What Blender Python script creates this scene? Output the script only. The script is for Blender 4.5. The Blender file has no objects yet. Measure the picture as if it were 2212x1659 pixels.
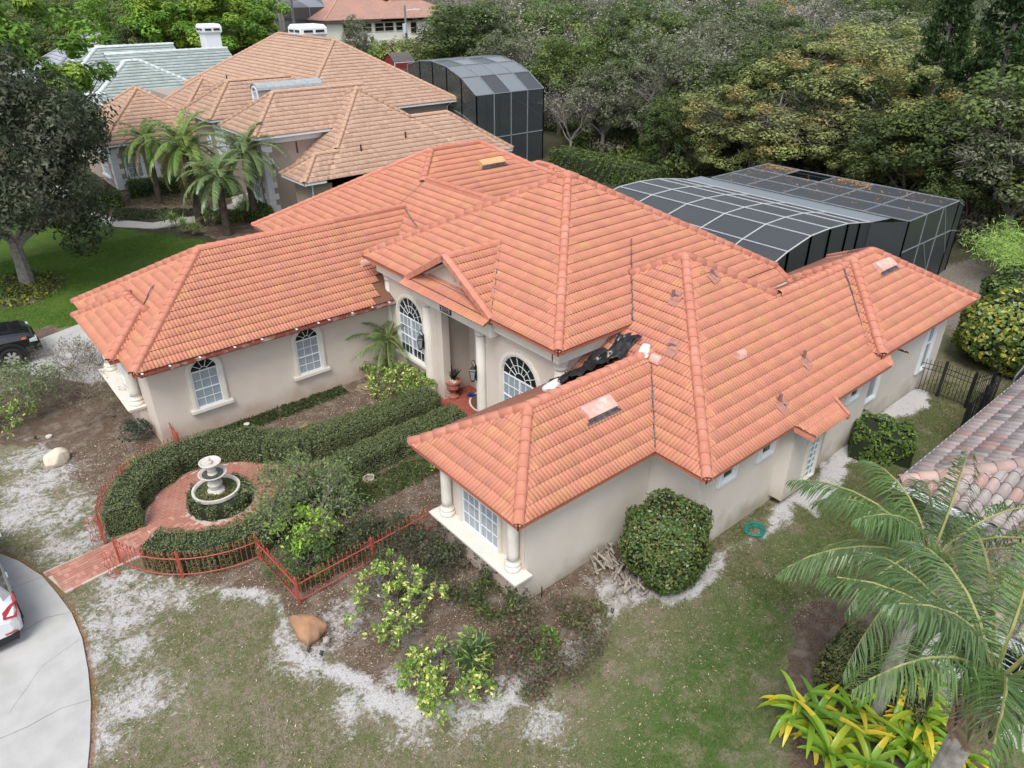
import bpy, bmesh, math, random
import numpy as np
from mathutils import Vector, Matrix
random.seed(7); np.random.seed(7)
RNG=np.random.RandomState(11)
scene=bpy.context.scene
COL=scene.collection
# ------------------------------------------------------------------ camera
CH=13.2; PITCH=math.atan(875.5/1575.0); YAW=math.radians(50.0)
cam_d=bpy.data.cameras.new('camera'); cam=bpy.data.objects.new('camera',cam_d); COL.objects.link(cam)
cam.location=(0,0,CH); cam.rotation_euler=(math.pi/2-PITCH,0,YAW-math.pi/2)
cam_d.sensor_width=36; cam_d.lens=1575/2212*36; cam_d.clip_end=3000; cam_d.clip_start=.1
scene.camera=cam
# ------------------------------------------------------------------ world, sun, exposure
SUN_EL=math.radians(57); SUN_AZ=math.radians(218)      # azimuth measured from +X, counter-clockwise
w=bpy.data.worlds.new('World'); scene.world=w; w.use_nodes=True
nt=w.node_tree; nt.nodes.clear()
wo=nt.nodes.new('ShaderNodeOutputWorld'); bg=nt.nodes.new('ShaderNodeBackground')
sky=nt.nodes.new('ShaderNodeTexSky'); sky.sky_type='NISHITA'; sky.sun_disc=False
sky.sun_elevation=SUN_EL; sky.sun_rotation=math.pi/2-SUN_AZ
sky.air_density=1.0; sky.dust_density=2.5; sky.altitude=0
hs=nt.nodes.new('ShaderNodeHueSaturation'); hs.inputs['Saturation'].default_value=.42
nt.links.new(sky.outputs[0],hs.inputs['Color']); nt.links.new(hs.outputs[0],bg.inputs[0]); nt.links.new(bg.outputs[0],wo.inputs[0])
bg.inputs[1].default_value=.15
sd=bpy.data.lights.new('sun','SUN'); sd.energy=1.5; sd.angle=math.radians(24); sd.color=(1,.96,.9)
so=bpy.data.objects.new('sun',sd); COL.objects.link(so); so.location=(0,0,60)
_d=Vector((math.cos(SUN_EL)*math.cos(SUN_AZ),math.cos(SUN_EL)*math.sin(SUN_AZ),math.sin(SUN_EL)))
so.rotation_euler=_d.to_track_quat('Z','Y').to_euler()
scene.view_settings.view_transform='Standard'; scene.view_settings.look='None'
scene.view_settings.gamma=1; scene.view_settings.use_curve_mapping=False
scene.view_settings.exposure=.82
try:
    scene.cycles.max_bounces=6; scene.cycles.diffuse_bounces=3; scene.cycles.glossy_bounces=2
    scene.cycles.transparent_max_bounces=24; scene.cycles.transmission_bounces=3
except Exception: pass
# ------------------------------------------------------------------ survey helpers: where a sight line meets a plane
_fh=np.array([math.cos(YAW),math.sin(YAW),0]); _fw=_fh*math.cos(PITCH)+np.array([0,0,-math.sin(PITCH)])
_rt=np.array([math.sin(YAW),-math.cos(YAW),0]); _up=np.cross(_rt,_fw); _C=np.array([0,0,CH])
def _ray(u,v): return _fw*1575+_rt*(u-1106)+_up*(829.5-v)
def g(u,v,z=0.): r=_ray(u,v); p=_C+r*((z-CH)/r[2]); return Vector(p)
def gx(u,v,x): r=_ray(u,v); return Vector(_C+r*(x/r[0]))
def gy(u,v,y): r=_ray(u,v); return Vector(_C+r*(y/r[1]))
def hz(u,v,x,y): r=_ray(u,v); t=(x*r[0]+y*r[1])/(r[0]**2+r[1]**2); return CH+t*r[2]
def px(p):
    d=np.array(p)-_C; z=d@_fw; return 1106+1575*(d@_rt)/z,829.5-1575*(d@_up)/z,z
# ------------------------------------------------------------------ materials
MATS={}
def nd(nt,t,**k):
    n=nt.nodes.new(t)
    for a,b in k.items(): setattr(n,a,b)
    return n
def mat(name,c1,c2=None,scale=6.,rough=.8,bump=0.,bscale=None,metal=0.,spec=.3,attr=False,detail=4,c3=None,s3=.5,trans=0.,coat=0.):
    if name in MATS: return MATS[name]
    m=bpy.data.materials.new(name); m.use_nodes=True; nt=m.node_tree; b=nt.nodes['Principled BSDF']
    b.inputs['Roughness'].default_value=rough; b.inputs['Metallic'].default_value=metal
    b.inputs['Specular IOR Level'].default_value=spec
    if coat: b.inputs['Coat Weight'].default_value=coat; b.inputs['Coat Roughness'].default_value=.05
    pos=nd(nt,'ShaderNodeNewGeometry').outputs['Position']
    def noise(s,det=detail):
        n=nd(nt,'ShaderNodeTexNoise'); n.inputs['Scale'].default_value=s; n.inputs['Detail'].default_value=det
        n.inputs['Roughness'].default_value=.6; nt.links.new(pos,n.inputs['Vector']); return n.outputs['Fac']
    def ramp(f,a,b_):
        r=nd(nt,'ShaderNodeMapRange'); r.inputs[1].default_value=a; r.inputs[2].default_value=b_; nt.links.new(f,r.inputs[0]); return r.outputs[0]
    def mix(f,a,b_,mode='MIX'):
        x=nd(nt,'ShaderNodeMix',data_type='RGBA',blend_type=mode)
        if isinstance(f,float): x.inputs[0].default_value=f
        else: nt.links.new(f,x.inputs[0])
        for i,v in ((6,a),(7,b_)):
            if isinstance(v,tuple): x.inputs[i].default_value=v+(1,) if len(v)==3 else v
            else: nt.links.new(v,x.inputs[i])
        return x.outputs[2]
    if attr:
        a=nd(nt,'ShaderNodeAttribute',attribute_name='Col').outputs['Color']
        col=a
        if c2 is not None: col=mix(ramp(noise(scale),.35,.7),mix(1.,a,c1,'MULTIPLY'),mix(1.,a,c2,'MULTIPLY'))
    elif c2 is not None: col=mix(ramp(noise(scale),.35,.68),c1,c2)
    else: col=c1
    if c3 is not None: col=mix(ramp(noise(s3,6),.5,.72),col,c3)
    if isinstance(col,tuple): b.inputs['Base Color'].default_value=col+(1,)
    else: nt.links.new(col,b.inputs['Base Color'])
    if bump:
        bp=nd(nt,'ShaderNodeBump'); bp.inputs['Strength'].default_value=bump; bp.inputs['Distance'].default_value=.02
        nt.links.new(noise(bscale or scale*4,3),bp.inputs['Height']); nt.links.new(bp.outputs[0],b.inputs['Normal'])
    if trans:
        out=nt.nodes['Material Output']; tr=nd(nt,'ShaderNodeBsdfTranslucent'); mx=nd(nt,'ShaderNodeMixShader'); mx.inputs[0].default_value=trans
        if isinstance(col,tuple): tr.inputs[0].default_value=col+(1,)
        else: nt.links.new(col,tr.inputs[0])
        nt.links.new(b.outputs[0],mx.inputs[1]); nt.links.new(tr.outputs[0],mx.inputs[2]); nt.links.new(mx.outputs[0],out.inputs[0])
    MATS[name]=m; return m
M_TILE=mat('terracotta_tile',(1.03,1.,.99),(.88,.86,.87),2.2,rough=.62,attr=True,spec=.25)
M_CAP=mat('terracotta_ridge',(.46,.19,.13),(.40,.155,.105),5.,rough=.75,c3=(.47,.225,.17),s3=1.2)
M_FASC=mat('terracotta_painted_fascia',(.42,.15,.095),(.36,.125,.08),3.,rough=.6)
M_DECK=mat('roof_underlayment',(.16,.075,.05),rough=.9)
M_GUT=mat('rusty_painted_gutter',(.25,.07,.05),(.16,.05,.04),8.,rough=.5,c3=(.5,.42,.38),s3=3.)
M_METAL=mat('galvanised_flashing',(.16,.16,.17),(.05,.05,.055),7.,rough=.45,metal=.5)
M_CREAM=mat('cream_painted_trim',(.63,.60,.54),(.58,.55,.50),3.,rough=.6)
M_WHITE=mat('white_painted_frame',(.66,.69,.72),rough=.4,spec=.5)
M_BLIND=mat('blind_behind_glass',(.24,.28,.31),(.30,.34,.37),25.,rough=.08,spec=.6)
M_DARKG=mat('dark_window_glass',(.012,.016,.016),rough=.04,spec=.6)
M_GREENG=mat('green_tinted_glass',(.02,.045,.03),rough=.05,spec=.6)
M_BLACK=mat('black_painted_metal',(.012,.012,.014),rough=.4,spec=.5)
M_REDIRON=mat('red_painted_iron',(.42,.085,.06),(.30,.07,.05),14.,rough=.55)
M_WOODBARK=mat('bark',(.13,.105,.085),(.06,.05,.042),7.,rough=.9,bump=.4)
M_GREYBARK=mat('grey_bark',(.27,.25,.23),(.14,.13,.12),7.,rough=.9,bump=.4)
M_PALMTRUNK=mat('palm_trunk',(.33,.31,.28),(.20,.18,.16),9.,rough=.85,bump=.5)
M_PHOENIXTRUNK=mat('rough_palm_trunk',(.11,.085,.065),(.05,.04,.03),12.,rough=.95,bump=.8)
M_LEAF=mat('foliage',(1,1,1),None,attr=True,rough=.55,spec=.25,trans=.28)
M_GLOSSLEAF=mat('glossy_foliage',(1,1,1),None,attr=True,rough=.32,spec=.45,trans=.2)
def stucco(name,c1,c2,c3,dirt):
    m=mat(name,c1,c2,1.1,rough=.85,bump=.12,bscale=60,c3=c3,s3=.45)
    nt=m.node_tree; b=nt.nodes['Principled BSDF']; old=b.inputs['Base Color'].links[0].from_socket
    geo=nd(nt,'ShaderNodeNewGeometry'); sx=nd(nt,'ShaderNodeSeparateXYZ'); nt.links.new(geo.outputs['Position'],sx.inputs[0])
    n=nd(nt,'ShaderNodeTexNoise'); n.inputs['Scale'].default_value=1.3; n.inputs['Detail'].default_value=5; nt.links.new(geo.outputs['Position'],n.inputs['Vector'])
    ma=nd(nt,'ShaderNodeMath',operation='MULTIPLY_ADD'); ma.inputs[1].default_value=-1.6; nt.links.new(n.outputs['Fac'],ma.inputs[0]); nt.links.new(sx.outputs['Z'],ma.inputs[2])
    r=nd(nt,'ShaderNodeMapRange'); r.inputs[1].default_value=-.75; r.inputs[2].default_value=-.15; r.inputs[3].default_value=.62; r.inputs[4].default_value=0; nt.links.new(ma.outputs[0],r.inputs[0])
    x=nd(nt,'ShaderNodeMix',data_type='RGBA'); nt.links.new(r.outputs[0],x.inputs[0]); nt.links.new(old,x.inputs[6]); x.inputs[7].default_value=dirt+(1,)
    nt.links.new(x.outputs[2],b.inputs['Base Color']); return m
M_WALL=stucco('beige_stucco',(.57,.50,.435),(.52,.455,.395),(.59,.525,.47),(.36,.25,.19))
M_WALLR=stucco('side_stucco',(.60,.56,.505),(.55,.51,.46),(.62,.58,.53),(.24,.21,.15))
# ------------------------------------------------------------------ object helpers
def meta(o,label=None,cat=None,group=None,kind=None):
    if label: o['label']=label
    if cat: o['category']=cat
    if group: o['group']=group
    if kind: o['kind']=kind
    return o
def root(name,loc,label,cat,group=None,rot=0):
    o=bpy.data.objects.new(name,None); o.empty_display_size=.3; COL.objects.link(o); o.location=loc; o.rotation_euler=(0,0,rot)
    return meta(o,label,cat,group)
def link(name,me,parent=None,local=False):
    o=bpy.data.objects.new(name,me); COL.objects.link(o)
    if parent is not None:
        o.parent=parent
        if not local and parent.type=='EMPTY': o.location=-parent.location
    return o
def set_col(me,cols):
    a=me.color_attributes.new('Col','FLOAT_COLOR','CORNER')
    n=len(me.loops); lt=np.empty(len(me.polygons),dtype=np.int32); me.polygons.foreach_get('loop_total',lt)
    c=np.ones((len(cols),4),dtype=np.float32); c[:,:3]=cols
    a.data.foreach_set('color',np.repeat(c,lt,axis=0).ravel())
class MB:
    def __init__(s): s.v=[];s.f=[];s.m=[];s.c=[];s.n=0
    def add(s,V,F,m=0,c=None):
        b=s.n; V=[tuple(p) for p in V]; s.v+=V; s.n+=len(V)
        for f in F: s.f.append(tuple(i+b for i in f)); s.m.append(m); s.c.append(c or (1,1,1))
    def box(s,a,b,m=0,c=None):
        x0,y0,z0=a;x1,y1,z1=b
        s.add([(x0,y0,z0),(x1,y0,z0),(x1,y1,z0),(x0,y1,z0),(x0,y0,z1),(x1,y0,z1),(x1,y1,z1),(x0,y1,z1)],
              [(0,3,2,1),(4,5,6,7),(0,1,5,4),(1,2,6,5),(2,3,7,6),(3,0,4,7)],m,c)
    def obox(s,O,U,V,W,m=0,c=None):
        O,U,V,W=map(Vector,(O,U,V,W)); P=[O,O+U,O+U+V,O+V]; P+= [p+W for p in P]
        s.add(P,[(0,3,2,1),(4,5,6,7),(0,1,5,4),(1,2,6,5),(2,3,7,6),(3,0,4,7)],m,c)
    def bar(s,p,q,w,h=None,m=0,up=(0,0,1),c=None):
        p,q=Vector(p),Vector(q); h=h or w; d=(q-p)
        if d.length<1e-6: return
        n=d.normalized(); a=n.cross(Vector(up))
        if a.length<1e-3: a=n.cross(Vector((1,0,0)))
        a.normalize(); b=a.cross(n)
        s.obox(p-a*w/2-b*h/2,a*w,b*h,d,m,c)
    def tube(s,pts,rs,k=6,m=0,cap=True,c=None):
        pts=[Vector(p) for p in pts]; 
        if not hasattr(rs,'__len__'): rs=[rs]*len(pts)
        V=[];F=[];ref=Vector((0.3,.2,1)).normalized()
        for i,p in enumerate(pts):
            d=(pts[min(i+1,len(pts)-1)]-pts[max(i-1,0)]).normalized(); a=d.cross(ref)
            if a.length<.05: a=d.cross(Vector((1,0,0)))
            a.normalize(); b=d.cross(a)
            for j in range(k):
                t=2*math.pi*j/k; V.append(p+(a*math.cos(t)+b*math.sin(t))*rs[i])
        for i in range(len(pts)-1):
            for j in range(k): F.append((i*k+j,i*k+(j+1)%k,(i+1)*k+(j+1)%k,(i+1)*k+j))
        if cap: F.append(tuple(range(k))[::-1]); F.append(tuple((len(pts)-1)*k+j for j in range(k)))
        s.add(V,F,m,c)
    def lathe(s,c,prof,k=20,m=0,col=None):
        cx,cy,cz=c;V=[];F=[]
        for r,z in prof:
            for j in range(k): t=2*math.pi*j/k; V.append((cx+r*math.cos(t),cy+r*math.sin(t),cz+z))
        for i in range(len(prof)-1):
            for j in range(k): F.append((i*k+j,i*k+(j+1)%k,(i+1)*k+(j+1)%k,(i+1)*k+j))
        F.append(tuple(range(k))[::-1]); F.append(tuple((len(prof)-1)*k+j for j in range(k)))
        s.add(V,F,m,col)
    def poly(s,P,m=0,c=None): s.add(P,[tuple(range(len(P)))],m,c)
    def prism(s,P,z0,z1,m=0,c=None):
        n=len(P); s.add([(p[0],p[1],z0) for p in P]+[(p[0],p[1],z1) for p in P],
           [tuple(range(n))[::-1],tuple(range(n,2*n))]+[(i,(i+1)%n,n+(i+1)%n,n+i) for i in range(n)],m,c)
    def slab(s,P,off,m=0,c=None):      # polygon P extruded by vector off
        n=len(P);P=[Vector(p) for p in P];off=Vector(off)
        s.add(P+[p+off for p in P],[tuple(range(n))[::-1],tuple(range(n,2*n))]+[(i,(i+1)%n,n+(i+1)%n,n+i) for i in range(n)],m,c)
    def build(s,name,mats,parent=None,smooth=False,local=False,col=False,mesh_only=False):
        me=bpy.data.meshes.new(name); me.from_pydata(s.v,[],s.f)
        mats=mats if isinstance(mats,(list,tuple)) else [mats]
        for m in mats: me.materials.append(m)
        if len(mats)>1: me.polygons.foreach_set('material_index',s.m)
        if smooth: me.polygons.foreach_set('use_smooth',[True]*len(me.polygons))
        if col: set_col(me,np.array(s.c,dtype=np.float32))
        me.update()
        if mesh_only: return me
        return link(name,me,parent,local)
def mesh_np(name,V,F,mats,cols=None,smooth=False):
    # V (n,3), F (m,k) constant k
    me=bpy.data.meshes.new(name); n,m,k=len(V),len(F),F.shape[1]
    me.vertices.add(n); me.vertices.foreach_set('co',np.ascontiguousarray(V,dtype=np.float32).ravel())
    me.loops.add(m*k); me.loops.foreach_set('vertex_index',np.ascontiguousarray(F,dtype=np.int32).ravel())
    me.polygons.add(m); me.polygons.foreach_set('loop_start',np.arange(0,m*k,k,dtype=np.int32))
    try: me.polygons.foreach_set('loop_total',np.full(m,k,dtype=np.int32))
    except Exception: pass
    if smooth: me.polygons.foreach_set('use_smooth',np.ones(m,dtype=bool))
    me.update(calc_edges=True)
    for q in (mats if isinstance(mats,(list,tuple)) else [mats]): me.materials.append(q)
    if cols is not None: set_col(me,np.asarray(cols,dtype=np.float32))
    return me
def up_root(o):
    while o.parent: o=o.parent
    return o
# ------------------------------------------------------------------ tiled hip roofs
class Block:
    """hip roof block; plan rectangle of the eaves, eave height, pitch"""
    def __init__(s,x0,x1,y0,y1,z,p,hips='WESN',clip=None):
        s.x0,s.x1,s.y0,s.y1,s.z,s.p,s.hips=x0,x1,y0,y1,z,p,hips
        if not('W' in hips or 'E' in hips): s.ax=True
        elif not('S' in hips or 'N' in hips): s.ax=False
        else: s.ax=(x1-x0)>=(y1-y0)
        s.sides=('SN' if s.ax else 'WE')+''.join(k for k in hips if k not in ('SN' if s.ax else 'WE'))
    def h(s,x,y):
        if x<s.x0 or x>s.x1 or y<s.y0 or y>s.y1: return -1
        c=[]
        if 'W' in s.sides: c.append(x-s.x0)
        if 'E' in s.sides: c.append(s.x1-x)
        if 'S' in s.sides: c.append(y-s.y0)
        if 'N' in s.sides: c.append(s.y1-y)
        return s.z+s.p*min(c)
    def faces(s):
        """list of (key, polygon3D ccw seen from above starting with the two eave points) ; ends not hipped are gables"""
        x0,x1,y0,y1,z,p=s.x0,s.x1,s.y0,s.y1,s.z,s.p
        if s.ax:
            w=(y1-y0)/2; a=(x0+w if 'W' in s.hips else x0); b=(x1-w if 'E' in s.hips else x1)
            if b<a: a=b=(a+b)/2
            ym=(y0+y1)/2; R0=Vector((a,ym,z+p*w)); R1=Vector((b,ym,z+p*w))
            f={'S':[(x0,y0,z),(x1,y0,z),R1,R0],'N':[(x1,y1,z),(x0,y1,z),R0,R1]}
            if 'W' in s.hips: f['W']=[(x0,y1,z),(x0,y0,z),R0]
            if 'E' in s.hips: f['E']=[(x1,y0,z),(x1,y1,z),R1]
        else:
            w=(x1-x0)/2; a=(y0+w if 'S' in s.hips else y0); b=(y1-w if 'N' in s.hips else y1)
            xm=(x0+x1)/2; R0=Vector((xm,a,z+p*w)); R1=Vector((xm,b,z+p*w))
            f={'W':[(x0,y1,z),(x0,y0,z),R0,R1],'E':[(x1,y0,z),(x1,y1,z),R1,R0]}
            if 'S' in s.hips: f['S']=[(x0,y0,z),(x1,y0,z),R0]
            if 'N' in s.hips: f['N']=[(x1,y1,z),(x0,y1,z),R1]
        s.R=(R0,R1)
        return {k:[Vector(q) for q in v] for k,v in f.items()}
    def edges(s):
        s.faces(); R0,R1=s.R; E=[]
        x0,x1,y0,y1,z=s.x0,s.x1,s.y0,s.y1,s.z
        alongx=s.ax
        if (R1-R0).length>.3: E.append((R0,R1))
        if alongx:
            if 'W' in s.hips: E+=[(Vector((x0,y0,z)),R0),(Vector((x0,y1,z)),R0)]
            if 'E' in s.hips: E+=[(Vector((x1,y0,z)),R1),(Vector((x1,y1,z)),R1)]
        else:
            if 'S' in s.hips: E+=[(Vector((x0,y0,z)),R0),(Vector((x1,y0,z)),R0)]
            if 'N' in s.hips: E+=[(Vector((x0,y1,z)),R1),(Vector((x1,y1,z)),R1)]
        return E
def barrel_profile(width=.33,nb=2,hgt=.046,dip=0.):
    pts=[]
    for b in range(nb):
        for f,h in ((0,0),(.10,.62),(.32,1.),(.68,1.),(.90,.62)):
            pts.append(((b+f)*width/nb,h*hgt))
    pts.append((width,0)); return pts
def tile_template(prof,te=.345,lip=.03,over=.03):
    n=len(prof);V=[]
    for u,h in prof: V.append((u,-over,h+lip))       # front top edge
    for u,h in prof: V.append((u,te,h+.004))         # back edge under the next course
    for u,h in prof: V.append((u,-over+.004,h*.75-.004)) # front bottom edge
    F=[]
    for i in range(n-1):
        F.append((i,i+1,n+i+1,n+i)); F.append((2*n+i,2*n+i+1,i+1,i))
    return np.array(V),np.array(F)
def terracotta(n):
    base=np.array([[.60,.24,.152]]*n); r=RNG.rand(n)
    base[r<.5]=[.60,.256,.150]; base[r<.16]=[.60,.272,.142]; base[r<.010]=[.60,.31,.14]; base[r>.9]=[.57,.235,.16]
    return base*np.array([.76,.80,.86])*(1+(RNG.rand(n,1)-.5)*.10)
def tanflat(n):
    base=np.array([[.54,.36,.265]]*n); r=RNG.rand(n); base[r<.3]=[.56,.385,.29]; base[r>.88]=[.47,.30,.22]
    return base*.80*(1+(RNG.rand(n,1)-.5)*.13)
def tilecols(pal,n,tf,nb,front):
    # one colour per barrel, the cut front edge darkened to paint each course's shade line
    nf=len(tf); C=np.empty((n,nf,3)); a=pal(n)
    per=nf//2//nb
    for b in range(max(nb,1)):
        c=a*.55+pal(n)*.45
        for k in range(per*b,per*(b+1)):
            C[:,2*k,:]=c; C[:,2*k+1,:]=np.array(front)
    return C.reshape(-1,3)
class TiledRoof:
    def __init__(s,house,blocks,prof,te,tw,palette,mat_,deckmat,stagger=False,lip=.031,capmat=M_CAP,capR=.125,name='roof_tile',nobj=290,skip=None,extra_faces=(),fasc=M_FASC,fasc_h=.13,soffit=M_CREAM,capstep=.34,ncap=290,noedges=(),nb=2,front=(.27,.075,.045),cop=True):
        s.cop=cop
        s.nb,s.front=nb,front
        s.tpl,s.tf=tile_template(prof,te,lip); s.te,s.tw=te,tw; s.full=[]; s.pv=[];s.pf=[];s.pc=[];s.pn=0
        s.blocks=blocks; s.skip=skip; s.stagger=stagger; s.prof=prof
        deck=MB(); fas=MB(); sof=MB()
        for bi,b in enumerate(blocks):
            fs=b.faces()
            for k,P in fs.items():
                s.face(P,bi,palette)
                deck.poly([p+Vector((0,0,.004)) for p in P])
            x0,x1,y0,y1,z=b.x0,b.x1,b.y0,b.y1,b.z
            i=.02
            for k,(a,c) in {'W':((x0,y0),(x0,y1)),'E':((x1,y0),(x1,y1)),'S':((x0,y0),(x1,y0)),'N':((x0,y1),(x1,y1))}.items():
                if k not in b.sides: continue
                ov=getattr(b,'fas',{})
                if k in ov:
                    if ov[k] is None: continue
                    a,c=ov[k]
                dx={'W':1,'E':-1}.get(k,0)*i; dy={'S':1,'N':-1}.get(k,0)*i
                # fascia board along the eave, broken where another roof swallows it
                L=max(abs(c[0]-a[0]),abs(c[1]-a[1])); n=max(1,int(L/.5)); run=None
                for q in range(n+1):
                    ok=False
                    if q<n:
                        t=(q+.5)/n; mx,my=a[0]+(c[0]-a[0])*t,a[1]+(c[1]-a[1])*t
                        ok=not any(o is not b and o.h(mx,my)>z+.02 for o in blocks)
                    if ok and run is None: run=q
                    if (not ok) and run is not None:
                        t0,t1=run/n,q/n; run=None
                        A=(a[0]+(c[0]-a[0])*t0,a[1]+(c[1]-a[1])*t0);B=(a[0]+(c[0]-a[0])*t1,a[1]+(c[1]-a[1])*t1)
                        fas.box((min(A[0],B[0])+min(dx,0)*1.,min(A[1],B[1])+min(dy,0),z-fasc_h),(max(A[0],B[0])+max(dx,0),max(A[1],B[1])+max(dy,0),z-.003))
            q=getattr(b,'sof',(x0+.02,x1-.02,y0+.02,y1-.02)); zz=z-fasc_h+.02+.003*bi
            if q: sof.poly([(q[0],q[2],zz),(q[0],q[3],zz),(q[1],q[3],zz),(q[1],q[2],zz)])
        for P,bi in extra_faces:
            s.face([Vector(p) for p in P],bi,palette); deck.poly([Vector(p)+Vector((0,0,.004)) for p in P])
        s.roof=deck.build('roof',deckmat,house)
        fas.build('fascia',fasc,house); sof.build('soffit',soffit,house)
        # individual tiles: the nearest ones in view
        def key(f):
            p=f[0]; u,v,zz=px(p); inside=(0<u<2212 and 0<v<1659 and zz>0)
            return (0 if inside else 1, zz)
        s.full.sort(key=key)
        ind=s.full[:nobj]; rest=s.full[nobj:]
        variants=[]
        for _ in range(14):
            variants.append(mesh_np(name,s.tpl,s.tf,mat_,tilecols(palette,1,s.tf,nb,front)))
        for j,(p,O,U,S,N) in enumerate(ind):
            o=bpy.data.objects.new(name,variants[RNG.randint(14)]); COL.objects.link(o); o.parent=s.roof
            o.matrix_local=Matrix(((U.x,S.x,N.x,O.x),(U.y,S.y,N.y,O.y),(U.z,S.z,N.z,O.z),(0,0,0,1)))
        V=[];F=[];C=[];n=0; T=s.tpl
        if rest:
            O=np.array([r[1] for r in rest]);U=np.array([r[2] for r in rest]);S=np.array([r[3] for r in rest]);N=np.array([r[4] for r in rest])
            jit=(RNG.rand(len(rest),1)-.5)*.006
            VV=O[:,None,:]+T[None,:,0,None]*U[:,None,:]+T[None,:,1,None]*S[:,None,:]+(T[None,:,2,None]+jit[:,None,:])*N[:,None,:]
            k=len(T); FF=s.tf[None,:,:]+(np.arange(len(rest))*k)[:,None,None]
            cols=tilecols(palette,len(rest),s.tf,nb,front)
            o=link(name+'s',mesh_np(name+'s',VV.reshape(-1,3),FF.reshape(-1,4),mat_,cols),house); o['kind']='stuff'
        if s.pn:
            me=bpy.data.meshes.new('cut_'+name+'s'); me.from_pydata(s.pv,[],s.pf); me.materials.append(mat_); set_col(me,np.array(s.pc)); me.update()
            o=link('cut_'+name+'s',me,house); o['kind']='stuff'
        # ridge and hip tiles
        caps=[]
        for bi,b in enumerate(blocks):
            for ei,(A,B) in enumerate(b.edges()):
                if (bi,ei) in noedges: continue
                s.cap_run(caps,A,B,b,capstep)
        s.caps=caps; s.capmat=capmat; s.capR=capR; s.house=house; s.ncap=ncap; s.capstep=capstep
    def cap_run(s,caps,A,B,b,step=.34,force=False):
        L=(B-A).length; d=(B-A)/L; n=max(1,int(round(L/step))); st=L/n
        for i in range(n):
            p=A+d*(i*st); m=A+d*((i+.5)*st)
            if not force and any(o is not b and o.h(m.x,m.y)>m.z-.02 for o in s.blocks): continue
            if not force and s.skip and s.skip(m): continue
            caps.append((p,d,st))
    def finish_caps(s,name='ridge_tile'):
        k=8;R=s.capR;V=[];F=[];L=s.capstep+.04
        for y,r,zz in ((-.02,R*1.05,.0),(L,R*.9,-.015),(-.02,R*.86,-.0)):
            for j in range(k+1):
                t=math.pi*(j/k)
                V.append((math.cos(t)*r*1.08,y,max(-.05,math.sin(t)*r*.82-.012)+zz+.02 if 0<j<k else -.05))
        for j in range(k):
            F.append((j,j+1,k+1+j+1,k+1+j)); F.append((2*(k+1)+j,2*(k+1)+j+1,j+1,j))
        V=np.array(V);F=np.array(F)
        s.caps.sort(key=lambda c:(0 if 0<px(c[0])[0]<2212 and 0<px(c[0])[1]<1659 else 1,px(c[0])[2]))
        me=mesh_np(name,V,F,s.capmat)
        mb=MB()
        for i,(p,d,st) in enumerate(s.caps):
            a=d.cross(Vector((0,0,1))).normalized(); n=a.cross(d); sc=1+(random.random()-.5)*.06
            a2=(a+d*(random.random()-.5)*.04); 
            if i<s.ncap:
                o=bpy.data.objects.new(name,me); COL.objects.link(o); o.parent=s.roof
                o.matrix_local=Matrix(((a2.x*sc,d.x,n.x*sc,p.x),(a2.y*sc,d.y,n.y*sc,p.y),(a2.z*sc,d.z,n.z*sc,p.z+.045),(0,0,0,1)))
            else:
                mb.add([p+a*v[0]+d*v[1]+n*v[2]+Vector((0,0,.045)) for v in V],[tuple(f) for f in F])
        if mb.n: o=mb.build(name+'s',s.capmat,s.house); o['kind']='stuff'
    def face(s,P,bi,palette):
        U=(P[1]-P[0]).normalized(); N=(P[1]-P[0]).cross(P[2]-P[0]).normalized(); S=N.cross(U)
        O=P[0]; poly=[((p-O).dot(U),(p-O).dot(S)) for p in P]
        maxu=max(p[0] for p in poly);minu=min(p[0] for p in poly);maxs=max(p[1] for p in poly)
        def inside(u,v,e=0.):
            for i in range(len(poly)):
                a,b=poly[i],poly[(i+1)%len(poly)]
                if (b[0]-a[0])*(v-a[1])-(b[1]-a[1])*(u-a[0]) < -e*math.hypot(b[0]-a[0],b[1]-a[1]): return False
            return True
        te,tw=s.te,s.tw; part=[]
        for k in range(int(maxs/te)+1):
            off=(tw/2 if (s.stagger and k%2) else 0)
            for j in range(int((minu-off)/tw)-2,int(maxu/tw)+2):
                u0,s0=j*tw+off,k*te
                pts=[(u0,s0+.001),(u0+tw,s0+.001),(u0+tw,s0+te),(u0,s0+te)]
                ins=[inside(a,b,1e-4) for a,b in pts]
                if not any(ins) and not inside(u0+tw/2,s0+te/2) and not inside(u0+tw/2,s0+.01): continue
                c=O+U*(u0+tw/2)+S*(s0+te/2)
                if s.skip and s.skip(c): continue
                hid=False
                for oi,o in enumerate(s.blocks):
                    if oi!=bi and ((o.h(c.x,c.y)>c.z+.28 and o.x0+.62<c.x<o.x1-.62 and o.y0+.62<c.y<o.y1-.62) or (s.cop and oi<bi and abs(o.h(c.x,c.y)-c.z)<.03)): hid=True;break
                if hid: continue
                W=O+U*u0+S*s0
                if all(ins): s.full.append((c,W,U.copy(),S.copy(),N.copy()))
                else: part.append((u0,s0))
        if not part: return
        bm=bmesh.new(); lay=bm.faces.layers.float_vector.new('c'); T=s.tpl
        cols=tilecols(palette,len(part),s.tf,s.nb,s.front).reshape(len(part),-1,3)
        for q,(u0,s0) in enumerate(part):
            vs=[bm.verts.new((t[0]+u0,t[1]+s0,t[2])) for t in T]
            for fi,f in enumerate(s.tf):
                ff=bm.faces.new([vs[i] for i in f]); ff[lay]=cols[q][fi]
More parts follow.
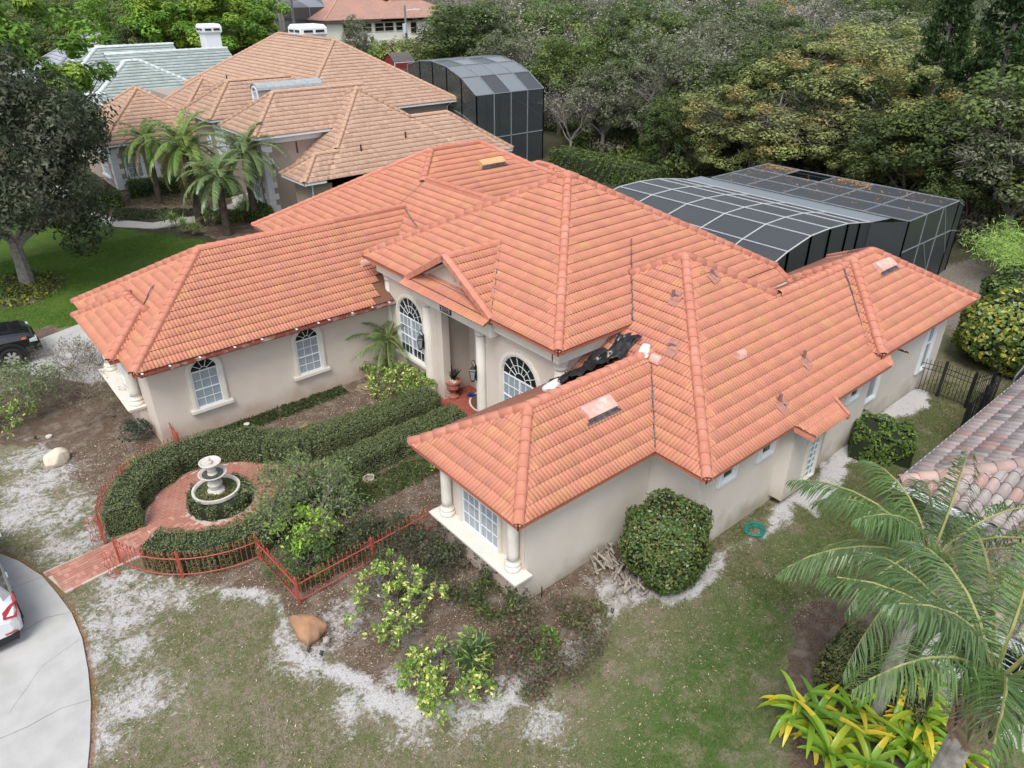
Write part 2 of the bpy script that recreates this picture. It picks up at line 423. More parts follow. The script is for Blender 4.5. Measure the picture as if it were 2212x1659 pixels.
        for i in range(1,len(poly)):
            a,b=Vector((*poly[i],0)),Vector((*poly[(i+1)%len(poly)],0)); d=(b-a)
            if d.length<1e-3: continue
            nrm=Vector((d.y,-d.x,0)).normalized()
            bmesh.ops.bisect_plane(bm,geom=bm.verts[:]+bm.edges[:]+bm.faces[:],plane_co=a,plane_no=nrm,clear_outer=True)
        bm.verts.index_update()
        base=s.pn
        for v in bm.verts: s.pv.append(tuple(O+U*v.co.x+S*v.co.y+N*v.co.z))
        for f in bm.faces: s.pf.append(tuple(base+v.index for v in f.verts)); s.pc.append(tuple(f[lay]))
        s.pn+=len(bm.verts); bm.free()
# ================================================================== MAIN HOUSE
P_=.585; ZE=2.99
house=root('house',(12.,15.,0),'beige stucco house with large orange terracotta tile roof, columns and arched windows in the centre','house')
R1=Block(7.88,15.2,9.19,13.38,ZE,P_,'WSN'); M2=Block(12.32,22.5,7.62,17.8,ZE,P_,'WESN')
M1=Block(12.05,22.29,12.46,22.7,4.54,P_,'WESN'); M3=Block(19.25,23.9,7.62,13.74,ZE,P_,'')
M4=Block(21.1,28.1,7.83,13.45,3.3,P_,'WESN'); G1=Block(3.6,16.5,21.68,28.92,ZE,P_,'WSN'); G2=Block(3.3,6.3,23.04,27.54,ZE,P_,'WSN')
L1=Block(12.22,27.1,21.2,33.42,3.1,P_,'WESN'); L2=Block(12.22,21.8,17.5,25.75,3.1,P_,'WE')
PG=Block(12.12,15.2,15.35,19.83,4.48,P_,''); L3=Block(19.5,27.85,21.2,30.5,3.1,P_,'ESN')
_f=M2.faces
def m2faces():
    f=_f(); zw=lambda x:ZE+(x-12.32)*P_; f['W']=[Vector((12.32,13.,ZE)),Vector((12.32,7.62,ZE)),Vector((17.41,12.71,zw(17.41))),Vector((14.93,15.19,zw(14.93)))]; f.pop('N'); f['S']=[Vector((12.32,7.62,ZE)),Vector((19.25,7.62,ZE)),Vector((19.25,10.87,ZE+3.25*P_)),Vector((17.41,12.71,ZE+5.09*P_))]; return f
M2.faces=m2faces; M2.sof=(12.34,21.4,7.64,12.95); M2.fas={'W':((12.32,7.62),(12.32,13.)),'S':((12.32,7.62),(21.45,7.62)),'N':None,'E':None}; M3.sof=None; M3.fas={'S':None,'N':((19.25,13.74),(21.2,13.74))}
_g=M3.faces
def m3faces():
    f=_g(); z=lambda y:ZE+(y-7.62)*P_
    f['S']=[Vector((19.25,7.62,z(7.62))),Vector((21.45,7.62,z(7.62))),Vector((23.9,10.07,z(10.07))),Vector((23.9,10.68,z(10.68))),Vector((19.25,10.68,z(10.68)))]; return f
M3.faces=m3faces
def ms(y): return 4.5+(y-12.46)*P_
_l1=L1.faces; _l2=L2.faces
def l1f():
    f=_l1(); z=lambda x:3.1+(x-12.22)*P_; zs=lambda y:3.1+(y-21.2)*P_
    f['W']=[Vector((12.22,33.42,3.1)),Vector((12.22,25.75,3.1)),Vector((16.77,25.75,z(16.77))),Vector((18.33,27.31,z(18.33)))]
    f['S']=[Vector((14.,21.2,3.1)),Vector((27.1,21.2,3.1)),Vector((20.99,27.31,zs(27.31))),Vector((18.33,27.31,zs(27.31))),Vector((14.,22.98,zs(22.98)))]
    return f
def l2f():
    f=_l2(); z=lambda x:3.1+(x-12.22)*P_
    f['W']=[Vector((12.22,25.75,3.1)),Vector((12.22,22.75,3.1)),Vector((17.01,20.2,z(17.01))),Vector((17.01,25.75,z(17.01)))]
    f['E']=[Vector((21.8,20.,3.1)),Vector((21.8,25.75,3.1)),Vector((17.01,25.75,z(17.01))),Vector((17.01,20.,z(17.01)))]; return f
L1.faces=l1f; L2.faces=l2f; L1.sof=(12.24,27.0,22.78,33.4); L2.sof=None; L3.sof=None
def torn(c):   # where the tiles have slid off the valley
    x,y,z=c.x,c.y,c.z
    if x>11.9 and 21.6<y<22.6 and z<4 and x<12.7 and (x-11.9)*1.3>(y-21.75)*.6: return True
    if x>12.6 and 21.6<y<22.7 and z<4.2: return True
    return 18.9<x<22.4 and y<12.5 and (y-10.4)< .95+ (x-19.6)*.30+.12*math.sin(x*9) and z<ms(y)+.1 and z>ms(y)-.12
z_=lambda y:ZE+(y-7.62)*P_
xf=[([(17.6,10.3,ms(10.3)),(22.29,10.3,ms(10.3)),(22.29,12.46,4.5),(17.6,12.46,4.5)],2),
    ([(16.35,7.15,z_(7.15)),(18.0,7.15,z_(7.15)),(18.0,7.62,z_(7.62)),(16.0,7.62,z_(7.62))],1),
    ([(11.80,19.86,4.354),(11.80,15.32,4.354),(12.05,15.32,4.5),(12.05,19.86,4.5)],2)]
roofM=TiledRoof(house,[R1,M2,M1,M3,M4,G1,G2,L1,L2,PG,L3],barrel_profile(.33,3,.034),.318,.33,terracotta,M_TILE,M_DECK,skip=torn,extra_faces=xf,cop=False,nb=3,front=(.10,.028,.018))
roofM.cap_run(roofM.caps,Vector((22.29,11.4,ms(11.4))),Vector((22.29,12.5,4.52)),M1,force=True)
roofM.finish_caps()
# torn valley: bare boards and a loose sheet
mb=MB(); zt=lambda x,y:ms(y)+.012
mb.poly([(19.0,10.2,zt(0,10.2)),(22.2,10.2,zt(0,10.2)),(22.25,12.3,zt(0,12.3)),(19.6,12.0,zt(0,12.0)),(19.0,11.4,zt(0,11.4))])
mb.build('exposed_roof_board',mat('bare_roof_boards',(.50,.38,.24),(.42,.42,.44),2.5,rough=.8,c3=(.62,.58,.52),s3=3.),house)
# porch pediment
mb=MB(); w2=(19.83-15.35)/2; ym=(19.83+15.35)/2
mb.slab([(12.42,15.75,4.74),(12.42,19.43,4.74),(12.42,ym,4.48+P_*w2-.14)],(.12,0,0))
mb.build('pediment',M_WALL,house)
mb=MB()
mb.box((12.30,15.7,4.66),(12.42,19.5,4.75)); mb.bar((12.36,15.85,4.66),(12.36,ym,4.48+P_*w2-.17),.08,.06,up=(1,0,0)); mb.bar((12.36,19.33,4.66),(12.36,ym,4.48+P_*w2-.17),.08,.06,up=(1,0,0))
mb.build('pediment_moulding',M_CREAM,house)
mb=MB()    # plaster relief
for i in range(22):
    a=random.random()*6.28; r=random.random(); y=ym-.05+math.cos(a)*.14*r; z=5.25+math.sin(a)*.22*r-.06
    mb.lathe((12.40,y,z),[(.001,-.05),(.045,-.02),(.045,.02),(.001,.05)],6)
mb.build('plaster_relief',mat('relief_plaster',(.62,.52,.44),(.52,.42,.35),20),house)
me=None
def rake(a,b,n):
    global me
    a,b=Vector(a),Vector(b); d=(b-a)/n; u=d.normalized()
    if me is None:
        q=MB(); q.slab([(-.12,0,.045),(.03,0,.10),(.10,0,.06),(.10,0,-.12),(-.12,0,-.13)],(0,d.length+.03,0)); me=q.build('rake_tile',M_CAP,mesh_only=True)
    for i in range(n):
        o=bpy.data.objects.new('rake_tile',me); COL.objects.link(o); o.parent=roofM.roof
        p=a+d*i; x=Vector((1,0,0)); zc=x.cross(u)
        if zc.z<0: x=Vector((1,0,0)); zc=-zc
        o.matrix_local=Matrix(((x.x,u.x,zc.x,p.x),(x.y,u.y,zc.y,p.y),(x.z,u.z,zc.z,p.z+.05+.006*(i%2)),(0,0,0,1)))
rake((12.1,15.33,4.47),(12.1,ym,4.48+P_*w2),7); rake((12.1,19.85,4.47),(12.1,ym,4.48+P_*w2),7)
# niche returns
mb=MB()
mb.obox((16.0,7.66,2.86),(.36,-.5,-.27),(.10,.08,0),(0,0,.16)); mb.obox((16.02,7.60,2.80),(.33,-.46,-.25),(.05,.04,0),(0,0,.08))
mb.build('corner_return',M_CAP,house)
mb=MB(); mb.obox((18.0,7.12,2.60),(.02,.56,.33),(.11,0,0),(0,0,.18)); mb.build('corner_return',M_CAP,house)
# valley flashings
def valley(a,b,w=.03):
    a,b=Vector(a),Vector(b); n=14; p=a; mb=MB()
    for i in range(1,n+1):
        q=a.lerp(b,i/n)+Vector(((random.random()-.5)*.03,(random.random()-.5)*.03,(random.random()-.5)*.025)); mb.bar(p,q,w*(.6+random.random()*.8),.02,up=(0,0,1)); p=q
    mb.build('valley_flashing',M_METAL,house)
valley((12.32,9.19,ZE+.08),(14.42,11.28,4.22+.08)); valley((14.97,12.46,4.63),(17.3,14.75,6.0)); valley((12.1,15.37,4.62),(14.25,17.52,5.87))
valley((21.1,8.3,3.42),(23.3,10.6,4.85)); valley((3.62,23.35,3.08),(5.55,25.28,4.25)); valley((14.6,22.8,4.9),(15.3,25,5.2))
# cream bird blocks / white clips along the garage gutter
mb=MB(); mb.box((3.75,21.55,2.87),(12.6,21.66,2.885)); mb.box((3.75,21.55,2.87),(12.6,21.562,2.97)); mb.box((3.75,21.65,2.87),(12.6,21.66,2.97))
gt=mb.build('gutter',M_GUT,house)
for x in (3.8,4.6,5.5,6.6,7.5,8.7,9.5,9.9,10.8,11.6,12.3):
    q=MB(); q.box((x,21.54,2.97),(x+.06,21.66,2.985)); q.build('gutter_hanger',M_WHITE,gt)
# roof vents, pipes
M_PINKV=mat('faded_vent_paint',(.62,.36,.31),(.50,.26,.21),5.,rough=.6,c3=(.70,.50,.46),s3=3.)
def ridge_vent(P,U,S,N,wid,m=M_PINKV):
    P,U,S,N=map(Vector,(P,U,S,N)); q=MB()
    q.slab([P,P+N*.17,P+N*.19+S*.08,P+N*.17+S*.36,P+N*.03+S*.46],U*wid)
    v=q.build('roof_vent',m,house); q=MB(); q.obox(P-S*.05+N*.05,U*wid,S*.06,N*.06); q.obox(P-S*.12+U*-.08+N*.07,U*(wid+.16),S*.07,N*.01); q.build('vent_flashing',M_METAL,v)
cs,sn=1/math.hypot(1,P_),P_/math.hypot(1,P_)
S_S=(0,cs,sn);N_S=(0,-sn,cs); S_W=(cs,0,sn);N_W=(-sn,0,cs)
ridge_vent((11.15,10.42,3.70),(1,0,0),S_S,N_S,1.0); ridge_vent((24.45,9.85,4.50),(1,0,0),S_S,N_S,1.0)
ridge_vent((20.0,25.9,5.90),(1,0,0),S_S,N_S,1.3,mat('tan_vent_paint',(.60,.33,.17),(.52,.27,.14),6.,rough=.6))
for (x,y),s_ in (((24.0,26.2),0),):
    pass
def pipe(x,y,pl,h=.3,r=.045):
    z=pl(x,y); q=MB(); q.tube([(x,y,z-.05),(x,y,z+h)],r,8); o=q.build('vent_pipe',mat('stained_pipe',(.24,.10,.08),(.16,.12,.15),14.,rough=.7),house)
    q=MB(); e=(pl(x+.1,y)-pl(x,y))/.1; f=(pl(x,y+.1)-pl(x,y))/.1
    for dx,dy in ((-.16,-.2),(.0,-.16),(.12,-.05)):
        q.slab([(x+dx+a,y+dy+b,pl(x+dx+a,y+dy+b)+.075) for a,b in ((-.10,-.12),(.08,-.12),(.08,.18),(-.10,.18))],(0,0,.006))
    q.build('pipe_flashing',mat('tar_patch',(.25,.14,.13),(.42,.18,.125),9.,rough=.7),o)
ps=lambda x,y:ZE+P_*(y-7.62); pw=lambda x,y:ZE+P_*(x-12.32); pgs=lambda x,y:ZE+P_*(y-21.68)
pipe(16.05,11.95,pw,.28); pipe(17.73,11.89,ps,.2); pipe(18.26,8.83,ps,.3); pipe(16.16,8.21,ps,.3); pipe(14.75,10.9,pw,.14)
def cowl(x,y,pl,ax):
    z=pl(x,y); q=MB(); k=8; L=.32
    for s_ in (0,1): pass
    V=[];F=[]
    for e in (0,1):
        for j in range(k+1):
            t=math.pi*j/k; a=Vector(ax)*(e*L); b=Vector((ax[1],ax[0],0))
            V.append(Vector((x,y,z+.03))+a+b*(math.cos(t)*.13)+Vector((0,0,math.sin(t)*.2)))
    for j in range(k): F.append((j,j+1,k+1+j+1,k+1+j))
    F.append(tuple(range(k+1))); F.append(tuple(range(k+1,2*k+2))[::-1]); q.add(V,F); q.build('exhaust_cowl',M_PINKV,house)
cowl(14.25,10.75,pw,(0,1,0)); cowl(16.0,9.6,ps,(1,0,0)); cowl(12.25,23.25,pgs,(1,0,0))
# tarp and sandbags
M_TARP=mat('black_plastic_sheet',(.016,.016,.019),(.03,.028,.03),3.,rough=.28,spec=.6,bump=.6,bscale=8)
tarp=MB(); nx,ny=26,9; V=[];F=[]
def top(x,y): return max(R1.h(x,y),M2.h(x,y),.0)
for i in range(nx):
    for j in range(ny):
        t=i/(nx-1); x=11.75+2.75*t+.1*math.sin(j*1.7); wv=(.75+.45*math.sin(t*3.1)); y=11.75+wv*(j/(ny-1))*(.55+.5*(1-t)) + .1*math.sin(i*.9)
        V.append((x,y,top(x,y)+.21+.07*math.sin(i*1.3+j*2.1)+.05*math.sin(i*2.7-j*1.1)))
for i in range(nx-1):
    for j in range(ny-1): F.append((i*ny+j,(i+1)*ny+j,(i+1)*ny+j+1,i*ny+j+1))
tarp.add(V,F); o=tarp.build('tarp',M_TARP,smooth=True); meta(o,'crumpled black plastic tarp laid over the roof valley beside the front wing ridge','tarp')
def blob(name,c,r,m,label,cat,seed=0,group=None,sub=3,amp=.18,flat=True,parent=None):
    bm=bmesh.new(); bmesh.ops.create_icosphere(bm,subdivisions=sub,radius=1)
    rs=random.Random(seed); ph=[rs.random()*6 for _ in range(6)]
    for v in bm.verts:
        p=v.co; k=1+amp*(math.sin(p.x*3+ph[0])*math.sin(p.y*3.3+ph[1])+.5*math.sin(p.z*5+ph[2]+p.x*4)+.3*math.sin(p.y*9+ph[3])*math.sin(p.x*8+ph[4]))
        v.co=Vector((p.x*r[0]*k,p.y*r[1]*k,p.z*r[2]*k))
    me=bpy.data.meshes.new(name); bm.to_mesh(me); bm.free(); me.materials.append(m)
    me.polygons.foreach_set('use_smooth',[not flat]*len(me.polygons))
    o=link(name,me,parent); 
    if parent is None: o.location=c; meta(o,label,cat,group)
    return o
M_BAG=mat('white_sandbag',(.66,.65,.62),(.55,.54,.52),9,rough=.8,bump=.5)
b=blob('sandbag',(11.55,12.1,top(11.55,12.1)+.14),(.36,.17,.09),M_BAG,'white sandbag at the lower left end of the black tarp','sandbag',3,'sandbags holding the tarp',flat=False); b.rotation_euler=(0,0,.2)
b=blob('sandbag',(14.25,11.35,4.32),(.30,.16,.10),M_BAG,'white sandbag at the upper right end of the black tarp','sandbag',5,'sandbags holding the tarp',flat=False); b.rotation_euler=(0,-.3,.5)
for i,(x,y) in enumerate(((21.5,11.75),(21.2,10.9))):
    pass
b=blob('loose_sheet',(21.95,11.35,ms(11.35)+.16),(.30,.24,.09),M_BAG,'crumpled white sheet by the torn roof valley, right end','plastic sheet',9,amp=.5); b=blob('loose_sheet',(20.7,10.75,ms(10.75)+.12),(.28,.15,.07),M_BAG,'crumpled white sheet on the bare boards of the torn roof valley','plastic sheet',12,amp=.5)
# ------------------------------------------------------------------ walls
wl=MB()
def wb(x0,x1,y0,y1,z0,z1,m=0): wl.box((x0,y0,z0),(x1,y1,z1),m)
# front wing
wb(8.55,12.9,9.68,12.85,-.05,2.83,1); wb(8.33,8.56,9.675,12.86,-.05,.93,0); wb(8.50,8.548,9.70,12.83,.9,2.82,0)
# right hand side walls
wb(12.85,21.5,8.12,12.4,-.05,2.83,1); wb(21.5,27.6,8.38,13.0,-.05,3.17,1)
# centre block with recessed porch
wb(12.60,15.3,13.0,16.3,-.05,4.36); wb(12.60,15.3,19.05,22.2,-.05,4.36); wb(12.61,12.9,18.72,19.05,-.05,4.36); wb(13.98,15.3,16.3,19.05,-.05,4.36); wb(12.62,13.98,16.3,19.05,3.62,4.36)
wb(15.3,21.8,13.0,22.2,-.05,4.34)
# garage wing
wb(4.02,12.6,22.2,28.4,-.05,2.83); wb(3.78,4.03,23.5,27.1,-.05,.93)
wb(12.75,26.5,22.2,32.9,-.05,2.95)
# niche
wb(16.45,17.95,7.72,8.12,.22,2.6,1)
wo_=wl.build('wall',[M_WALL,M_WALLR],house)
# entablature and belt mouldings
tr=MB()
tr.box((12.33,12.95,3.98),(12.60,22.3,4.33)); tr.box((12.33,12.72,3.98),(14.5,12.99,4.33))
tr.box((12.22,15.55,3.78),(12.62,19.75,4.20)); tr.box((12.60,16.3,3.55),(12.72,18.9,3.80))
tr.build('entablature',M_CREAM,house)
def ledge(x0,x1,y0,y1,z):
    q=MB(); q.box((x0+.03,y0+.03,z-.10),(x1,y1-.03,z-.03)); q.box((x0,y0,z-.03),(x1,y1,z)); q.box((x0+.08,y0+.08,z-.14),(x1,y1-.08,z-.10)); return q.build('window_ledge',M_CREAM,house)
ledge(8.02,8.56,9.45,12.95,1.0); ledge(3.46,4.04,23.4,27.15,1.0)
def column(x,y,z0,z1,r,base=.45,parent=house):
    q=MB(); q.lathe((x,y,0),[(r*1.02,z0+base*.8),(r,z0+base*1.6),(r*.99,z0+(z1-z0)*.5),(r*.92,z1-.35)],24); c=q.build('column',M_CREAM,parent,smooth=True)
    q=MB(); b=base; q.lathe((x,y,z0),[(r*1.45,0),(r*1.52,b*.18),(r*1.50,b*.34),(r*1.25,b*.42),(r*1.22,b*.48),(r*1.36,b*.58),(r*1.38,b*.68),(r*1.2,b*.78),(r*1.08,b*.82),(r*1.16,b*.88),(r*1.02,b*.95),(r,b)],24); q.build('column_base',M_CREAM,c,smooth=True)
    q=MB(); q.lathe((x,y,z1-.4),[(r*.92,0),(r*1.0,.05),(r*1.08,.08),(r*1.0,.12),(r*1.08,.17),(r*1.22,.25),(r*1.28,.30),(r*1.35,.33),(r*1.35,.38)],24); q.build('capital',M_CREAM,c,smooth=True)
column(12.62,19.55,0.,3.82,.19); column(12.62,16.55,0.,3.80,.19); column(12.72,13.02,0.,3.98,.19); column(12.72,22.12,0.,3.98,.19)
column(8.36,9.93,1.0,2.84,.14,.30); column(8.36,12.58,1.0,2.84,.14,.30); column(3.84,23.72,1.0,2.84,.15,.32); column(3.84,26.85,1.0,2.84,.15,.32)
# ------------------------------------------------------------------ windows
def window(house,P,U,N,w,h,cols,rows,arch=0.,trim=.15,sill=True,glass=M_BLIND,fan=M_DARKG,rail=(.5,),mull=(),frame=M_WHITE,casing=M_CREAM,muntin=.015,fans=6,deep=.07,sillw=.16,rings=1):
    P,U,N=map(Vector,(P,U,N)); Z=Vector((0,0,1))
    def at(u,z,n=0): return P+U*u+Z*z+N*n
    q=MB(); n=14
    outer=[(-trim,0),(-trim,h)]; inner=[(0,0),(0,h)]
    if arch:
        for i in range(1,n): t=math.pi*(1-i/n); outer.append((w/2+math.cos(t)*(w/2+trim),h+math.sin(t)*(arch+trim))); inner.append((w/2+math.cos(t)*w/2,h+math.sin(t)*arch))
        outer+=[(w+trim,h),(w+trim,0)]; inner+=[(w,h),(w,0)]
    else:
        outer=[(-trim,-.0),(-trim,h+trim),(w+trim,h+trim),(w+trim,0)]; inner=[(0,0),(0,h),(w,h),(w,0)]
    if not sill:
        outer[0]=(-trim,-trim); outer[-1]=(w+trim,-trim)
    m=len(outer)
    for i in range(m-(1 if sill else 0)):
        j=(i+1)%m; a,b,c,d=outer[i],outer[j],inner[j],inner[i]
        q.slab([at(a[0],a[1]),at(b[0],b[1]),at(c[0],c[1]),at(d[0],d[1])],N*deep)
        mid=lambda s_,t_,k:(s_[0]+(t_[0]-s_[0])*k,s_[1]+(t_[1]-s_[1])*k)
        a2,b2,c2,d2=mid(a,d,.22),mid(b,c,.22),mid(b,c,.72),mid(a,d,.72)
        q.slab([at(a2[0],a2[1],deep),at(b2[0],b2[1],deep),at(c2[0],c2[1],deep),at(d2[0],d2[1],deep)],N*.022)
    W=q.build('window',casing,house)
    gz=.012
    # sash frame and glazing bars
    f=MB(); fw=.032
    f.obox(at(0,0,gz),U*fw,Z*h,N*.03); f.obox(at(w-fw,0,gz),U*fw,Z*h,N*.03); f.obox(at(fw,0,gz),U*(w-2*fw),Z*fw,N*.03)
    f.obox(at(fw,h-fw*.6,gz),U*(w-2*fw),Z*fw*1.2,N*.034)
    for r_ in rail: f.obox(at(fw,h*r_-fw/2,gz),U*(w-2*fw),Z*fw,N*.036)
    for mu in mull: f.obox(at(w*mu-fw,0.001,gz),U*fw*2,Z*(h-.002),N*.040)
    for i in range(1,cols): f.obox(at(w*i/cols-muntin/2,.002,gz),U*muntin,Z*(h-.004),N*.020)
    for j in range(1,rows): f.obox(at(.002,h*j/rows-muntin/2,gz),U*(w-.004),Z*muntin,N*.022)
    if arch:
        K=fans; c0=w/2
        e=lambda t,k:(c0+math.cos(t)*w/2*k,h+math.sin(t)*arch*k)
        levels=[.30]+([.62] if rings>1 else [])
        for i in range(1,K):
            t=math.pi*i/K; a=e(t,.30);b=e(t,1.0); f.bar(at(a[0],a[1],gz+.012),at(b[0],b[1],gz+.012),muntin,muntin,up=N)
        for lv in levels+[1.0]:
            pts=[e(math.pi*i/12,lv) for i in range(13)]; wdt=muntin if lv<1 else fw
            for i in range(12): f.bar(at(*pts[i],gz+.013),at(*pts[i+1],gz+.013),wdt,muntin,up=N)
    f.build('muntin',frame,W)
    for i in range(cols):
        for j in range(rows):
            u0,u1=w*i/cols,w*(i+1)/cols; v0,v1=h*j/rows,h*(j+1)/rows
            gl=glass[j] if isinstance(glass,(list,tuple)) else glass
            k=MB(); k.obox(at(u0+.004,v0+.004,.004),U*(u1-u0-.008),Z*(v1-v0-.008),N*.010); k.build('pane',gl,W)
    if arch:
        K=fans; c0=w/2
        for i in range(K):
            t0,t1=math.pi*i/K,math.pi*(i+1)/K
            for l0,l1 in ([(0,.3),(.3,.62),(.62,1)] if rings>1 else [(0,.3),(.3,1)]):
                pts=[]
                for l,ts in ((l0,(t0,(t0+t1)/2,t1)),(l1,(t1,(t0+t1)/2,t0))):
                    if l==0: pts.append((c0,h+.002)); continue
                    for t in ts: pts.append((c0+math.cos(t)*w/2*l*.995,h+math.sin(t)*arch*l*.995+.002))
                k=MB(); k.slab([at(a,b,.004) for a,b in pts],N*.010); k.build('fan_pane',fan,W)
    if sill:
        k=MB(); k.obox(at(-trim-sillw*.45,-.16,0),U*(w+2*trim+sillw*.9),Z*.05,N*.11); k.obox(at(-trim-sillw*.6,-.11,0),U*(w+2*trim+sillw*1.2),Z*.105,N*.17); k.build('sill',casing,W)
    return W
NX=(-1,0,0); NY=(0,-1,0)
window(house,(5.28,22.195,.97),(1,0,0),NY,.84,1.28,3,4,arch=.38,trim=.17,fans=5)
window(house,(8.84,22.195,.97),(1,0,0),NY,.84,1.28,3,4,arch=.38,trim=.17,fans=5)
window(house,(12.595,21.35,1.1),(0,-1,0),NX,1.55,1.50,6,4,arch=.78,trim=.16,fans=7,rings=2,mull=(.5,),rail=(.5,),glass=[M_DARKG,M_BLIND,M_BLIND,M_BLIND])
window(house,(12.595,15.40,1.1),(0,-1,0),NX,1.60,1.50,6,4,arch=.78,trim=.16,fans=7,rings=2,mull=(.5,),rail=(.5,))
window(house,(8.498,12.02,1.02),(0,-1,0),NX,1.42,1.50,6,4,trim=.12,sill=False,mull=(.5,),rail=(.72,))
window(house,(4.018,26.1,1.02),(0,-1,0),NX,1.45,1.50,6,4,trim=.12,sill=False,mull=(.5,),rail=(.72,))
for x in (13.75,15.48): window(house,(x,8.118,2.02),(1,0,0),NY,.46,.52,1,1,trim=.17,sill=False,glass=M_GREENG,rail=(),casing=M_WHITE)
window(house,(20.15,8.118,2.02),(1,0,0),NY,.50,.50,1,1,trim=.15,sill=False,glass=M_GREENG,rail=(),casing=M_WHITE)
window(house,(21.98,8.376,1.15),(1,0,0),NY,.62,1.75,1,2,trim=.16,sill=False,glass=M_BLIND,casing=M_WHITE)
window(house,(26.0,8.376,.95),(1,0,0),NY,.52,1.95,1,2,trim=.16,sill=False,glass=M_BLIND,casing=M_WHITE)
gb=window(house,(17.30,7.716,.55),(1,0,0),NY,.60,1.95,3,9,trim=.03,sill=False,rail=(),muntin=.03,glass=mat('glass_block',(.20,.28,.25),(.32,.40,.38),8,rough=.15,spec=.6),casing=M_CREAM)
# front door
mb=MB(); mb.box((13.90,16.85,.1),(13.98,17.0,3.2)); mb.box((13.90,18.15,.1),(13.98,18.62,3.2)); mb.box((13.90,17.0,3.05),(13.975,18.15,3.2)); mb.box((13.92,16.85,2.42),(13.97,18.15,2.55)); fr=mb.build('door_frame',M_CREAM,house)
mb=MB(); mb.box((13.93,17.02,.12),(13.975,18.12,2.4)); d=mb.build('front_door',mat('dark_green_door',(.03,.07,.045),(.02,.05,.03),3,rough=.35),house)
for z in (.35,1.1,1.75):
    q=MB(); q.box((13.918,17.15,z),(13.929,17.98,z+.5)); q.build('door_panel',MATS['dark_green_door'],d)
mb=MB(); mb.box((13.95,17.02,2.58),(13.972,18.12,3.03)); mb.build('transom_pane',M_DARKG,house)
# porch floor
M_BRICK=mat('porch_brick',(.34,.10,.07),(.24,.06,.045),7.,rough=.75)
M_MORTAR=mat('brick_mortar',(.40,.25,.20),rough=.9)
mb=MB(); mb.box((12.0,15.9,-.02),(13.98,19.05,.07)); mb.build('porch_floor',M_MORTAR,house)
bm_=MB(); bm_.box((0,0,0),(.19,.09,.02)); bme=bm_.build('brick',M_BRICK,mesh_only=True)
pf=[o for o in house.children if o.name.startswith('porch_floor')][0]
nb=0
for i in range(20):
    for j in range(8):
        x=12.02+i*.1; y=15.92+j*.395
        if x>13.88: continue
        for k in range(2):
            o=bpy.data.objects.new('brick',bme); COL.objects.link(o); o.parent=pf
            if (i//2+j+k)%2: o.location=(x+house.location.x-12,y+k*.2,.071); o.rotation_euler=(0,0,math.pi/2); o.location.x=x+.093
            else: o.location=(x,y+k*.2,.071); o.rotation_euler=(0,0,math.pi/2); o.location.x=x+.093
# small things on the house
mb=MB(); mb.box((12.19,17.55,3.84),(12.218,18.15,4.06)); pl=mb.build('number_plate',mat('number_plate_black',(.03,.03,.035),rough=.4),house)
cu=bpy.data.curves.new('house_number','FONT'); cu.body='21115'; cu.size=.20; cu.extrude=.004; cu.align_x='CENTER'; cu.align_y='CENTER'
to=bpy.data.objects.new('house_number_text',cu); COL.objects.link(to); dg=bpy.context.evaluated_depsgraph_get(); tm=bpy.data.meshes.new_from_object(to.evaluated_get(dg)); bpy.data.objects.remove(to)
tm.materials.clear(); tm.materials.append(M_WHITE); o=link('house_number',tm,pl,local=True)
o.matrix_local=Matrix(((0,0,-1,12.183),(-1,0,0,17.85),(0,1,0,3.95),(0,0,0,1)))
mb=MB(); mb.box((18.98,8.02,1.35),(19.2,8.115,1.75)); mb.bar((19.05,8.07,1.35),(19.05,8.07,.0),.04); mb.build('utility_box',mat('grey_utility_box',(.50,.45,.38),rough=.6),house)
mb=MB(); mb.tube([(14.1,12.93,3.75),(14.1,12.93,3.35),(13.75,12.93,3.28),(13.72,12.93,3.42)],.02,6); mb.build('drain_pipe',M_WHITE,house)
# lanterns on the columns
def lantern(x,y,z,label):
    L=root('wall_lantern',(x,y,z),label,'lantern','black lanterns on the porch columns')
    q=MB(); q.bar((x+.13,y-.02,z+.3),(x+.13,y-.02,z-.25),.05,.1); q.tube([(x+.12,y,z+.25),(x+.05,y,z+.48),(x-.03,y,z+.50),(x-.06,y,z+.42),(x-.02,y,z+.34)],.012,5); q.build('bracket',M_BLACK,L)
    q=MB(); q.lathe((x-.02,y,z),[(.02,.34),(.05,.30),(.11,.2),(.15,.17),(.15,.15)],4); q.build('cap',M_BLACK,L)
    q=MB()
    for i in range(4):
        t=math.pi/2*i; q.bar((x-.02+math.cos(t)*.135,y+math.sin(t)*.135,z+.15),(x-.02+math.cos(t)*.075,y+math.sin(t)*.075,z-.2),.014)
    q.lathe((x-.02,y,z-.2),[(.02,-.08),(.085,-.02),(.085,0)],4); q.build('cage',M_BLACK,L)
    q=MB(); q.lathe((x-.02,y,z),[(.07,-.19),(.128,.148)],4); q.build('glass',mat('lantern_glass',(.22,.24,.24),rough=.06,spec=.7),L)
lantern(12.32,19.63,2.08,'black wall lantern on the left porch column'); lantern(12.32,16.62,2.08,'black wall lantern on the right porch column')
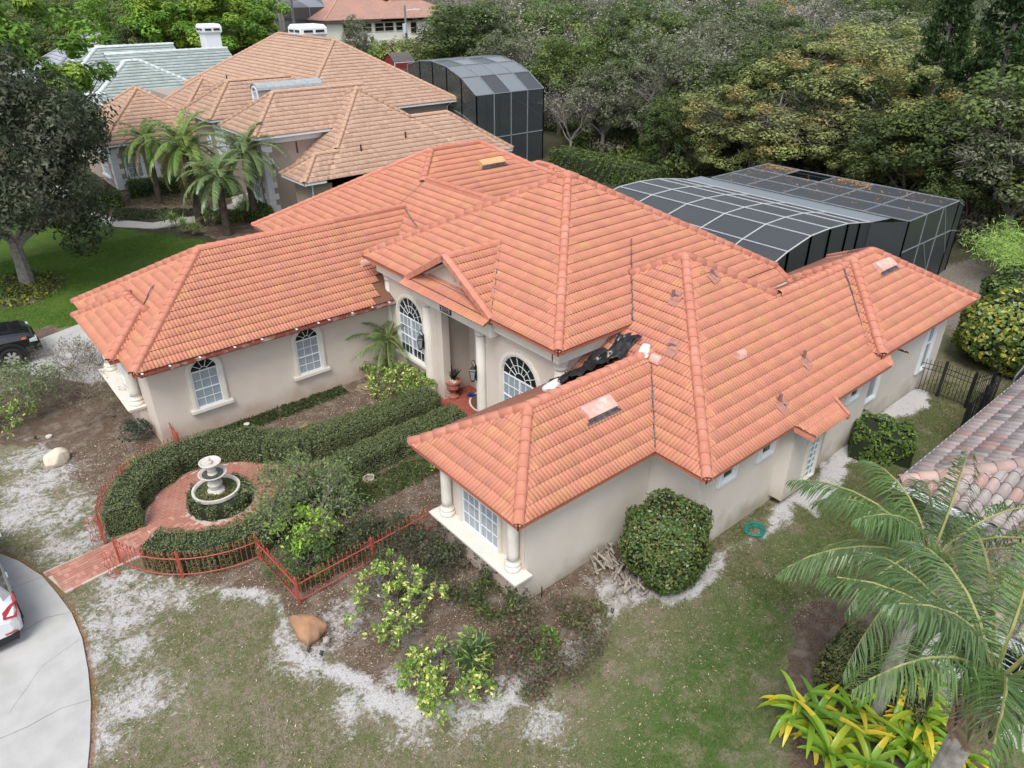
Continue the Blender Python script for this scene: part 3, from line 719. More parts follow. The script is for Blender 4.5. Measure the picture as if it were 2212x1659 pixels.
# urns
def urn(x,y,label,plant=True):
    U_=root('urn_planter',(x,y,.09),label,'planter'); m=mat('terracotta_urn',(.36,.13,.09),(.28,.10,.075),9,rough=.85)
    q=MB(); q.lathe((x,y,.09),[(.19,0),(.20,.08),(.12,.13),(.08,.22),(.10,.30),(.20,.36),(.24,.42),(.24,.55),(.22,.58),(.28,.62),(.29,.68),(.24,.68)],20); q.build('urn',m,U_,smooth=False)
    if plant:
        q=MB()
        for i in range(40): a=random.random()*6.28;r=random.random()*.2; q.lathe((x+math.cos(a)*r,y+math.sin(a)*r,.77),[(.001,-.02),(.022,0),(.001,.02)],5)
        q.build('pebbles',mat('white_pebbles',(.6,.58,.53),rough=.7),U_)['kind']='stuff'
        q=MB()
        for i in range(16):
            a=random.random()*6.28; t=.06+random.random()*.14; h=.3+random.random()*.25; p0=Vector((x,y,.78)); p1=Vector((x+math.cos(a)*t*1.6,y+math.sin(a)*t*1.6,.78+h))
            for k in range(34):
                f=.15+.85*k/34; c=p0.lerp(p1,f); b=random.random()*6.28; d=Vector((math.cos(b)*.07,math.sin(b)*.07,.05)); s_=d.cross(Vector((0,0,1))).normalized()*.012; q.poly([c-s_,c+d,c+s_])
        q.build('shrub',mat('dark_needles',(.018,.03,.02),(.03,.045,.03),10,rough=.7),U_)
urn(12.93,18.66,'terracotta urn with small dark conifer beside the left porch column'); urn(12.95,16.35,'terracotta urn half hidden behind the right porch column',False)
# door mat, sandals
mb=MB(); pts=[(13.9,17.55+.95*math.cos(math.pi*i/18)*1.0) for i in range(0)]
def half(r,z0,z1,m): 
    P=[(13.89-math.sin(math.pi*i/20)*r,17.5+math.cos(math.pi*i/20)*r) for i in range(21)]; mb.prism(P,z0,z1,m)
half(.92,.09,.098,0); half(.86,.098,.104,1)
o=mb.build('door_mat',[M_CREAM,mat('brown_mat',(.15,.085,.045),(.11,.06,.035),20,rough=.95)]); meta(o,'brown half-round door mat with white rim on the porch bricks','door mat')
mb=MB(); mb.tube([(13.35,18.35,.12),(13.5,18.42,.14),(13.6,18.34,.12)],.05,6); mb.tube([(13.38,18.25,.12),(13.52,18.30,.14),(13.62,18.22,.12)],.045,6); o=mb.build('sandals',mat('blue_rubber',(.02,.03,.2),rough=.5)); meta(o,'pair of small blue sandals on the porch floor by the urn','sandals')
# ================================================================== GROUND
def G(*pts): return [tuple(g(u,v)[:2]) for u,v in pts]
def sdist(X,Y,poly):
    # signed distance, positive inside
    d=np.full(X.shape,1e9); ins=np.zeros(X.shape,bool); n=len(poly)
    for i in range(n):
        x1,y1=poly[i];x2,y2=poly[(i+1)%n]; ex,ey=x2-x1,y2-y1
        t=np.clip(((X-x1)*ex+(Y-y1)*ey)/(ex*ex+ey*ey+1e-9),0,1); d=np.minimum(d,np.hypot(X-x1-t*ex,Y-y1-t*ey))
        c=((y1>Y)!=(y2>Y))&(X<(x2-x1)*(Y-y1)/(y2-y1+1e-12)+x1); ins^=c
    return np.where(ins,d,-d)
def pdist(X,Y,pl):
    d=np.full(X.shape,1e9)
    for (x1,y1),(x2,y2) in zip(pl[:-1],pl[1:]):
        ex,ey=x2-x1,y2-y1; t=np.clip(((X-x1)*ex+(Y-y1)*ey)/(ex*ex+ey*ey+1e-9),0,1); d=np.minimum(d,np.hypot(X-x1-t*ex,Y-y1-t*ey))
    return d
def sm(d,s): return np.clip(.5+d/(2*s),0,1)
xs=np.concatenate([[-1500,-700,-300,-120,-60,-30,-20,-14],np.arange(-10,34,.16),[36,40,46,54,64,80,100,140,200,300,500,900,1800]])
ys=np.concatenate([[-1500,-700,-300,-120,-60,-30,-16,-10],np.arange(-6,50,.16),[52,55,60,66,74,84,100,130,170,230,320,500,900,1800]])
XX,YY=np.meshgrid(xs,ys,indexing='ij'); nX,nY=XX.shape
wn=lambda a,b,c:np.sin(XX*a+c)*np.sin(YY*b+c*1.7)
wob=.22*wn(2.1,1.7,.3)+.12*wn(4.7,5.3,1.1)+.10*wn(9.1,8.3,2.2)
X1=XX+wob; Y1=YY+.22*wn(1.9,2.6,4.)+.1*wn(6.2,5.1,.7)
MULCH=[G((-60,745),(120,700),(330,920),(400,992),(300,1060),(238,1125),(205,1070),(150,1035),(95,985),(0,955),(-80,950)),
       [(4.2,22.3),(12.7,22.3),(12.7,19.0),(7.2,19.0),(5.4,20.7),(4.2,21.3)],
       [(7.0,17.2),(12.6,17.0),(12.7,13.0),(8.4,13.1),(4.4,13.2),(4.2,15.4),(5.6,16.2)],
       G((250,1235),(430,1262),(570,1280),(640,1350),(705,1400),(760,1455),(840,1500),(900,1530),(1010,1525),(1100,1480),(1230,1400),(1310,1310),(1275,1230),(1119,1290),(945,1130),(648,1300),(556,1212),(420,1245)),
       G((1240,1225),(1390,1300),(1480,1280),(1420,1120)),
       G((1700,1640),(1690,1480),(1730,1330),(1800,1300),(2212,1500),(2212,1800),(1690,1800)),
       G((215,470),(270,420),(420,395),(560,430),(640,520),(600,545),(480,520),(430,505),(395,500),(360,468),(240,480)),
       G((15,640),(-10,610),(40,588),(110,592),(142,612),(110,640),(50,662),(-30,665))]
mulch=np.zeros_like(XX)
for i,p in enumerate(MULCH): mulch=np.maximum(mulch,sm(sdist(X1,Y1,p),.18))
SAND=G((255,1245),(430,1272),(560,1288),(600,1330),(640,1390),(700,1432),(780,1478),(880,1528),(950,1548),(1050,1540),(1150,1478),(1260,1380),(1340,1318),(1440,1285),(1540,1235),(1640,1150),(1740,1070),(1800,1010))
sand=sm(.20+.16*wn(1.3,1.1,2.)-pdist(X1,Y1,SAND),.22)*.95
sand=np.maximum(sand,sm(.42-pdist(X1,Y1,G((1740,1085),(1860,950),(1985,850))),.15))
sand=np.maximum(sand,sm(sdist(X1,Y1,G((1250,1250),(1330,1225),(1420,1300),(1330,1340))),.3)*.8)
def spots(L,amp=1.):
    z=np.zeros_like(XX)
    for u,v,r in L:
        c=g(u,v); z=np.maximum(z,amp*np.exp(-((XX-c.x)**2+(YY-c.y)**2)/(r*r)))
    return z
patch=spots([(60,990,1.0),(100,1030,1.1),(130,1110,1.2),(50,1110,1.3),(150,1180,.9),(60,1050,1.2),(190,1160,.7),(240,1300,.9),(220,1350,.8),(200,1420,.8),(265,1340,.9),(330,1290,.8),(280,1395,.7),(300,1500,.9),(270,1535,.7),(220,1590,.7),(390,1290,.6),(250,1260,.7),(660,1420,.8),(780,1520,.7),(1010,1545,.6),(740,1340,.7),(1180,1570,.6),(860,1480,.6),(1110,1480,.6),(900,1560,.7)])
LUSH=[G((-400,700),(-100,480),(100,470),(200,475),(300,500),(430,520),(560,560),(560,640),(300,700),(120,712),(0,740),(-300,900)), [(13,28),(34,28),(34,39.5),(13,39.5)],[(22,24),(34,24),(34,30),(22,30)]]
lush=np.zeros_like(XX)
for p in LUSH: lush=np.maximum(lush,sm(sdist(X1,Y1,p),.6))
RG=G((1330,1500),(1500,1330),(1620,1230),(1800,1060),(2010,880),(2060,900),(1980,1000),(1740,1330),(1690,1480),(1690,1800),(1250,1900),(1280,1640))
rg=sm(sdist(X1,Y1,RG),1.6)
DIRT=G((2010,560),(2050,490),(2110,560),(2170,700),(2212,800),(2100,760),(2020,680))
dirt=sm(sdist(X1,Y1,DIRT),.8)
LAWN=[(-30,-30),(30,-30),(30,8),(27,27),(12,27),(12,31),(-30,60)]
lawn=np.maximum(sm(sdist(X1,Y1,LAWN),1.),sm(sdist(X1,Y1,[(26,4),(33,4),(33,12),(26,12)]),1.))
rim=sm(.16-np.abs(np.hypot(XX-g(-160,1510).x,YY-g(-160,1510).y)-0),.1)*0
def fa(me,name,a): at=me.attributes.new(name,'FLOAT','POINT'); at.data.foreach_set('value',np.ascontiguousarray(a.ravel(),dtype=np.float32))
zz=np.where((XX>-10)&(XX<34)&(YY>-6)&(YY<50),.02*wn(.9,1.1,.5)+.008*wn(7,6,1.5)-.012,-.02)
idx=np.arange(nX*nY).reshape(nX,nY); F=np.stack([idx[:-1,:-1],idx[1:,:-1],idx[1:,1:],idx[:-1,1:]],-1).reshape(-1,4)
gm=bpy.data.materials.new('ground_soil_and_grass'); gm.use_nodes=True
me=mesh_np('ground',np.stack([XX,YY,zz],-1).reshape(-1,3),F,gm,smooth=True)
DRp=G((0,1197),(40,1213),(92,1246),(125,1285),(155,1325),(178,1380),(191,1450),(197,1520),(195,1600),(188,1680),(170,1800))
rust=sm(.13-pdist(XX,YY,DRp),.08)
for n_,a in (('rust',rust),('mulch',mulch),('sand',sand),('patch',patch),('lush',lush),('rg',rg),('dirt',dirt),('lawn',lawn)): fa(me,n_,a)
go=link('ground',me); go['kind']='structure'
nt=gm.node_tree; bs=nt.nodes['Principled BSDF']; bs.inputs['Roughness'].default_value=.95; bs.inputs['Specular IOR Level'].default_value=.1
pos=nd(nt,'ShaderNodeNewGeometry').outputs['Position']
def N_(s,det=6,r=.62,dist=0.):
    n=nd(nt,'ShaderNodeTexNoise'); n.inputs['Scale'].default_value=s; n.inputs['Detail'].default_value=det; n.inputs['Roughness'].default_value=r; n.inputs['Distortion'].default_value=dist
    nt.links.new(pos,n.inputs['Vector']); return n.outputs['Fac']
def R_(f,a,b,c=0.,d=1.):
    r=nd(nt,'ShaderNodeMapRange'); 
    for i,v in zip((1,2,3,4),(a,b,c,d)): r.inputs[i].default_value=v
    nt.links.new(f,r.inputs[0]); return r.outputs[0]
def M_(op,a,b):
    n=nd(nt,'ShaderNodeMath',operation=op)
    for i,v in enumerate((a,b)):
        if isinstance(v,(int,float)): n.inputs[i].default_value=v
        else: nt.links.new(v,n.inputs[i])
    return n.outputs[0]
def X_(f,a,b):
    x=nd(nt,'ShaderNodeMix',data_type='RGBA')
    if isinstance(f,float): x.inputs[0].default_value=f
    else: nt.links.new(f,x.inputs[0])
    for i,v in ((6,a),(7,b)):
        if isinstance(v,tuple): x.inputs[i].default_value=v+(1,)
        else: nt.links.new(v,x.inputs[i])
    return x.outputs[2]
A_=lambda n:nd(nt,'ShaderNodeAttribute',attribute_name=n).outputs['Fac']
fine=N_(34,5,.75); mid=N_(7,6,.65); big=N_(1.4,5,.6); vf=N_(90,3,.7)
under=X_(R_(mid,.35,.65),(.035,.04,.022),(.075,.068,.045))
dead=X_(R_(fine,.36,.64),(.13,.105,.075),(.28,.24,.18)); olive=X_(R_(fine,.35,.65),(.065,.08,.03),(.16,.17,.08))
lawnc=X_(R_(M_('ADD',mid,M_('MULTIPLY',big,.8)),.74,1.02),dead,olive)
greenc=X_(R_(fine,.3,.7),(.035,.07,.016),(.095,.145,.04)); greend=X_(R_(M_('ADD',big,M_('MULTIPLY',mid,.5)),.72,.92),greenc,X_(R_(fine,.35,.65),(.10,.11,.05),(.22,.205,.12)))
lushc=X_(R_(vf,.3,.7),X_(R_(big,.4,.65),(.035,.08,.012),(.06,.09,.018)),X_(R_(big,.4,.65),(.07,.15,.022),(.125,.155,.04)))
mulchc=X_(R_(fine,.38,.62),(.055,.036,.027),(.18,.135,.10)); mulchc=X_(R_(N_(2.1,4),.48,.66),mulchc,X_(R_(vf,.35,.65),(.12,.10,.085),(.27,.225,.18)))
sandc=X_(R_(fine,.3,.7),(.33,.315,.315),(.56,.555,.565))
dirtc=X_(R_(mid,.3,.7),(.12,.105,.085),(.22,.20,.175))
def edge(attr,amt=.9,s=.12,no=None):
    no=no or mid
    return R_(M_('ADD',A_(attr),M_('MULTIPLY',M_('SUBTRACT',no,.5),amt)),.5-s,.5+s)
col=X_(edge('lawn'),under,lawnc)
col=X_(edge('rg',1.6,.2,big),col,greend)
col=X_(edge('lush',.8),col,lushc)
col=X_(edge('dirt',.9),col,dirtc)
col=X_(edge('mulch',.7,.1),col,mulchc)
pn=M_('ADD',M_('MULTIPLY',N_(2.2,8,.72,1.2),.6),M_('MULTIPLY',N_(13.,6,.7,.5),.4))
col=X_(R_(M_('ADD',M_('MULTIPLY',A_('patch'),.20),pn),.60,.72,0.,.92),col,sandc)
col=X_(R_(M_('ADD',A_('sand'),M_('MULTIPLY',M_('SUBTRACT',pn,.5),3.2)),.40,.85,0.,.95),col,sandc)
col=X_(R_(M_('ADD',A_('rust'),M_('MULTIPLY',M_('SUBTRACT',mid,.5),1.2)),.5,.8,0.,.8),col,X_(R_(fine,.3,.7),(.13,.065,.03),(.30,.16,.08)))
nt.links.new(col,bs.inputs['Base Color'])
bp=nd(nt,'ShaderNodeBump'); bp.inputs['Strength'].default_value=.7; bp.inputs['Distance'].default_value=.03; nt.links.new(M_('ADD',fine,M_('MULTIPLY',mid,1.2)),bp.inputs['Height']); nt.links.new(bp.outputs[0],bs.inputs['Normal'])
# sampled masks for scattering
from bisect import bisect
def samp(a,x,y):
    i=np.clip(np.searchsorted(xs,x)-1,0,nX-2); j=np.clip(np.searchsorted(ys,y)-1,0,nY-2); return a[i,j]
# ------------------------------------------------------------------ paving
def sheet(name,poly,z,m,h=.08,label=None):
    q=MB(); q.prism(poly,z-h,z); o=q.build(name,m); o['kind']='structure'; return o
M_CONC=mat('concrete',(.39,.39,.38),(.33,.33,.32),1.6,rough=.85,bump=.15,bscale=40,c3=(.43,.425,.415),s3=.6)
nt2=M_CONC.node_tree
DR=G((-300,1150),(-60,1187),(0,1197),(40,1213),(92,1246),(125,1285),(155,1325),(178,1380),(191,1450),(197,1520),(195,1600),(188,1680),(170,1800),(-200,1900),(-700,1700),(-600,1300))
sheet('driveway',DR,.03,M_CONC)
drv=[o for o in COL.objects if o.name=='driveway'][0]
M_CRACK=mat('joint_crack',(.20,.19,.175),rough=.95)
def crack(pts,w=.012,wig=.02,parent=drv,z=.034):
    q=MB(); P=[g(u,v,.03) for u,v in pts]; L=[]
    for a,b in zip(P[:-1],P[1:]):
        n=max(2,int((b-a).length/.12))
        for i in range(n): L.append(a.lerp(b,i/n)+Vector(((random.random()-.5)*wig,(random.random()-.5)*wig,0)))
    L.append(P[-1])
    for i,(a,b) in enumerate(zip(L[:-1],L[1:])):
        d=(b-a).normalized(); n=Vector((-d.y,d.x,0))*w*.45*(.4+random.random()); q.poly([(a+n).to_tuple()[:2]+(z+i*.00001,),(a-n).to_tuple()[:2]+(z+i*.00001,),(b-n).to_tuple()[:2]+(z+i*.00001,),(b+n).to_tuple()[:2]+(z+i*.00001,)])
    q.build('crack',M_CRACK,parent)
crack([(20,1272),(92,1246)],.012,.004); crack([(50,1365),(100,1334),(154,1322)],.014,.03); crack([(-60,1620),(60,1570),(130,1530),(193,1512)],.016,.04); crack([(20,1540),(90,1440),(170,1382)],.005,.01)
DR2=G((66,768),(55,745),(180,697),(300,690),(330,800),(200,830),(90,812),(0,800),(-200,860),(-400,900),(-400,830),(-100,790))
sheet('garage_driveway',DR2,.02,M_CONC)
SW=G((155,452),(200,475),(250,490),(330,494),(430,481),(470,470),(500,462),(520,455),(525,420),(500,425),(503,440),(420,466),(330,482),(262,476),(215,462),(185,440),(175,425),(120,400),(100,410))
sheet('sidewalk',SW,.03,mat('pale_concrete',(.47,.455,.42),(.42,.405,.375),2.,rough=.85))
# brick walk: base slab + individual bricks
M_BRK=mat('walk_brick',(.37,.17,.125),(.31,.135,.10),5.,rough=.8,c3=(.39,.21,.17),s3=1.4)
M_BRK2=mat('walk_brick_pale',(.47,.235,.18),(.40,.19,.14),5.,rough=.8)
M_MORT=mat('walk_mortar',(.50,.42,.37),(.42,.34,.30),9.,rough=.95)
PC=Vector((4.3,18.15)); PR=2.2
WALK=[tuple(p) for p in ((-.22,18.28),(.08,17.08),(1.4,17.28),(2.6,17.3),(2.6,18.5),(1.38,18.38))]
wk=sheet('brick_walk',[(-.22,18.26),(.06,17.10),(1.38,17.27),(3.0,17.30),(3.0,18.45),(1.36,18.36)],.035,M_MORT)
pz=sheet('brick_plaza',[(PC.x+math.cos(t*math.pi/24)*PR,PC.y+math.sin(t*math.pi/24)*PR) for t in range(48)],.030,M_MORT)
w2_=sheet('brick_path',[(6.3,17.5),(12.05,17.5),(12.05,18.12),(6.3,18.12)],.040,M_MORT)
def brickmesh(m,l=.192,w=.092):
    q=MB(); q.box((-l/2,-w/2,0),(l/2,w/2,.014)); return q.build('brick',m,mesh_only=True)
BM=[brickmesh(M_BRK),brickmesh(M_BRK2),brickmesh(M_BRK)]
nbk=0; extra=MB()
def brick(par,x,y,z,rot):
    global nbk
    if nbk<298:
        o=bpy.data.objects.new('brick',BM[random.randrange(3)]); COL.objects.link(o); o.parent=par; o.location=(x,y,z+random.random()*.003); o.rotation_euler=(0,0,rot); nbk+=1
    else:
        c,s_=math.cos(rot),math.sin(rot); l,w_=.096,.046; P=[(-l,-w_),(l,-w_),(l,w_),(-l,w_)]
        zt=z+.014+random.random()*.003; k=1+(random.random()-.5)*.2
        extra.add([(x+a*c-b*s_,y+a*s_+b*c,zz) for zz in (z,zt) for a,b in P],[(4,5,6,7),(0,1,5,4),(1,2,6,5),(2,3,7,6),(3,0,4,7)])
from mathutils import geometry
def inpoly(x,y,P):
    r=False;n=len(P)
    for i in range(n):
        x1,y1=P[i];x2,y2=P[(i+1)%n]
        if (y1>y)!=(y2>y) and x<(x2-x1)*(y-y1)/(y2-y1)+x1: r=not r
    return r
# basket weave on the walk (pairs turned alternately)
wa=math.radians(6); u_=Vector((math.cos(wa),math.sin(wa))); v_=Vector((-math.sin(wa),math.cos(wa))); o0=Vector((-.18,17.16)); s_=.205
WP=[(-.20,18.24),(.08,17.12),(1.38,17.29),(2.5,17.32),(2.5,18.42),(1.36,18.34)]
for i in range(14):
    for j in range(-2,8):
        c=o0+u_*(i+.5)*s_+v_*(j+.5)*s_
        for k in (-1,1):
            if (i+j)%2: p=c+v_*k*.051; r=wa
            else: p=c+u_*k*.051; r=wa+math.pi/2
            if inpoly(p.x,p.y,WP) and (p-PC).length>PR: brick(wk,p.x,p.y,.036,r)
# herringbone on the plaza
def herring(par,cx,cy,n,ang,test,z):
    c,s_=math.cos(ang),math.sin(ang); L=.204; W=.102
    for i in range(-n,n):
        for j in range(-n,n):
            # unit cell of two bricks
            bx,by=i*W+j*L, i*W-j*L
            for (dx,dy,r) in ((L/2,W/2,0),(L+W/2-W, -0.0+W+L/2-W,math.pi/2)):
                x=bx+dx if r==0 else bx+W/2; y=by+dy if r==0 else by+W+L/2
                X=cx+x*c-y*s_; Y=cy+x*s_+y*c
                if test(X,Y): brick(par,X,Y,z,ang+r)
ctr=Vector((4.1,17.85))
cands=[]
FC=Vector((4.3,18.15))
herring(pz,PC.x,PC.y,34,math.radians(20),lambda x,y:(Vector((x,y))-PC).length<PR-.22 and (Vector((x,y))-FC).length>.95,.031)
for t in range(150):
    a=2*math.pi*t/150; brick(pz,PC.x+math.cos(a)*(PR-.1),PC.y+math.sin(a)*(PR-.1),.031,a)
for i in range(27):
    for j in range(6): brick(w2_,6.6+i*.2+(j%2)*.1,17.55+j*.105,.041,0)
o=extra.build('bricks',M_BRK,pz); o['kind']='stuff'
# ================================================================== VEGETATION KIT
def leaves(P,size,asp=.5,up=.5,cols=None,nrm=None,jit=.6,fold=False,R=RNG):
    """P (n,3) leaf centres -> one rhombic quad each"""
    n=len(P); N=R.normal(size=(n,3)); N/=np.linalg.norm(N,axis=1)[:,None]+1e-9
    if nrm is not None: N=N*jit+nrm
    N[:,2]+=up; N/=np.linalg.norm(N,axis=1)[:,None]+1e-9
    T=R.normal(size=(n,3)); T-=N*(T*N).sum(1)[:,None]; T/=np.linalg.norm(T,axis=1)[:,None]+1e-9
    B=np.cross(N,T); s=(size*(.6+.8*R.rand(n)))[:,None]
    V=np.stack([P-T*s,P-B*s*asp,P+T*s,P+B*s*asp],1).reshape(-1,3)
    F=np.arange(4*n).reshape(n,4)
    return V,F
FOL=1.5
def vary(n,base,amt=.25,R=RNG,alt=None,pa=.0):
    c=np.tile(np.array(base,dtype=float),(n,1)); 
    if alt is not None: m=R.rand(n)<pa; c[m]=np.array(alt)
    return np.clip(c*FOL*(1+(R.rand(n,1)-.5)*2*amt),0,1)
class Cloud:
    def __init__(s): s.V=[];s.F=[];s.C=[];s.n=0
    def add(s,V,F,C): s.V.append(V);s.F.append(F+s.n);s.C.append(C);s.n+=len(V)
    def mesh(s,name,m): return mesh_np(name,np.concatenate(s.V),np.concatenate(s.F),m,np.concatenate(s.C))
def clump_points(c,r,n,R,shell=.55,flat=.8):
    d=R.normal(size=(n,3)); d/=np.linalg.norm(d,axis=1)[:,None]; k=(shell+(1-shell)*R.rand(n))**.7
    p=d*k[:,None]*r; p[:,2]*=flat; return p+c,d
def crown(R,rx,rz,zc,nc,nl,leaf,base,alt=None,pa=.2,clr=(.28,.5),asp=.5,lowcut=-.75,amt=.3,clumpamt=.25,up=.35,gap=0.):
    """crown of leaf clumps on an uneven ellipsoid, local coordinates"""
    C=Cloud(); ph=R.rand(6)*6.28
    for i in range(nc):
        d=R.normal(size=3); d/=np.linalg.norm(d)
        if d[2]<lowcut: d[2]=-d[2]
        k=(.35+.65*R.rand()**.45)*(1+.22*math.sin(3*math.atan2(d[1],d[0])+ph[0])+.15*math.sin(5*d[2]+ph[1]))
        c=np.array([d[0]*rx*k,d[1]*rx*k,zc+d[2]*rz*k]); r=rx*(clr[0]+(clr[1]-clr[0])*R.rand())*.6
        n=int(nl/nc); P,D=clump_points(c,r,n,R)
        b=np.array(base)*(1+(R.rand()-.5)*2*clumpamt)
        if alt is not None and R.rand()<pa: b=np.array(alt)*(1+(R.rand()-.5)*.3)
        V,F=leaves(P,leaf,asp,up,nrm=D,R=R); C.add(V,F,vary(n,b,amt,R))
    return C
def branches(R,h,spread,r0,levels=3,n1=6,n2=4,n3=3,zfrac=.35,upb=.5,col=None,sides=4,wig=.12):
    q=MB(); tips=[]
    def limb(p,d,L,r,lev):
        pts=[p]; n=4; dd=d.copy()
        for i in range(n):
            dd=(dd+Vector(((R.rand()-.5)*wig*4,(R.rand()-.5)*wig*4,(R.rand()-.35)*wig*3))).normalized(); pts.append(pts[-1]+dd*L/n)
        q.tube(pts,[r*(1-.75*i/n) for i in range(n+1)],sides if lev<2 else 3,cap=False)
        if lev<levels:
            k=(n1,n2,n3,n3)[lev]
            for i in range(k):
                t=.35+.65*(i+R.rand())/k; j=min(n-1,int(t*n)); b=pts[j].lerp(pts[j+1],t*n-j)
                a=R.rand()*6.28; side=Vector((math.cos(a),math.sin(a),upb*(R.rand()))); nd_=(dd*.6+side*spread).normalized()
                limb(b,nd_,L*(.45+.25*R.rand()),r*.42,lev+1)
        else: tips.append(pts[-1])
    q.tube([Vector((0,0,-.2)),Vector((0.02,0,h*zfrac*.5)),Vector((0,.03,h*zfrac))],[r0*1.25,r0,r0*.9],7,cap=False)
    for i in range(n1):
        a=6.28*i/n1+R.rand(); limb(Vector((0,0,h*zfrac*(.75+.25*R.rand()))),Vector((math.cos(a)*spread,math.sin(a)*spread,.8+.5*R.rand())).normalized(),h*(1-zfrac)*(.6+.35*R.rand()),r0*.55,1)
    return q,tips
def plant(name,loc,parts,label,cat,group=None,rot=0,sc=1.):
    r=root(name,loc,label,cat,group,rot); r.scale=(sc,sc,sc) if not hasattr(sc,'__len__') else sc
    for nm,me in parts: o=bpy.data.objects.new(nm,me); COL.objects.link(o); o.parent=r
    return r
# ---- templates
R_=None
def RS(k): return np.random.RandomState(k)
def tmpl_tree(seed,h,rx,rz,nc,nl,leaf,base,alt=None,pa=.2,bark=M_WOODBARK,r0=.16,zc=None,twigs=0,**k):
    R=RS(seed); zc=zc or h-rz; q,t=branches(R,h*.85,.75,r0,levels=2,n1=6,n2=3,zfrac=.32)
    tr=q.build('trunk',bark,mesh_only=True); C=crown(R,rx,rz,zc,nc,nl,leaf,base,alt,pa,**k)
    if twigs:
        d=R.normal(size=(twigs,3)); d/=np.linalg.norm(d,axis=1)[:,None]; d[:,2]=np.abs(d[:,2])*.9-.15; P=d*np.array([rx,rx,rz])*(.55+.5*R.rand(twigs,1))+np.array([0,0,zc]); V,F=leaves(P,.30,.045,0.,nrm=np.cross(d,R.normal(size=(twigs,3))),jit=.3,R=R); C.add(V,F,np.tile(np.array([[.20,.185,.16]]),(len(P),1))*(.7+.6*R.rand(len(P),1)))
    return [('trunk',tr),('crown',C.mesh('crown',M_LEAF))]
T={}
T['dark']=[tmpl_tree(20+i,8,2.9,2.9,85,13000,.105,(.042,.062,.020),(.065,.085,.025),.3,clr=(.26,.5)) for i in range(3)]
T['mid']=[tmpl_tree(30+i,8,2.8,2.9,85,13000,.105,(.070,.105,.030),(.10,.125,.036),.35,clr=(.26,.5)) for i in range(3)]
T['grey']=[tmpl_tree(40+i,8,3.0,3.2,120,14000,.085,(.082,.10,.052),(.115,.125,.08),.4,bark=M_GREYBARK,clr=(.22,.42),amt=.35,twigs=1500) for i in range(3)]
T['olive']=[tmpl_tree(50+i,8,3.2,3.5,230,42000,.065,(.15,.17,.062),(.20,.17,.06),.22,bark=M_GREYBARK,clr=(.15,.32),amt=.35,twigs=3500) for i in range(2)]
T['tan']=[tmpl_tree(60,8,2.8,2.8,80,10000,.10,(.21,.165,.07),(.16,.14,.06),.4,bark=M_GREYBARK)]
T['bright']=[tmpl_tree(70+i,9,3.4,3.6,110,26000,.11,(.085,.165,.02),(.14,.21,.028),.35,clr=(.2,.38),up=.6) for i in range(2)]
def tmpl_bare(seed,h=7,c=M_GREYBARK):
    R=RS(seed); q,t=branches(R,h,.8,.13,levels=4,n1=7,n2=5,n3=4,zfrac=.25,sides=3)
    me=q.build('trunk',c,mesh_only=True); C=Cloud(); P=np.array([tuple(p) for p in t]); P=np.repeat(P,2,axis=0)+R.normal(size=(2*len(P),3))*.22
    V,F=leaves(P,.10,.35,R=R); C.add(V,F,vary(len(P),(.24,.225,.19),.3,R)); return [('trunk',me),('crown',C.mesh('crown',M_LEAF))]
T['bare']=[tmpl_bare(80+i) for i in range(2)]
def tmpl_pine(seed,h=13,top=.35):
    R=RS(seed); q=MB(); q.tube([(0,0,-.2),(.1,.05,h*.5),(.0,.1,h)],[.2,.15,.04],7,cap=False); C=Cloud()
    for i in range(26):
        z=h*(1-top*R.rand()**.8); a=R.rand()*6.28; L=(.6+1.5*(h-z)/(h*top))*(.6+.5*R.rand()); e=Vector((math.cos(a)*L,math.sin(a)*L,z+.3*L))
        q.tube([(0,0,z),e],[.04,.012],3,cap=False); n=120; P,D=clump_points(np.array(e),.45+.25*R.rand(),n,R,.2); V,F=leaves(P,.17,.22,.5,nrm=D,R=R); C.add(V,F,vary(n,np.array((.10,.17,.045))*(.8+.5*R.rand()),.25,R))
    for i in range(14):
        z=h*(.25+.4*R.rand()); a=R.rand()*6.28; q.tube([(0,0,z),(math.cos(a)*.8,math.sin(a)*.8,z+.1)],[.03,.008],3,cap=False)
    return [('trunk',q.build('trunk',M_GREYBARK,mesh_only=True)),('crown',C.mesh('crown',M_LEAF))]
T['pine']=[tmpl_pine(90+i) for i in range(2)]
def tmpl_norfolk(seed,h=13.):
    R=RS(seed); q=MB(); q.tube([(0,0,-.2),(.0,.0,h*.5),(.05,.02,h)],[.24,.16,.03],8,cap=False); C=Cloud(); z=1.6
    while z<h-.3:
        L=2.7*(1-(z/h)**1.6)+.35; k=6
        a0=R.rand()*6
        for i in range(k):
            if R.rand()<.12: continue
            a=a0+6.28*i/k+(R.rand()-.5)*.3; l=L*(.75+.35*R.rand()); dz=-.12*l
            mid=Vector((math.cos(a)*l*.6,math.sin(a)*l*.6,z+dz)); e=Vector((math.cos(a)*l,math.sin(a)*l,z+dz*.4+.18*l)); q.tube([(0,0,z),mid,e],[.035,.02,.01],3,cap=False)
            n=int(60+55*l); t=.35+.65*R.rand(n)**.7; P=np.array([tuple(Vector((0,0,z)).lerp(mid,min(1,x/.6)) if x<.6 else tuple(mid.lerp(e,(x-.6)/.4))) for x in t]); w_=R.normal(size=(n,3))*np.array([.17,.17,.07]); P=P+w_
            V,F=leaves(P,.15,.3,.25,R=R); C.add(V,F,vary(n,np.array((.020,.040,.011))*(.75+.7*R.rand()),.3,R))
        z+=.42
    return [('trunk',q.build('trunk',M_GREYBARK,mesh_only=True)),('crown',C.mesh('crown',M_LEAF))]
T['norfolk']=[tmpl_norfolk(101)]
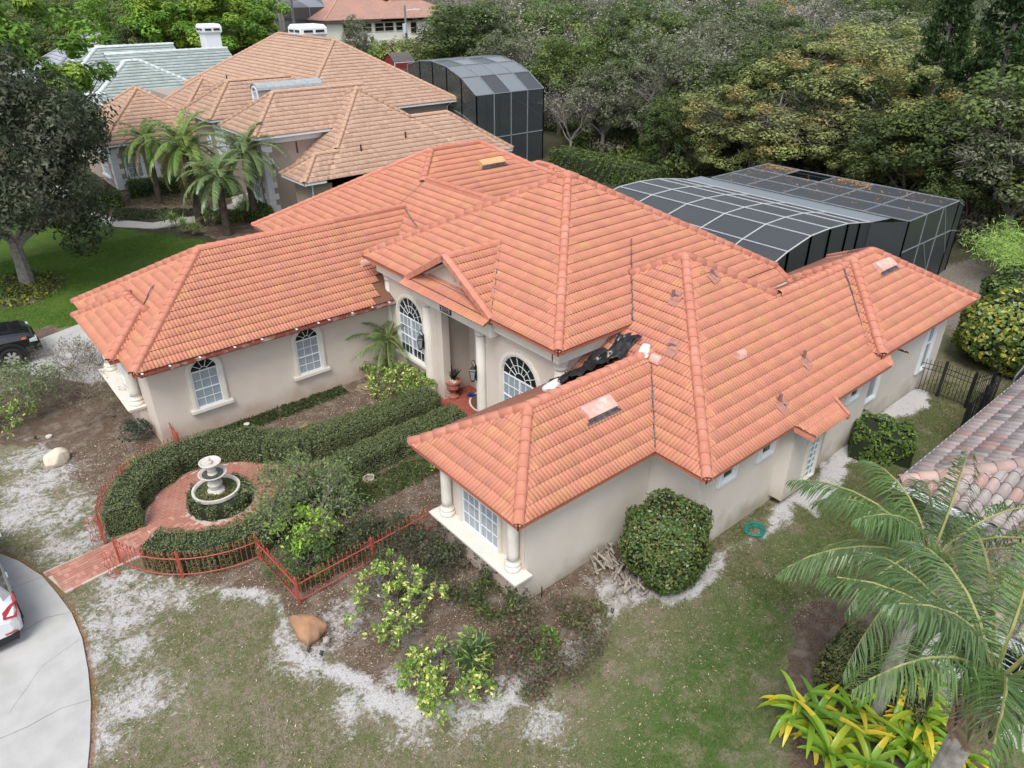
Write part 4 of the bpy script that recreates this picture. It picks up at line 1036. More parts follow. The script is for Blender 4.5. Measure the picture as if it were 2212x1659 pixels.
def tmpl_bush(seed,rx,rz,nl,leaf,base,alt=None,pa=.2,zc=None,m=M_LEAF,nc=26,stems=7,**k):
    R=RS(seed); q=MB()
    for i in range(stems):
        a=R.rand()*6.28; l=rx*.7; q.tube([(0,0,-.05),(math.cos(a)*l*.4,math.sin(a)*l*.4,rz*.7),(math.cos(a)*l,math.sin(a)*l,rz*1.5)],[.03,.02,.008],4,cap=False)
    return [('stem',q.build('stem',M_GREYBARK,mesh_only=True)),('foliage',crown(R,rx,rz,zc or rz,nc,nl,leaf,base,alt,pa,**k).mesh('foliage',m))]
T['bush_dark']=[tmpl_bush(110+i,1.,.8,2600,.07,(.05,.085,.028),(.08,.12,.03),.3) for i in range(2)]
T['bush_mid']=[tmpl_bush(115+i,1.,.8,2600,.07,(.10,.16,.04),(.14,.19,.05),.3) for i in range(2)]
T['bush_fall']=[tmpl_bush(120,1.,.8,2400,.07,(.13,.15,.04),(.30,.19,.05),.35)]
T['bush_dry']=[tmpl_bush(125,1.,.7,900,.045,(.16,.14,.10),(.10,.12,.05),.3,stems=16)]
cnt=[0]
def tree(kind,u,v,h,name='tree',label=None,cat='tree',group=None,sc=None,rs=None,rot=None,z0=None,wide=1.):
    """stand a tree of height h so that its top is seen in direction (u,v)"""
    tm=T[kind][cnt[0]%len(T[kind])]; cnt[0]+=1
    H0={'dark':8.6,'mid':8.6,'grey':8.6,'olive':8.8,'tan':8.6,'bright':9.7,'bare':8.,'pine':13.4,'norfolk':13.2}.get(kind,1.8)
    p=g(u,v,h); s=h/H0
    return plant(name,(p.x,p.y,0),tm,label,cat,group,rot if rot is not None else random.random()*6.28,(s*wide,s*wide,s))
# ================================================================== TAN-ROOFED NEIGHBOUR
M_TAN=mat('tan_roof_tile',(1.02,1.,1.),(.80,.78,.78),7.,rough=.8,attr=True,spec=.2)
M_TANCAP=mat('tan_ridge_tile',(.44,.285,.205),(.38,.24,.17),3.,rough=.8)
M_TDECK=mat('tan_underlay',(.33,.19,.12),rough=.9)
M_TAUPE=mat('taupe_stucco',(.33,.275,.235),(.29,.245,.21),1.2,rough=.9)
nh=root('neighbour_house',(22.,50.,0),'large two-storey taupe house with flat tan roof tiles and white quoins at the upper left','house')
NB=[Block(22.3,35.6,48.9,72,5.0,.62,'WESN'),Block(17.0,26.,43.9,49.3,5.,.75,'WSN'),Block(17.2,24.5,51.7,57.,5.,.75,'WSN'),
    Block(19.3,30.5,39.8,51,2.95,.72,'WESN'),Block(24,33.5,39.8,46.2,2.95,.72,'ESN'),Block(17.9,23,39.8,43.,2.95,.72,'WSN'),
    Block(15.9,25,56.6,66.,3.3,.72,'WESN'),Block(11.5,20,57.4,66.5,3.2,.70,'WESN')]
flatp=[(0,0),(.004,.0),(.155,.004),(.16,.0),(.325,.004),(.33,0)]
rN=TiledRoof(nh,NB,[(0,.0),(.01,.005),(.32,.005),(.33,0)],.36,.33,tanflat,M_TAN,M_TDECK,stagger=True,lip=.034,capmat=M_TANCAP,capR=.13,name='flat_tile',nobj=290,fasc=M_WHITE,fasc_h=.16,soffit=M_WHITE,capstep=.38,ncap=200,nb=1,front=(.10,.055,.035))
rN.finish_caps('hip_tile')
q=MB()
for a,b,c,d,e in ((17.6,25,44.5,48.8,4.9),(17.8,24,52.2,56.5,4.9),(19.2,35,49.6,71,4.9),(19.9,30,40.4,50,2.85),(24,33,40.4,45.6,2.85),(18.5,22,40.4,42.5,2.85),(12.1,19.5,58.,66,3.08),(16.5,24.4,57.2,65.4,3.2)):
    q.box((a,c,-.1),(b,d,e))
q.build('wall',M_TAUPE,nh)
def quoins(x,y,z0,z1,dx,dy,n=None):
    q=MB(); h=.36; k=0; z=z0
    while z<z1-.1:
        L=.62 if k%2 else .38; zz=min(z+h,z1)
        q.box((min(x,x+dx*L)-(.05 if dx>0 else -.0),y-.05 if dy>0 else y,z),(max(x,x+dx*L),y+.02 if dy>0 else y+.05,zz-.012)); q.box((x-.05,min(y,y+dy*L),z),(x+.02,max(y,y+dy*L),zz-.012)); z+=h;k+=1
    q.build('quoin',M_WHITE,nh)
quoins(17.6,44.5,0,4.7,1,1); quoins(12.1,58.,0,2.95,1,1); quoins(17.8,52.2,2.5,4.7,1,1)
q=MB(); 
for k in range(8): L=.7 if k%2 else .42; q.box((14.9-L/2,57.95,k*.36),(14.9+L/2,58.02,k*.36+.345))
q.build('quoin',M_WHITE,nh)
q=MB(); q.box((17.52,44.42,4.45),(25,44.52,4.82)); q.build('frieze',M_WHITE,nh)
window(nh,(17.595,47.6,.9),(0,-1,0),NX,1.9,2.6,6,6,trim=.22,glass=M_BLIND,mull=(.5,),rail=(.62,),casing=M_WHITE,sill=True)
window(nh,(13.0,57.995,.75),(1,0,0),NY,.95,1.35,3,4,arch=.3,trim=.2,fans=4,casing=M_WHITE)
window(nh,(12.095,61.0,.7),(0,-1,0),NX,1.6,1.5,4,4,trim=.2,casing=M_WHITE)
window(nh,(17.795,54.3,3.0),(0,-1,0),NX,.5,.4,2,1,arch=.3,trim=.1,fans=3,casing=M_WHITE,sill=False)
window(nh,(20.9,40.395,1.2),(1,0,0),NY,.7,.5,2,1,arch=.3,trim=.12,fans=4,casing=M_WHITE,sill=False)
window(nh,(19.19,51.3,.4),(0,-1,0),NX,1.6,3.6,4,8,trim=.2,glass=M_BLIND,casing=M_WHITE,sill=False,mull=(.5,))
q=MB(); q.tube([(18.6,40.28,2.75),(18.6,40.32,2.3),(18.55,40.34,0)],.05,6); q.build('downspout',M_WHITE,nh)
q=MB(); q.tube([(35.0,48.9,4.9),(34.9,49.5,4.5),(34.9,49.5,3.)],.05,6); q.build('downspout',M_WHITE,nh)
# dormer
q=MB(); P=[(-.55,0),(.55,0),(.55,1.25)]+[(math.cos(t*math.pi/8)*.55,1.25+math.sin(t*math.pi/8)*.35) for t in range(1,8)]+[(-.55,1.25)]
q.slab([(20.0,50.1+a,5.55+b) for a,b in P],(4.6,0,0)); dm=q.build('dormer',M_TAUPE,nh)
q=MB()
P2=[(math.cos(t*math.pi/8)*.62,1.27+math.sin(t*math.pi/8)*.42) for t in range(0,9)]; P3=[(math.cos(t*math.pi/8)*.55,1.26+math.sin(t*math.pi/8)*.36) for t in range(8,-1,-1)]
for i in range(8): q.slab([(19.9,50.1+P2[i][0],5.55+P2[i][1]),(19.9,50.1+P2[i+1][0],5.55+P2[i+1][1]),(19.9,50.1+P3[7-i][0],5.55+P3[7-i][1]),(19.9,50.1+P3[8-i][0],5.55+P3[8-i][1])],(4.7,0,0))
q.build('dormer_roof',mat('lead_sheet',(.25,.28,.30),(.33,.36,.37),4,rough=.5),dm)
window(nh,(19.995,50.42,5.8),(0,-1,0),NX,.64,.9,2,3,arch=.25,trim=.14,fans=3,casing=M_WHITE,sill=False)
for i,(u,v) in enumerate(((530,157),(683,338),(855,270))):
    pass
for (x,y,z) in ((23.0,63.,6.1),(26.0,41.6,4.3),(22.5,41.2,4.0),(19.0,42.6,4.4)):
    q=MB(); q.tube([(x,y,z-.3),(x,y,z+.35)],.06,6); q.build('vent_pipe',mat('dark_brown_pipe',(.045,.02,.018),rough=.6),nh)
def chimney(parent,x,y,z0,z1,wx,wy):
    q=MB(); q.box((x-wx/2,y-wy/2,z0),(x+wx/2,y+wy/2,z1-.9)); c=q.build('chimney',M_WHITE,parent)
    q=MB()
    pr=[(1.,0),(1.22,.25),(1.22,.7),(1.05,.95)]
    for (a,z_a),(b,z_b) in zip(pr[:-1],pr[1:]):
        V=[(x+sx*wx/2*k,y+sy*wy/2*k,z1-.95+zz) for k,zz in ((a,z_a),(b,z_b)) for sx,sy in ((-1,-1),(1,-1),(1,1),(-1,1))]
        q.add(V,[(0,1,5,4),(1,2,6,5),(2,3,7,6),(3,0,4,7)])
    q.poly([(x-wx*.52,y-wy*.52,z1),(x+wx*.52,y-wy*.52,z1),(x+wx*.52,y+wy*.52,z1),(x-wx*.52,y+wy*.52,z1)]); q.build('cap',M_WHITE,c)
    q=MB(); m=M_BLACK
    for f in (-.27,.27):
        q.box((x+f*wx-.2*wx,y-wy*.62-.03,z1-.55),(x+f*wx+.2*wx,y-wy*.6,z1-.38)); q.box((x-wx*.62-.03,y+f*wy-.2*wy,z1-.55),(x-wx*.6,y+f*wy+.2*wy,z1-.38))
    q.build('smoke_slot',m,c)
chimney(nh,29.9,61.8,6.,9.95,1.9,1.9)
# ================================================================== GREEN-ROOFED HOUSE, GREY-ROOFED HOUSE
def pal(c,amt):
    def f(n): return np.tile(np.array([c]),(n,1))*(1+(RNG.rand(n,1)-.5)*amt)
    return f
M_GRN=mat('weathered_green_tile',(1,1,1),(.74,.77,.78),1.1,rough=.8,attr=True,detail=8)
M_GRNC=mat('green_ridge_tile',(.42,.47,.46),(.55,.60,.62),3,rough=.8)
gh=root('green_roofed_house',(19.,77.,0),'house with weathered grey-green tile roof and white chimney behind the tan roofs','house')
GB=[Block(12.6,27,70.2,83.4,2.9,.58,'WESN'),Block(9.5,16,69.9,76,2.9,.58,'WSN'),Block(11,24.5,73,86.5,3.4,.64,'WSN'),Block(18,29.2,72.5,84.5,3.6,.60,'SN')]
rG=TiledRoof(gh,GB,[(0,0),(.5,.006)],.42,.5,pal((.31,.36,.345),.2),M_GRN,mat('green_underlay',(.16,.19,.18)),stagger=True,lip=.05,capmat=M_GRNC,capR=.16,name='green_tile',nobj=200,fasc=M_WHITE,soffit=M_WHITE,capstep=.5,ncap=90,nb=1,front=(.05,.065,.065))
rG.finish_caps('green_hip_tile')
q=MB(); q.box((13.2,70.8,-.1),(26,83,2.85)); q.box((8.6,70.5,-.1),(14,75.5,2.85)); q.build('wall',mat('pale_grey_wall',(.45,.45,.42),rough=.9),gh)
chimney(gh,28.0,79.2,4.5,9.4,1.5,1.5)
for u,v in ((188,227),(230,228)): 
    p=g(u,v,4.0); q=MB(); q.box((p.x-.35,p.y-.3,p.z-.1),(p.x+.35,p.y+.3,p.z+.15)); q.build('roof_vent',M_WHITE,gh)
gy_=root('grey_roofed_house',(16.,106.,0),'house with dark-lined pale grey tile roof, farthest at the upper left','house')
p=g(188,70,8.2)
GB=[Block(p.x-8.5,p.x+9.5,p.y-8.5,p.y+8.5,3.,.6,'WESN'),Block(p.x-16,p.x-2,p.y-3,p.y+14,3.3,.62,'WSN'),Block(p.x-12.5,p.x-1,p.y-9.5,p.y+1,3.,.5,'WSN')]
rY=TiledRoof(gy_,GB,[(0,0),(.5,.006)],.5,.5,pal((.37,.385,.43),.16),mat('pale_grey_tile',(1,1,1),(.85,.85,.86),1.,attr=True,rough=.8),mat('grey_underlay',(.2,.2,.22)),stagger=True,lip=.06,capmat=mat('grey_ridge_tile',(.22,.23,.27)),capR=.16,name='grey_tile',nobj=80,fasc=M_WHITE,soffit=M_WHITE,capstep=.6,ncap=40,nb=1,front=(.05,.05,.06))
rY.finish_caps('grey_hip_tile')
q=MB(); q.box((p.x-8,p.y-8,-.1),(p.x+9,p.y+8,2.9)); q.box((p.x-15.4,p.y-2.4,-.1),(p.x-3,p.y+13.4,3.2)); q.build('wall',MATS['pale_grey_wall'],gy_)
# ================================================================== WHITE HOUSE FAR BEHIND
M_WROOF=mat('red_brown_far_tile',(.34,.21,.17),(.28,.165,.13),1.2,rough=.8,c3=(.40,.20,.15),s3=.15)
wn_=M_WROOF.node_tree; 
wh=root('white_house',(95.,150.,0),'white two-storey house with red-brown tile roof and dark windows at the top centre','house')
hc=g(714,127,0); er=g(906,99.2,0)
WU=(Vector((1,.02,0))).normalized(); L_=(er-hc).dot(WU); WV=Vector((0,1,0)); HT=hz(714,46,hc.x,hc.y)
X0,Y0=hc.x,hc.y; X1_=X0+L_; DY=26
def hiproof(par,x0,x1,y0,y1,z,p,ov=.9,m=M_WROOF,fm=None):
    b=Block(x0-ov,x1+ov,y0-ov,y1+ov,z,p,'WESN'); q=MB()
    for k,P in b.faces().items():
        N=(P[1]-P[0]).cross(P[2]-P[0]).normalized(); q.slab(P,N*.12)
    r=q.build('roof',m,par); q=MB(); q.box((x0-ov+.05,y0-ov+.05,z-.35),(x1+ov-.05,y1+ov-.05,z-.01)); q.build('fascia',fm or mat('dark_fascia',(.10,.075,.065),rough=.7),par)
    q=MB()
    for A,B in b.edges(): q.bar(A+Vector((0,0,.12)),B+Vector((0,0,.12)),.3,.18)
    q.build('ridge_tiles',mat('pale_ridge_far',(.42,.23,.16),rough=.8),r); return b
M_WW=mat('white_stucco_far',(.74,.72,.65),(.69,.67,.60),.4,rough=.9)
q=MB(); q.box((X0,Y0,-.2),(X1_,Y0+DY,HT)); q.box((X0-.02,Y0-.05,HT*.42),(X1_+.02,Y0-.0,HT*.42+.18)); q.build('wall',M_WW,wh)
hiproof(wh,X0,X0+20,Y0,Y0+DY,HT+.05,.5); hiproof(wh,X0+12,X1_,Y0,Y0+11,HT+.04,.45)
def fwin(par,x,y,z,w,h,arch=0):
    q=MB(); t=.14; q.box((x-t,y-.10,z-t),(x,y,z+h+t)); q.box((x+w,y-.10,z-t),(x+w+t,y,z+h+t)); q.box((x,y-.10,z-t),(x+w,y,z)); q.box((x,y-.10,z+h),(x+w,y,z+h+t)); q.box((x,y-.08,z+h*.5-.05),(x+w,y-.03,z+h*.5+.05)); f=q.build('window',mat('beige_far_trim',(.50,.46,.38)),par)
    q=MB(); q.box((x+.01,y-.03,z+.01),(x+w-.01,y-.01,z+h*.5-.05)); q.build('pane',M_DARKG,f); q=MB(); q.box((x+.01,y-.03,z+h*.5+.05),(x+w-.01,y-.01,z+h-.01)); q.build('pane',M_DARKG,f)
for u,v0,v1,w_ in ((752,52,70,1.9),(793,51,68,1.9),(820,50,67,1.9),(841,49,66,1.9),(865,48,65,1.9),(894,48,71,1.3)):
    x=gy(u,v1,Y0).x; z0=gy(u,v1,Y0).z; z1=gy(u,v0,Y0).z; fwin(wh,x-w_/2,Y0,z0,w_,z1-z0)
for u,v0,v1,w_ in ((863,97,104,1.5),(892,95,103,2.)):
    x=gy(u,v1,Y0).x; z0=gy(u,v1,Y0).z; z1=gy(u,v0,Y0).z; fwin(wh,x-w_/2,Y0,z0,w_,z1-z0)
# low annex with its own roof, left; garage wing right
p=g(697,100,0); q=MB(); q.box((p.x-3.5,p.y-1,-.2),(p.x+3.,p.y+8,2.)); q.build('annex_wall',M_WW,wh); hiproof(wh,p.x-3.5,p.x+3,p.y-1,p.y+8,2.,.55,ov=.8)
q=MB(); q.box((X1_+1.5,Y0+4,-.2),(X1_+17,Y0+18,HT*.40)); q.box((X1_,Y0+7,HT*.3),(X1_+4,Y0+18,HT*.86)); q.build('wing_wall',M_WW,wh); hiproof(wh,X1_+1.5,X1_+17,Y0+4,Y0+18,HT*.41,.4); hiproof(wh,X1_-2,X1_+4,Y0+7,Y0+18,HT*.87,.4)
# ================================================================== RED SHED, POLE
p=g(868,147.5,0); sh=root('shed',(p.x,p.y,0),'small red wooden shed with white corner boards and grey gambrel roof','shed')
M_SHED=mat('barn_red_board',(.24,.035,.028),(.19,.03,.025),2,rough=.8); a=gy(853,147,p.y); b=gy(895,147,p.y); hS=gy(895,132,p.y).z
q=MB(); q.box((a.x,p.y,-.1),(b.x,p.y+3.6,hS)); q.build('wall',M_SHED,sh)
q=MB(); d=3.6
pts=[(0,0),(.25*d,.8),(.5*d,1.25),(.75*d,.8),(d,0)]
for (y0_,z0_),(y1_,z1_) in zip(pts[:-1],pts[1:]): q.slab([(a.x-.15,p.y+y0_,hS+z0_),(b.x+.15,p.y+y0_,hS+z0_),(b.x+.15,p.y+y1_,hS+z1_),(a.x-.15,p.y+y1_,hS+z1_)],(0,0,.1))
q.build('roof',mat('grey_shingle',(.09,.08,.08),(.12,.11,.11),3,rough=.9),sh)
q=MB(); q.slab([(a.x,p.y+y_,hS+z_2) for y_,z_2 in pts],(.02,0,0)); q.slab([(b.x-.02,p.y+y_,hS+z_2) for y_,z_2 in pts],(.02,0,0)); q.build('gable',M_SHED,sh)
q=MB(); 
for x in (a.x-.03,b.x-.09): q.box((x,p.y-.04,-.1),(x+.12,p.y+.08,hS))
q.box((a.x,p.y-.03,hS-.12),(b.x,p.y,hS)); q.build('corner_board',M_WHITE,sh)
p=g(881,123,0); hp=hz(871,12,p.x,p.y); po=root('utility_pole',(p.x,p.y,0),'tall grey utility pole with lamp arm in front of the white house','utility pole')
q=MB(); q.tube([(p.x,p.y,-.2),(p.x,p.y,hp)],[.28,.2],8); q.build('pole',mat('grey_pole',(.20,.20,.20),(.15,.15,.15),2,rough=.8),po)
q=MB(); q.bar((p.x,p.y,hp-.8),(p.x+2.2,p.y-.5,hp-.6),.12); q.box((p.x+1.9,p.y-.8,hp-.75),(p.x+2.9,p.y-.3,hp-.55)); q.build('lamp_arm',M_WHITE,po)
q=MB(); q.tube([(p.x-.45,p.y-.3,hp-4.6),(p.x-.45,p.y-.3,hp-3.)],.42,10); q.build('transformer',mat('pale_transformer',(.42,.46,.5),rough=.5),po)
# ================================================================== SCREEN CAGES
def screen_mat(name,c,alpha,rough=.5):
    m=bpy.data.materials.new(name); m.use_nodes=True; nt=m.node_tree; b=nt.nodes['Principled BSDF']; b.inputs['Base Color'].default_value=c+(1,); b.inputs['Roughness'].default_value=rough
    tr=nd(nt,'ShaderNodeBsdfTransparent'); mx=nd(nt,'ShaderNodeMixShader'); mx.inputs[0].default_value=alpha
    nt.links.new(tr.outputs[0],mx.inputs[1]); nt.links.new(b.outputs[0],mx.inputs[2]); nt.links.new(mx.outputs[0],nt.nodes['Material Output'].inputs[0]); return m
M_SCR=screen_mat('screen_mesh',(.045,.052,.058),.72,.35); M_SCRR=screen_mat('screen_mesh_roof',(.05,.055,.062),.86,.45); M_SCRP=screen_mat('screen_mesh_pale',(.17,.19,.21),.9,.35); M_SCRD=screen_mat('screen_mesh_dark',(.06,.067,.075),.86,.35)
M_BRONZE=mat('bronze_frame',(.05,.045,.045),rough=.5,metal=.3); M_FRW=mat('white_sun_bleached_frame',(.45,.47,.49),rough=.45); M_FRG=mat('grey_frame',(.16,.18,.20),(.22,.24,.26),3,rough=.5)
def panel(par,P,m,name='screen'): 
    q=MB(); q.poly(P); return q.build(name,m,par)
def bars(par,segs,w,m,name='frame_bar'):
    for a,b in segs: q=MB(); q.bar(a,b,w); q.build(name,m,par)
# main cage
mc=root('screen_enclosure',(33.,19.,0),'black mesh pool enclosure behind the orange roof, white-framed arch and flat leaf-strewn part','screen enclosure')
arc=[(25.2,3.35),(26.3,3.70),(27.9,4.02),(29.4,4.04),(30.9,3.95),(32.0,3.78),(33.0,3.62)]
ya=np.linspace(14.3,24.8,6)
Z3=lambda x,y,z:Vector((x,y,z))
for i in range(len(arc)-1):
    for j in range(5):
        (xa,za),(xb,zb)=arc[i],arc[i+1]; panel(mc,[Z3(xa,ya[j],za),Z3(xb,ya[j],zb),Z3(xb,ya[j+1],zb),Z3(xa,ya[j+1],za)],M_SCRR)
bars(mc,[(Z3(arc[i][0],y,arc[i][1]+.03),Z3(arc[i+1][0],y,arc[i+1][1]+.03)) for y in ya for i in range(len(arc)-1)],.04,M_FRW)
bars(mc,[(Z3(x,ya[0],z+.03),Z3(x,ya[-1],z+.03)) for x,z in arc[1:]],.036,M_FRW)
# raised band between the two roofs
for j in range(5): panel(mc,[Z3(33.0,ya[j],3.62),Z3(33.9,ya[j]-.5,3.75),Z3(33.9,ya[j+1]-.5,3.75),Z3(33.0,ya[j+1],3.62)],M_SCRP)
fx=np.linspace(33.9,39.2,4); fy=np.linspace(13.0,23.6,6); ZF=3.78
for i in range(3):
    for j in range(5):
        if i==2 and j==3: continue
        panel(mc,[Z3(fx[i],fy[j],ZF),Z3(fx[i+1],fy[j],ZF),Z3(fx[i+1],fy[j+1],ZF),Z3(fx[i],fy[j+1],ZF)],M_SCRR)
bars(mc,[(Z3(x,fy[0],ZF+.02),Z3(x,fy[-1],ZF+.02)) for x in fx],.045,M_FRG)
bars(mc,[(Z3(fx[0],y,ZF+.02),Z3(fx[-1],y,ZF+.02)) for y in fy],.045,M_FRG)
# walls
def wallp(par,P0,P1,z0,z1a,z1b,n,m=M_SCR,mid=None,fm=M_FRG,w=.05):
    P0,P1=Vector(P0),Vector(P1)
    for i in range(n):
        a=P0.lerp(P1,i/n);b=P0.lerp(P1,(i+1)/n); ha=z1a+(z1b-z1a)*i/n; hb=z1a+(z1b-z1a)*(i+1)/n
        lv=[0]+([mid] if mid else [])+[1]
        for k in range(len(lv)-1):
            za=[z0+(ha-z0)*t for t in lv]; zb=[z0+(hb-z0)*t for t in lv]
            panel(par,[Z3(a.x,a.y,za[k]),Z3(b.x,b.y,zb[k]),Z3(b.x,b.y,zb[k+1]),Z3(a.x,a.y,za[k+1])],m)
            if k: bars(par,[(Z3(a.x,a.y,za[k]),Z3(b.x,b.y,zb[k]))],w,fm)
        bars(par,[(Z3(b.x,b.y,z0),Z3(b.x,b.y,hb))],w,fm)
    bars(par,[(Z3(P0.x,P0.y,z0),Z3(P0.x,P0.y,z1a))],w,fm)
for i in range(len(arc)-1): wallp(mc,(arc[i][0],14.3,0),(arc[i+1][0],14.3,0),0,arc[i][1],arc[i+1][1],1,fm=M_BRONZE,w=.09)
wallp(mc,(33.0,14.3,0),(33.9,13.0,0),0,3.62,ZF,1); wallp(mc,(33.9,13.,0),(39.2,13.,0),0,ZF,ZF,3,mid=.62); wallp(mc,(39.2,13.0,0),(40.3,13.1,0),0,ZF,3.35,1,mid=.62)
wallp(mc,(40.3,13.1,0),(40.3,23.6,0),0,3.35,3.35,5,mid=.62); wallp(mc,(40.3,23.6,0),(33.5,24.8,0),0,3.35,3.6,3); wallp(mc,(33.0,24.8,0),(27,24.8,0),0,3.6,3.9,3)
for j in range(5): panel(mc,[Z3(39.2,fy[j],ZF),Z3(40.3,fy[j]+.05,3.35),Z3(40.3,fy[j+1]+.02,3.35),Z3(39.2,fy[j+1],ZF)],M_SCRD)
bars(mc,[(Z3(39.2,13.,ZF),Z3(40.3,13.1,3.35)),(Z3(40.3,13.1,3.35),Z3(40.3,23.6,3.35)),(Z3(36.2,13.0,2.3),Z3(37.9,13.,0.)),(Z3(37.6,13.,ZF),Z3(39.2,13.,1.2))],.045,M_FRG)
q=MB(); q.box((24.9,14.8,.0),(32.8,24.6,.02)); o=q.build('pool_deck',mat('grey_pavers',(.13,.125,.12),(.10,.10,.10),3,rough=.8),mc)
# fallen leaves on the mesh
R=RS(3); n=900; P=np.stack([33.9+5.2*R.rand(n)**.55,13.2+10.3*np.clip(R.rand(n)*1.,0,1)**.75,np.full(n,ZF+.03)],-1)
m_=R.rand(n)<.5; P[m_,0]=39.1-np.abs(R.normal(size=m_.sum()))*.5; P[m_,1]=np.where(R.rand(m_.sum())<.55,20.+3.4*R.rand(m_.sum()),17.3+1.8*R.rand(m_.sum()))
k_=~((P[:,0]>fx[2])&(P[:,1]>fy[3])&(P[:,1]<fy[4])); P=P[k_]; V,F_=leaves(P,.055,.5,3.,R=R); o=link('fallen_leaves',mesh_np('fallen_leaves',V,F_,M_LEAF,vary(len(P),(.33,.17,.05),.4,R))); o['kind']='stuff'; meta(o,'rust coloured fallen leaves scattered on the flat screen roof','leaves')
# neighbour cage
nc=root('screen_enclosure',(38.6,48.,0),'tall black mesh screen enclosure with curved roof at the right end of the tan-roofed house','screen enclosure')
ar=[(35.4,5.5),(36.2,6.4),(37.4,7.15),(39.0,7.4),(40.4,6.9),(42.2,5.5)]
ar=[(0,5.5),(.0,5.5)]
yy=[46.35,48.2,50.1,52.0,53.8,55.6]; zz_=[5.5,6.6,7.25,7.5,7.4,7.0]; xx_=np.linspace(35.4,42.2,5)
for j in range(5):
    for i in range(4): panel(nc,[Z3(xx_[i],yy[j],zz_[j]),Z3(xx_[i+1],yy[j],zz_[j]),Z3(xx_[i+1],yy[j+1],zz_[j+1]),Z3(xx_[i],yy[j+1],zz_[j+1])],M_SCRD if (i*3+j*5)%7 in (2,3) else M_SCRP)
bars(nc,[(Z3(x,yy[j],zz_[j]+.03),Z3(x,yy[j+1],zz_[j+1]+.03)) for x in xx_ for j in range(5)],.06,M_FRG)
bars(nc,[(Z3(xx_[0],y,z+.03),Z3(xx_[-1],y,z+.03)) for y,z in zip(yy,zz_)],.06,M_FRG)
wallp(nc,(35.4,46.35,0),(42.2,46.35,0),0,5.5,5.5,4,mid=.42,fm=M_FRG,w=.07)
for j in range(5):
    wallp(nc,(35.4,yy[j],0),(35.4,yy[j+1],0),0,zz_[j],zz_[j+1],1,mid=.6,w=.07); wallp(nc,(42.2,yy[j],0),(42.2,yy[j+1],0),0,zz_[j],zz_[j+1],1,mid=.6,w=.07)
# far cage by the white house
a=g(563,130,0); fcg=root('screen_enclosure',(a.x,a.y,0),'dark grey screen enclosure beside the white house, top left of it','screen enclosure')
for (x0,x1,y0,y1,z) in ((a.x,a.x+22,a.y,a.y+12,8.5),):
    wallp(fcg,(x0,y0,0),(x1,y0,0),0,z,z,6,mid=.5,w=.14); wallp(fcg,(x0,y0,0),(x0,y1,0),0,z,z,3,w=.14)
    for i in range(6): panel(fcg,[Z3(x0+(x1-x0)*i/6,y0,z),Z3(x0+(x1-x0)*(i+1)/6,y0,z),Z3(x0+(x1-x0)*(i+1)/6+1.,y1,z+2.4),Z3(x0+(x1-x0)*i/6+1.,y1,z+2.4)],M_SCRP if i%2 else M_SCRD)
# ================================================================== WOODLAND
LBL={'dark':'dark green broadleaf tree in the woodland behind the houses','mid':'mid green broadleaf tree in the woodland behind the houses','grey':'grey-green winter oak in the woodland behind the houses','bare':'leafless grey tree in the woodland behind the houses','pine':'tall thin pine with bare lower trunk beside the white house','tan':'tan-brown leafed tree in the far woodland'}
NAME={'pine':'pine_tree','bare':'bare_tree','grey':'oak_tree'}
def stand(kind,x,y,h,wide=1.,label=None,group='auto',name=None,rot=None):
    tm=T[kind][cnt[0]%len(T[kind])]; cnt[0]+=1
    H0={'dark':8.6,'mid':8.6,'grey':8.6,'olive':8.8,'tan':8.6,'bright':9.7,'bare':8.,'pine':13.4,'norfolk':13.2}.get(kind,1.8)
    s=h/H0
    if group=='auto': group=kind+' trees of the woodland' if label is None else None
    return plant(name or NAME.get(kind,'woodland_tree'),(x,y,0),tm,label or LBL[kind],'tree',group,rot if rot is not None else random.random()*6.28,(s*wide,s*wide,s))
rr=random.Random(5)
BLOCKED=[[(8,30),(34,30),(36,76),(30,92),(-10,130),(-30,60)],[(35,44),(43.5,44),(43.5,58),(35,58)]]
def blocked(x,y,u,v):
    if x<41.5 and y<60: return True
    if inpoly(x,y,[(-60,40),(36,40),(36,76),(30,92),(6,100),(-60,100)]): return True
    if x<46.2 and y<31: return True
    if 33<x<46 and 31<y<59: return True
    if x<56 and y<9.5: return True
    if y<x*.05: return True
    # open ground in front of the white house and the far field
    if 600<u<965 and 84<v<420: return True
    if 520<u<=600 and 45<v<230: return True
    if 620<u<735 and v<170 and x*x+y*y>95**2: return True
    if X0-6<x<X1_+20 and Y0-4<y<Y0+DY+4: return True
    if 940<u<1125 and 50<v<84: return True
    if 500<u<660 and v>45 and v<140: return True
    if -40<u<500 and v>52 and x*x+y*y<118**2: return True
    return False
rad=47.; ntree=0
kinds=['grey','grey','dark','mid','bare','grey','mid','dark']
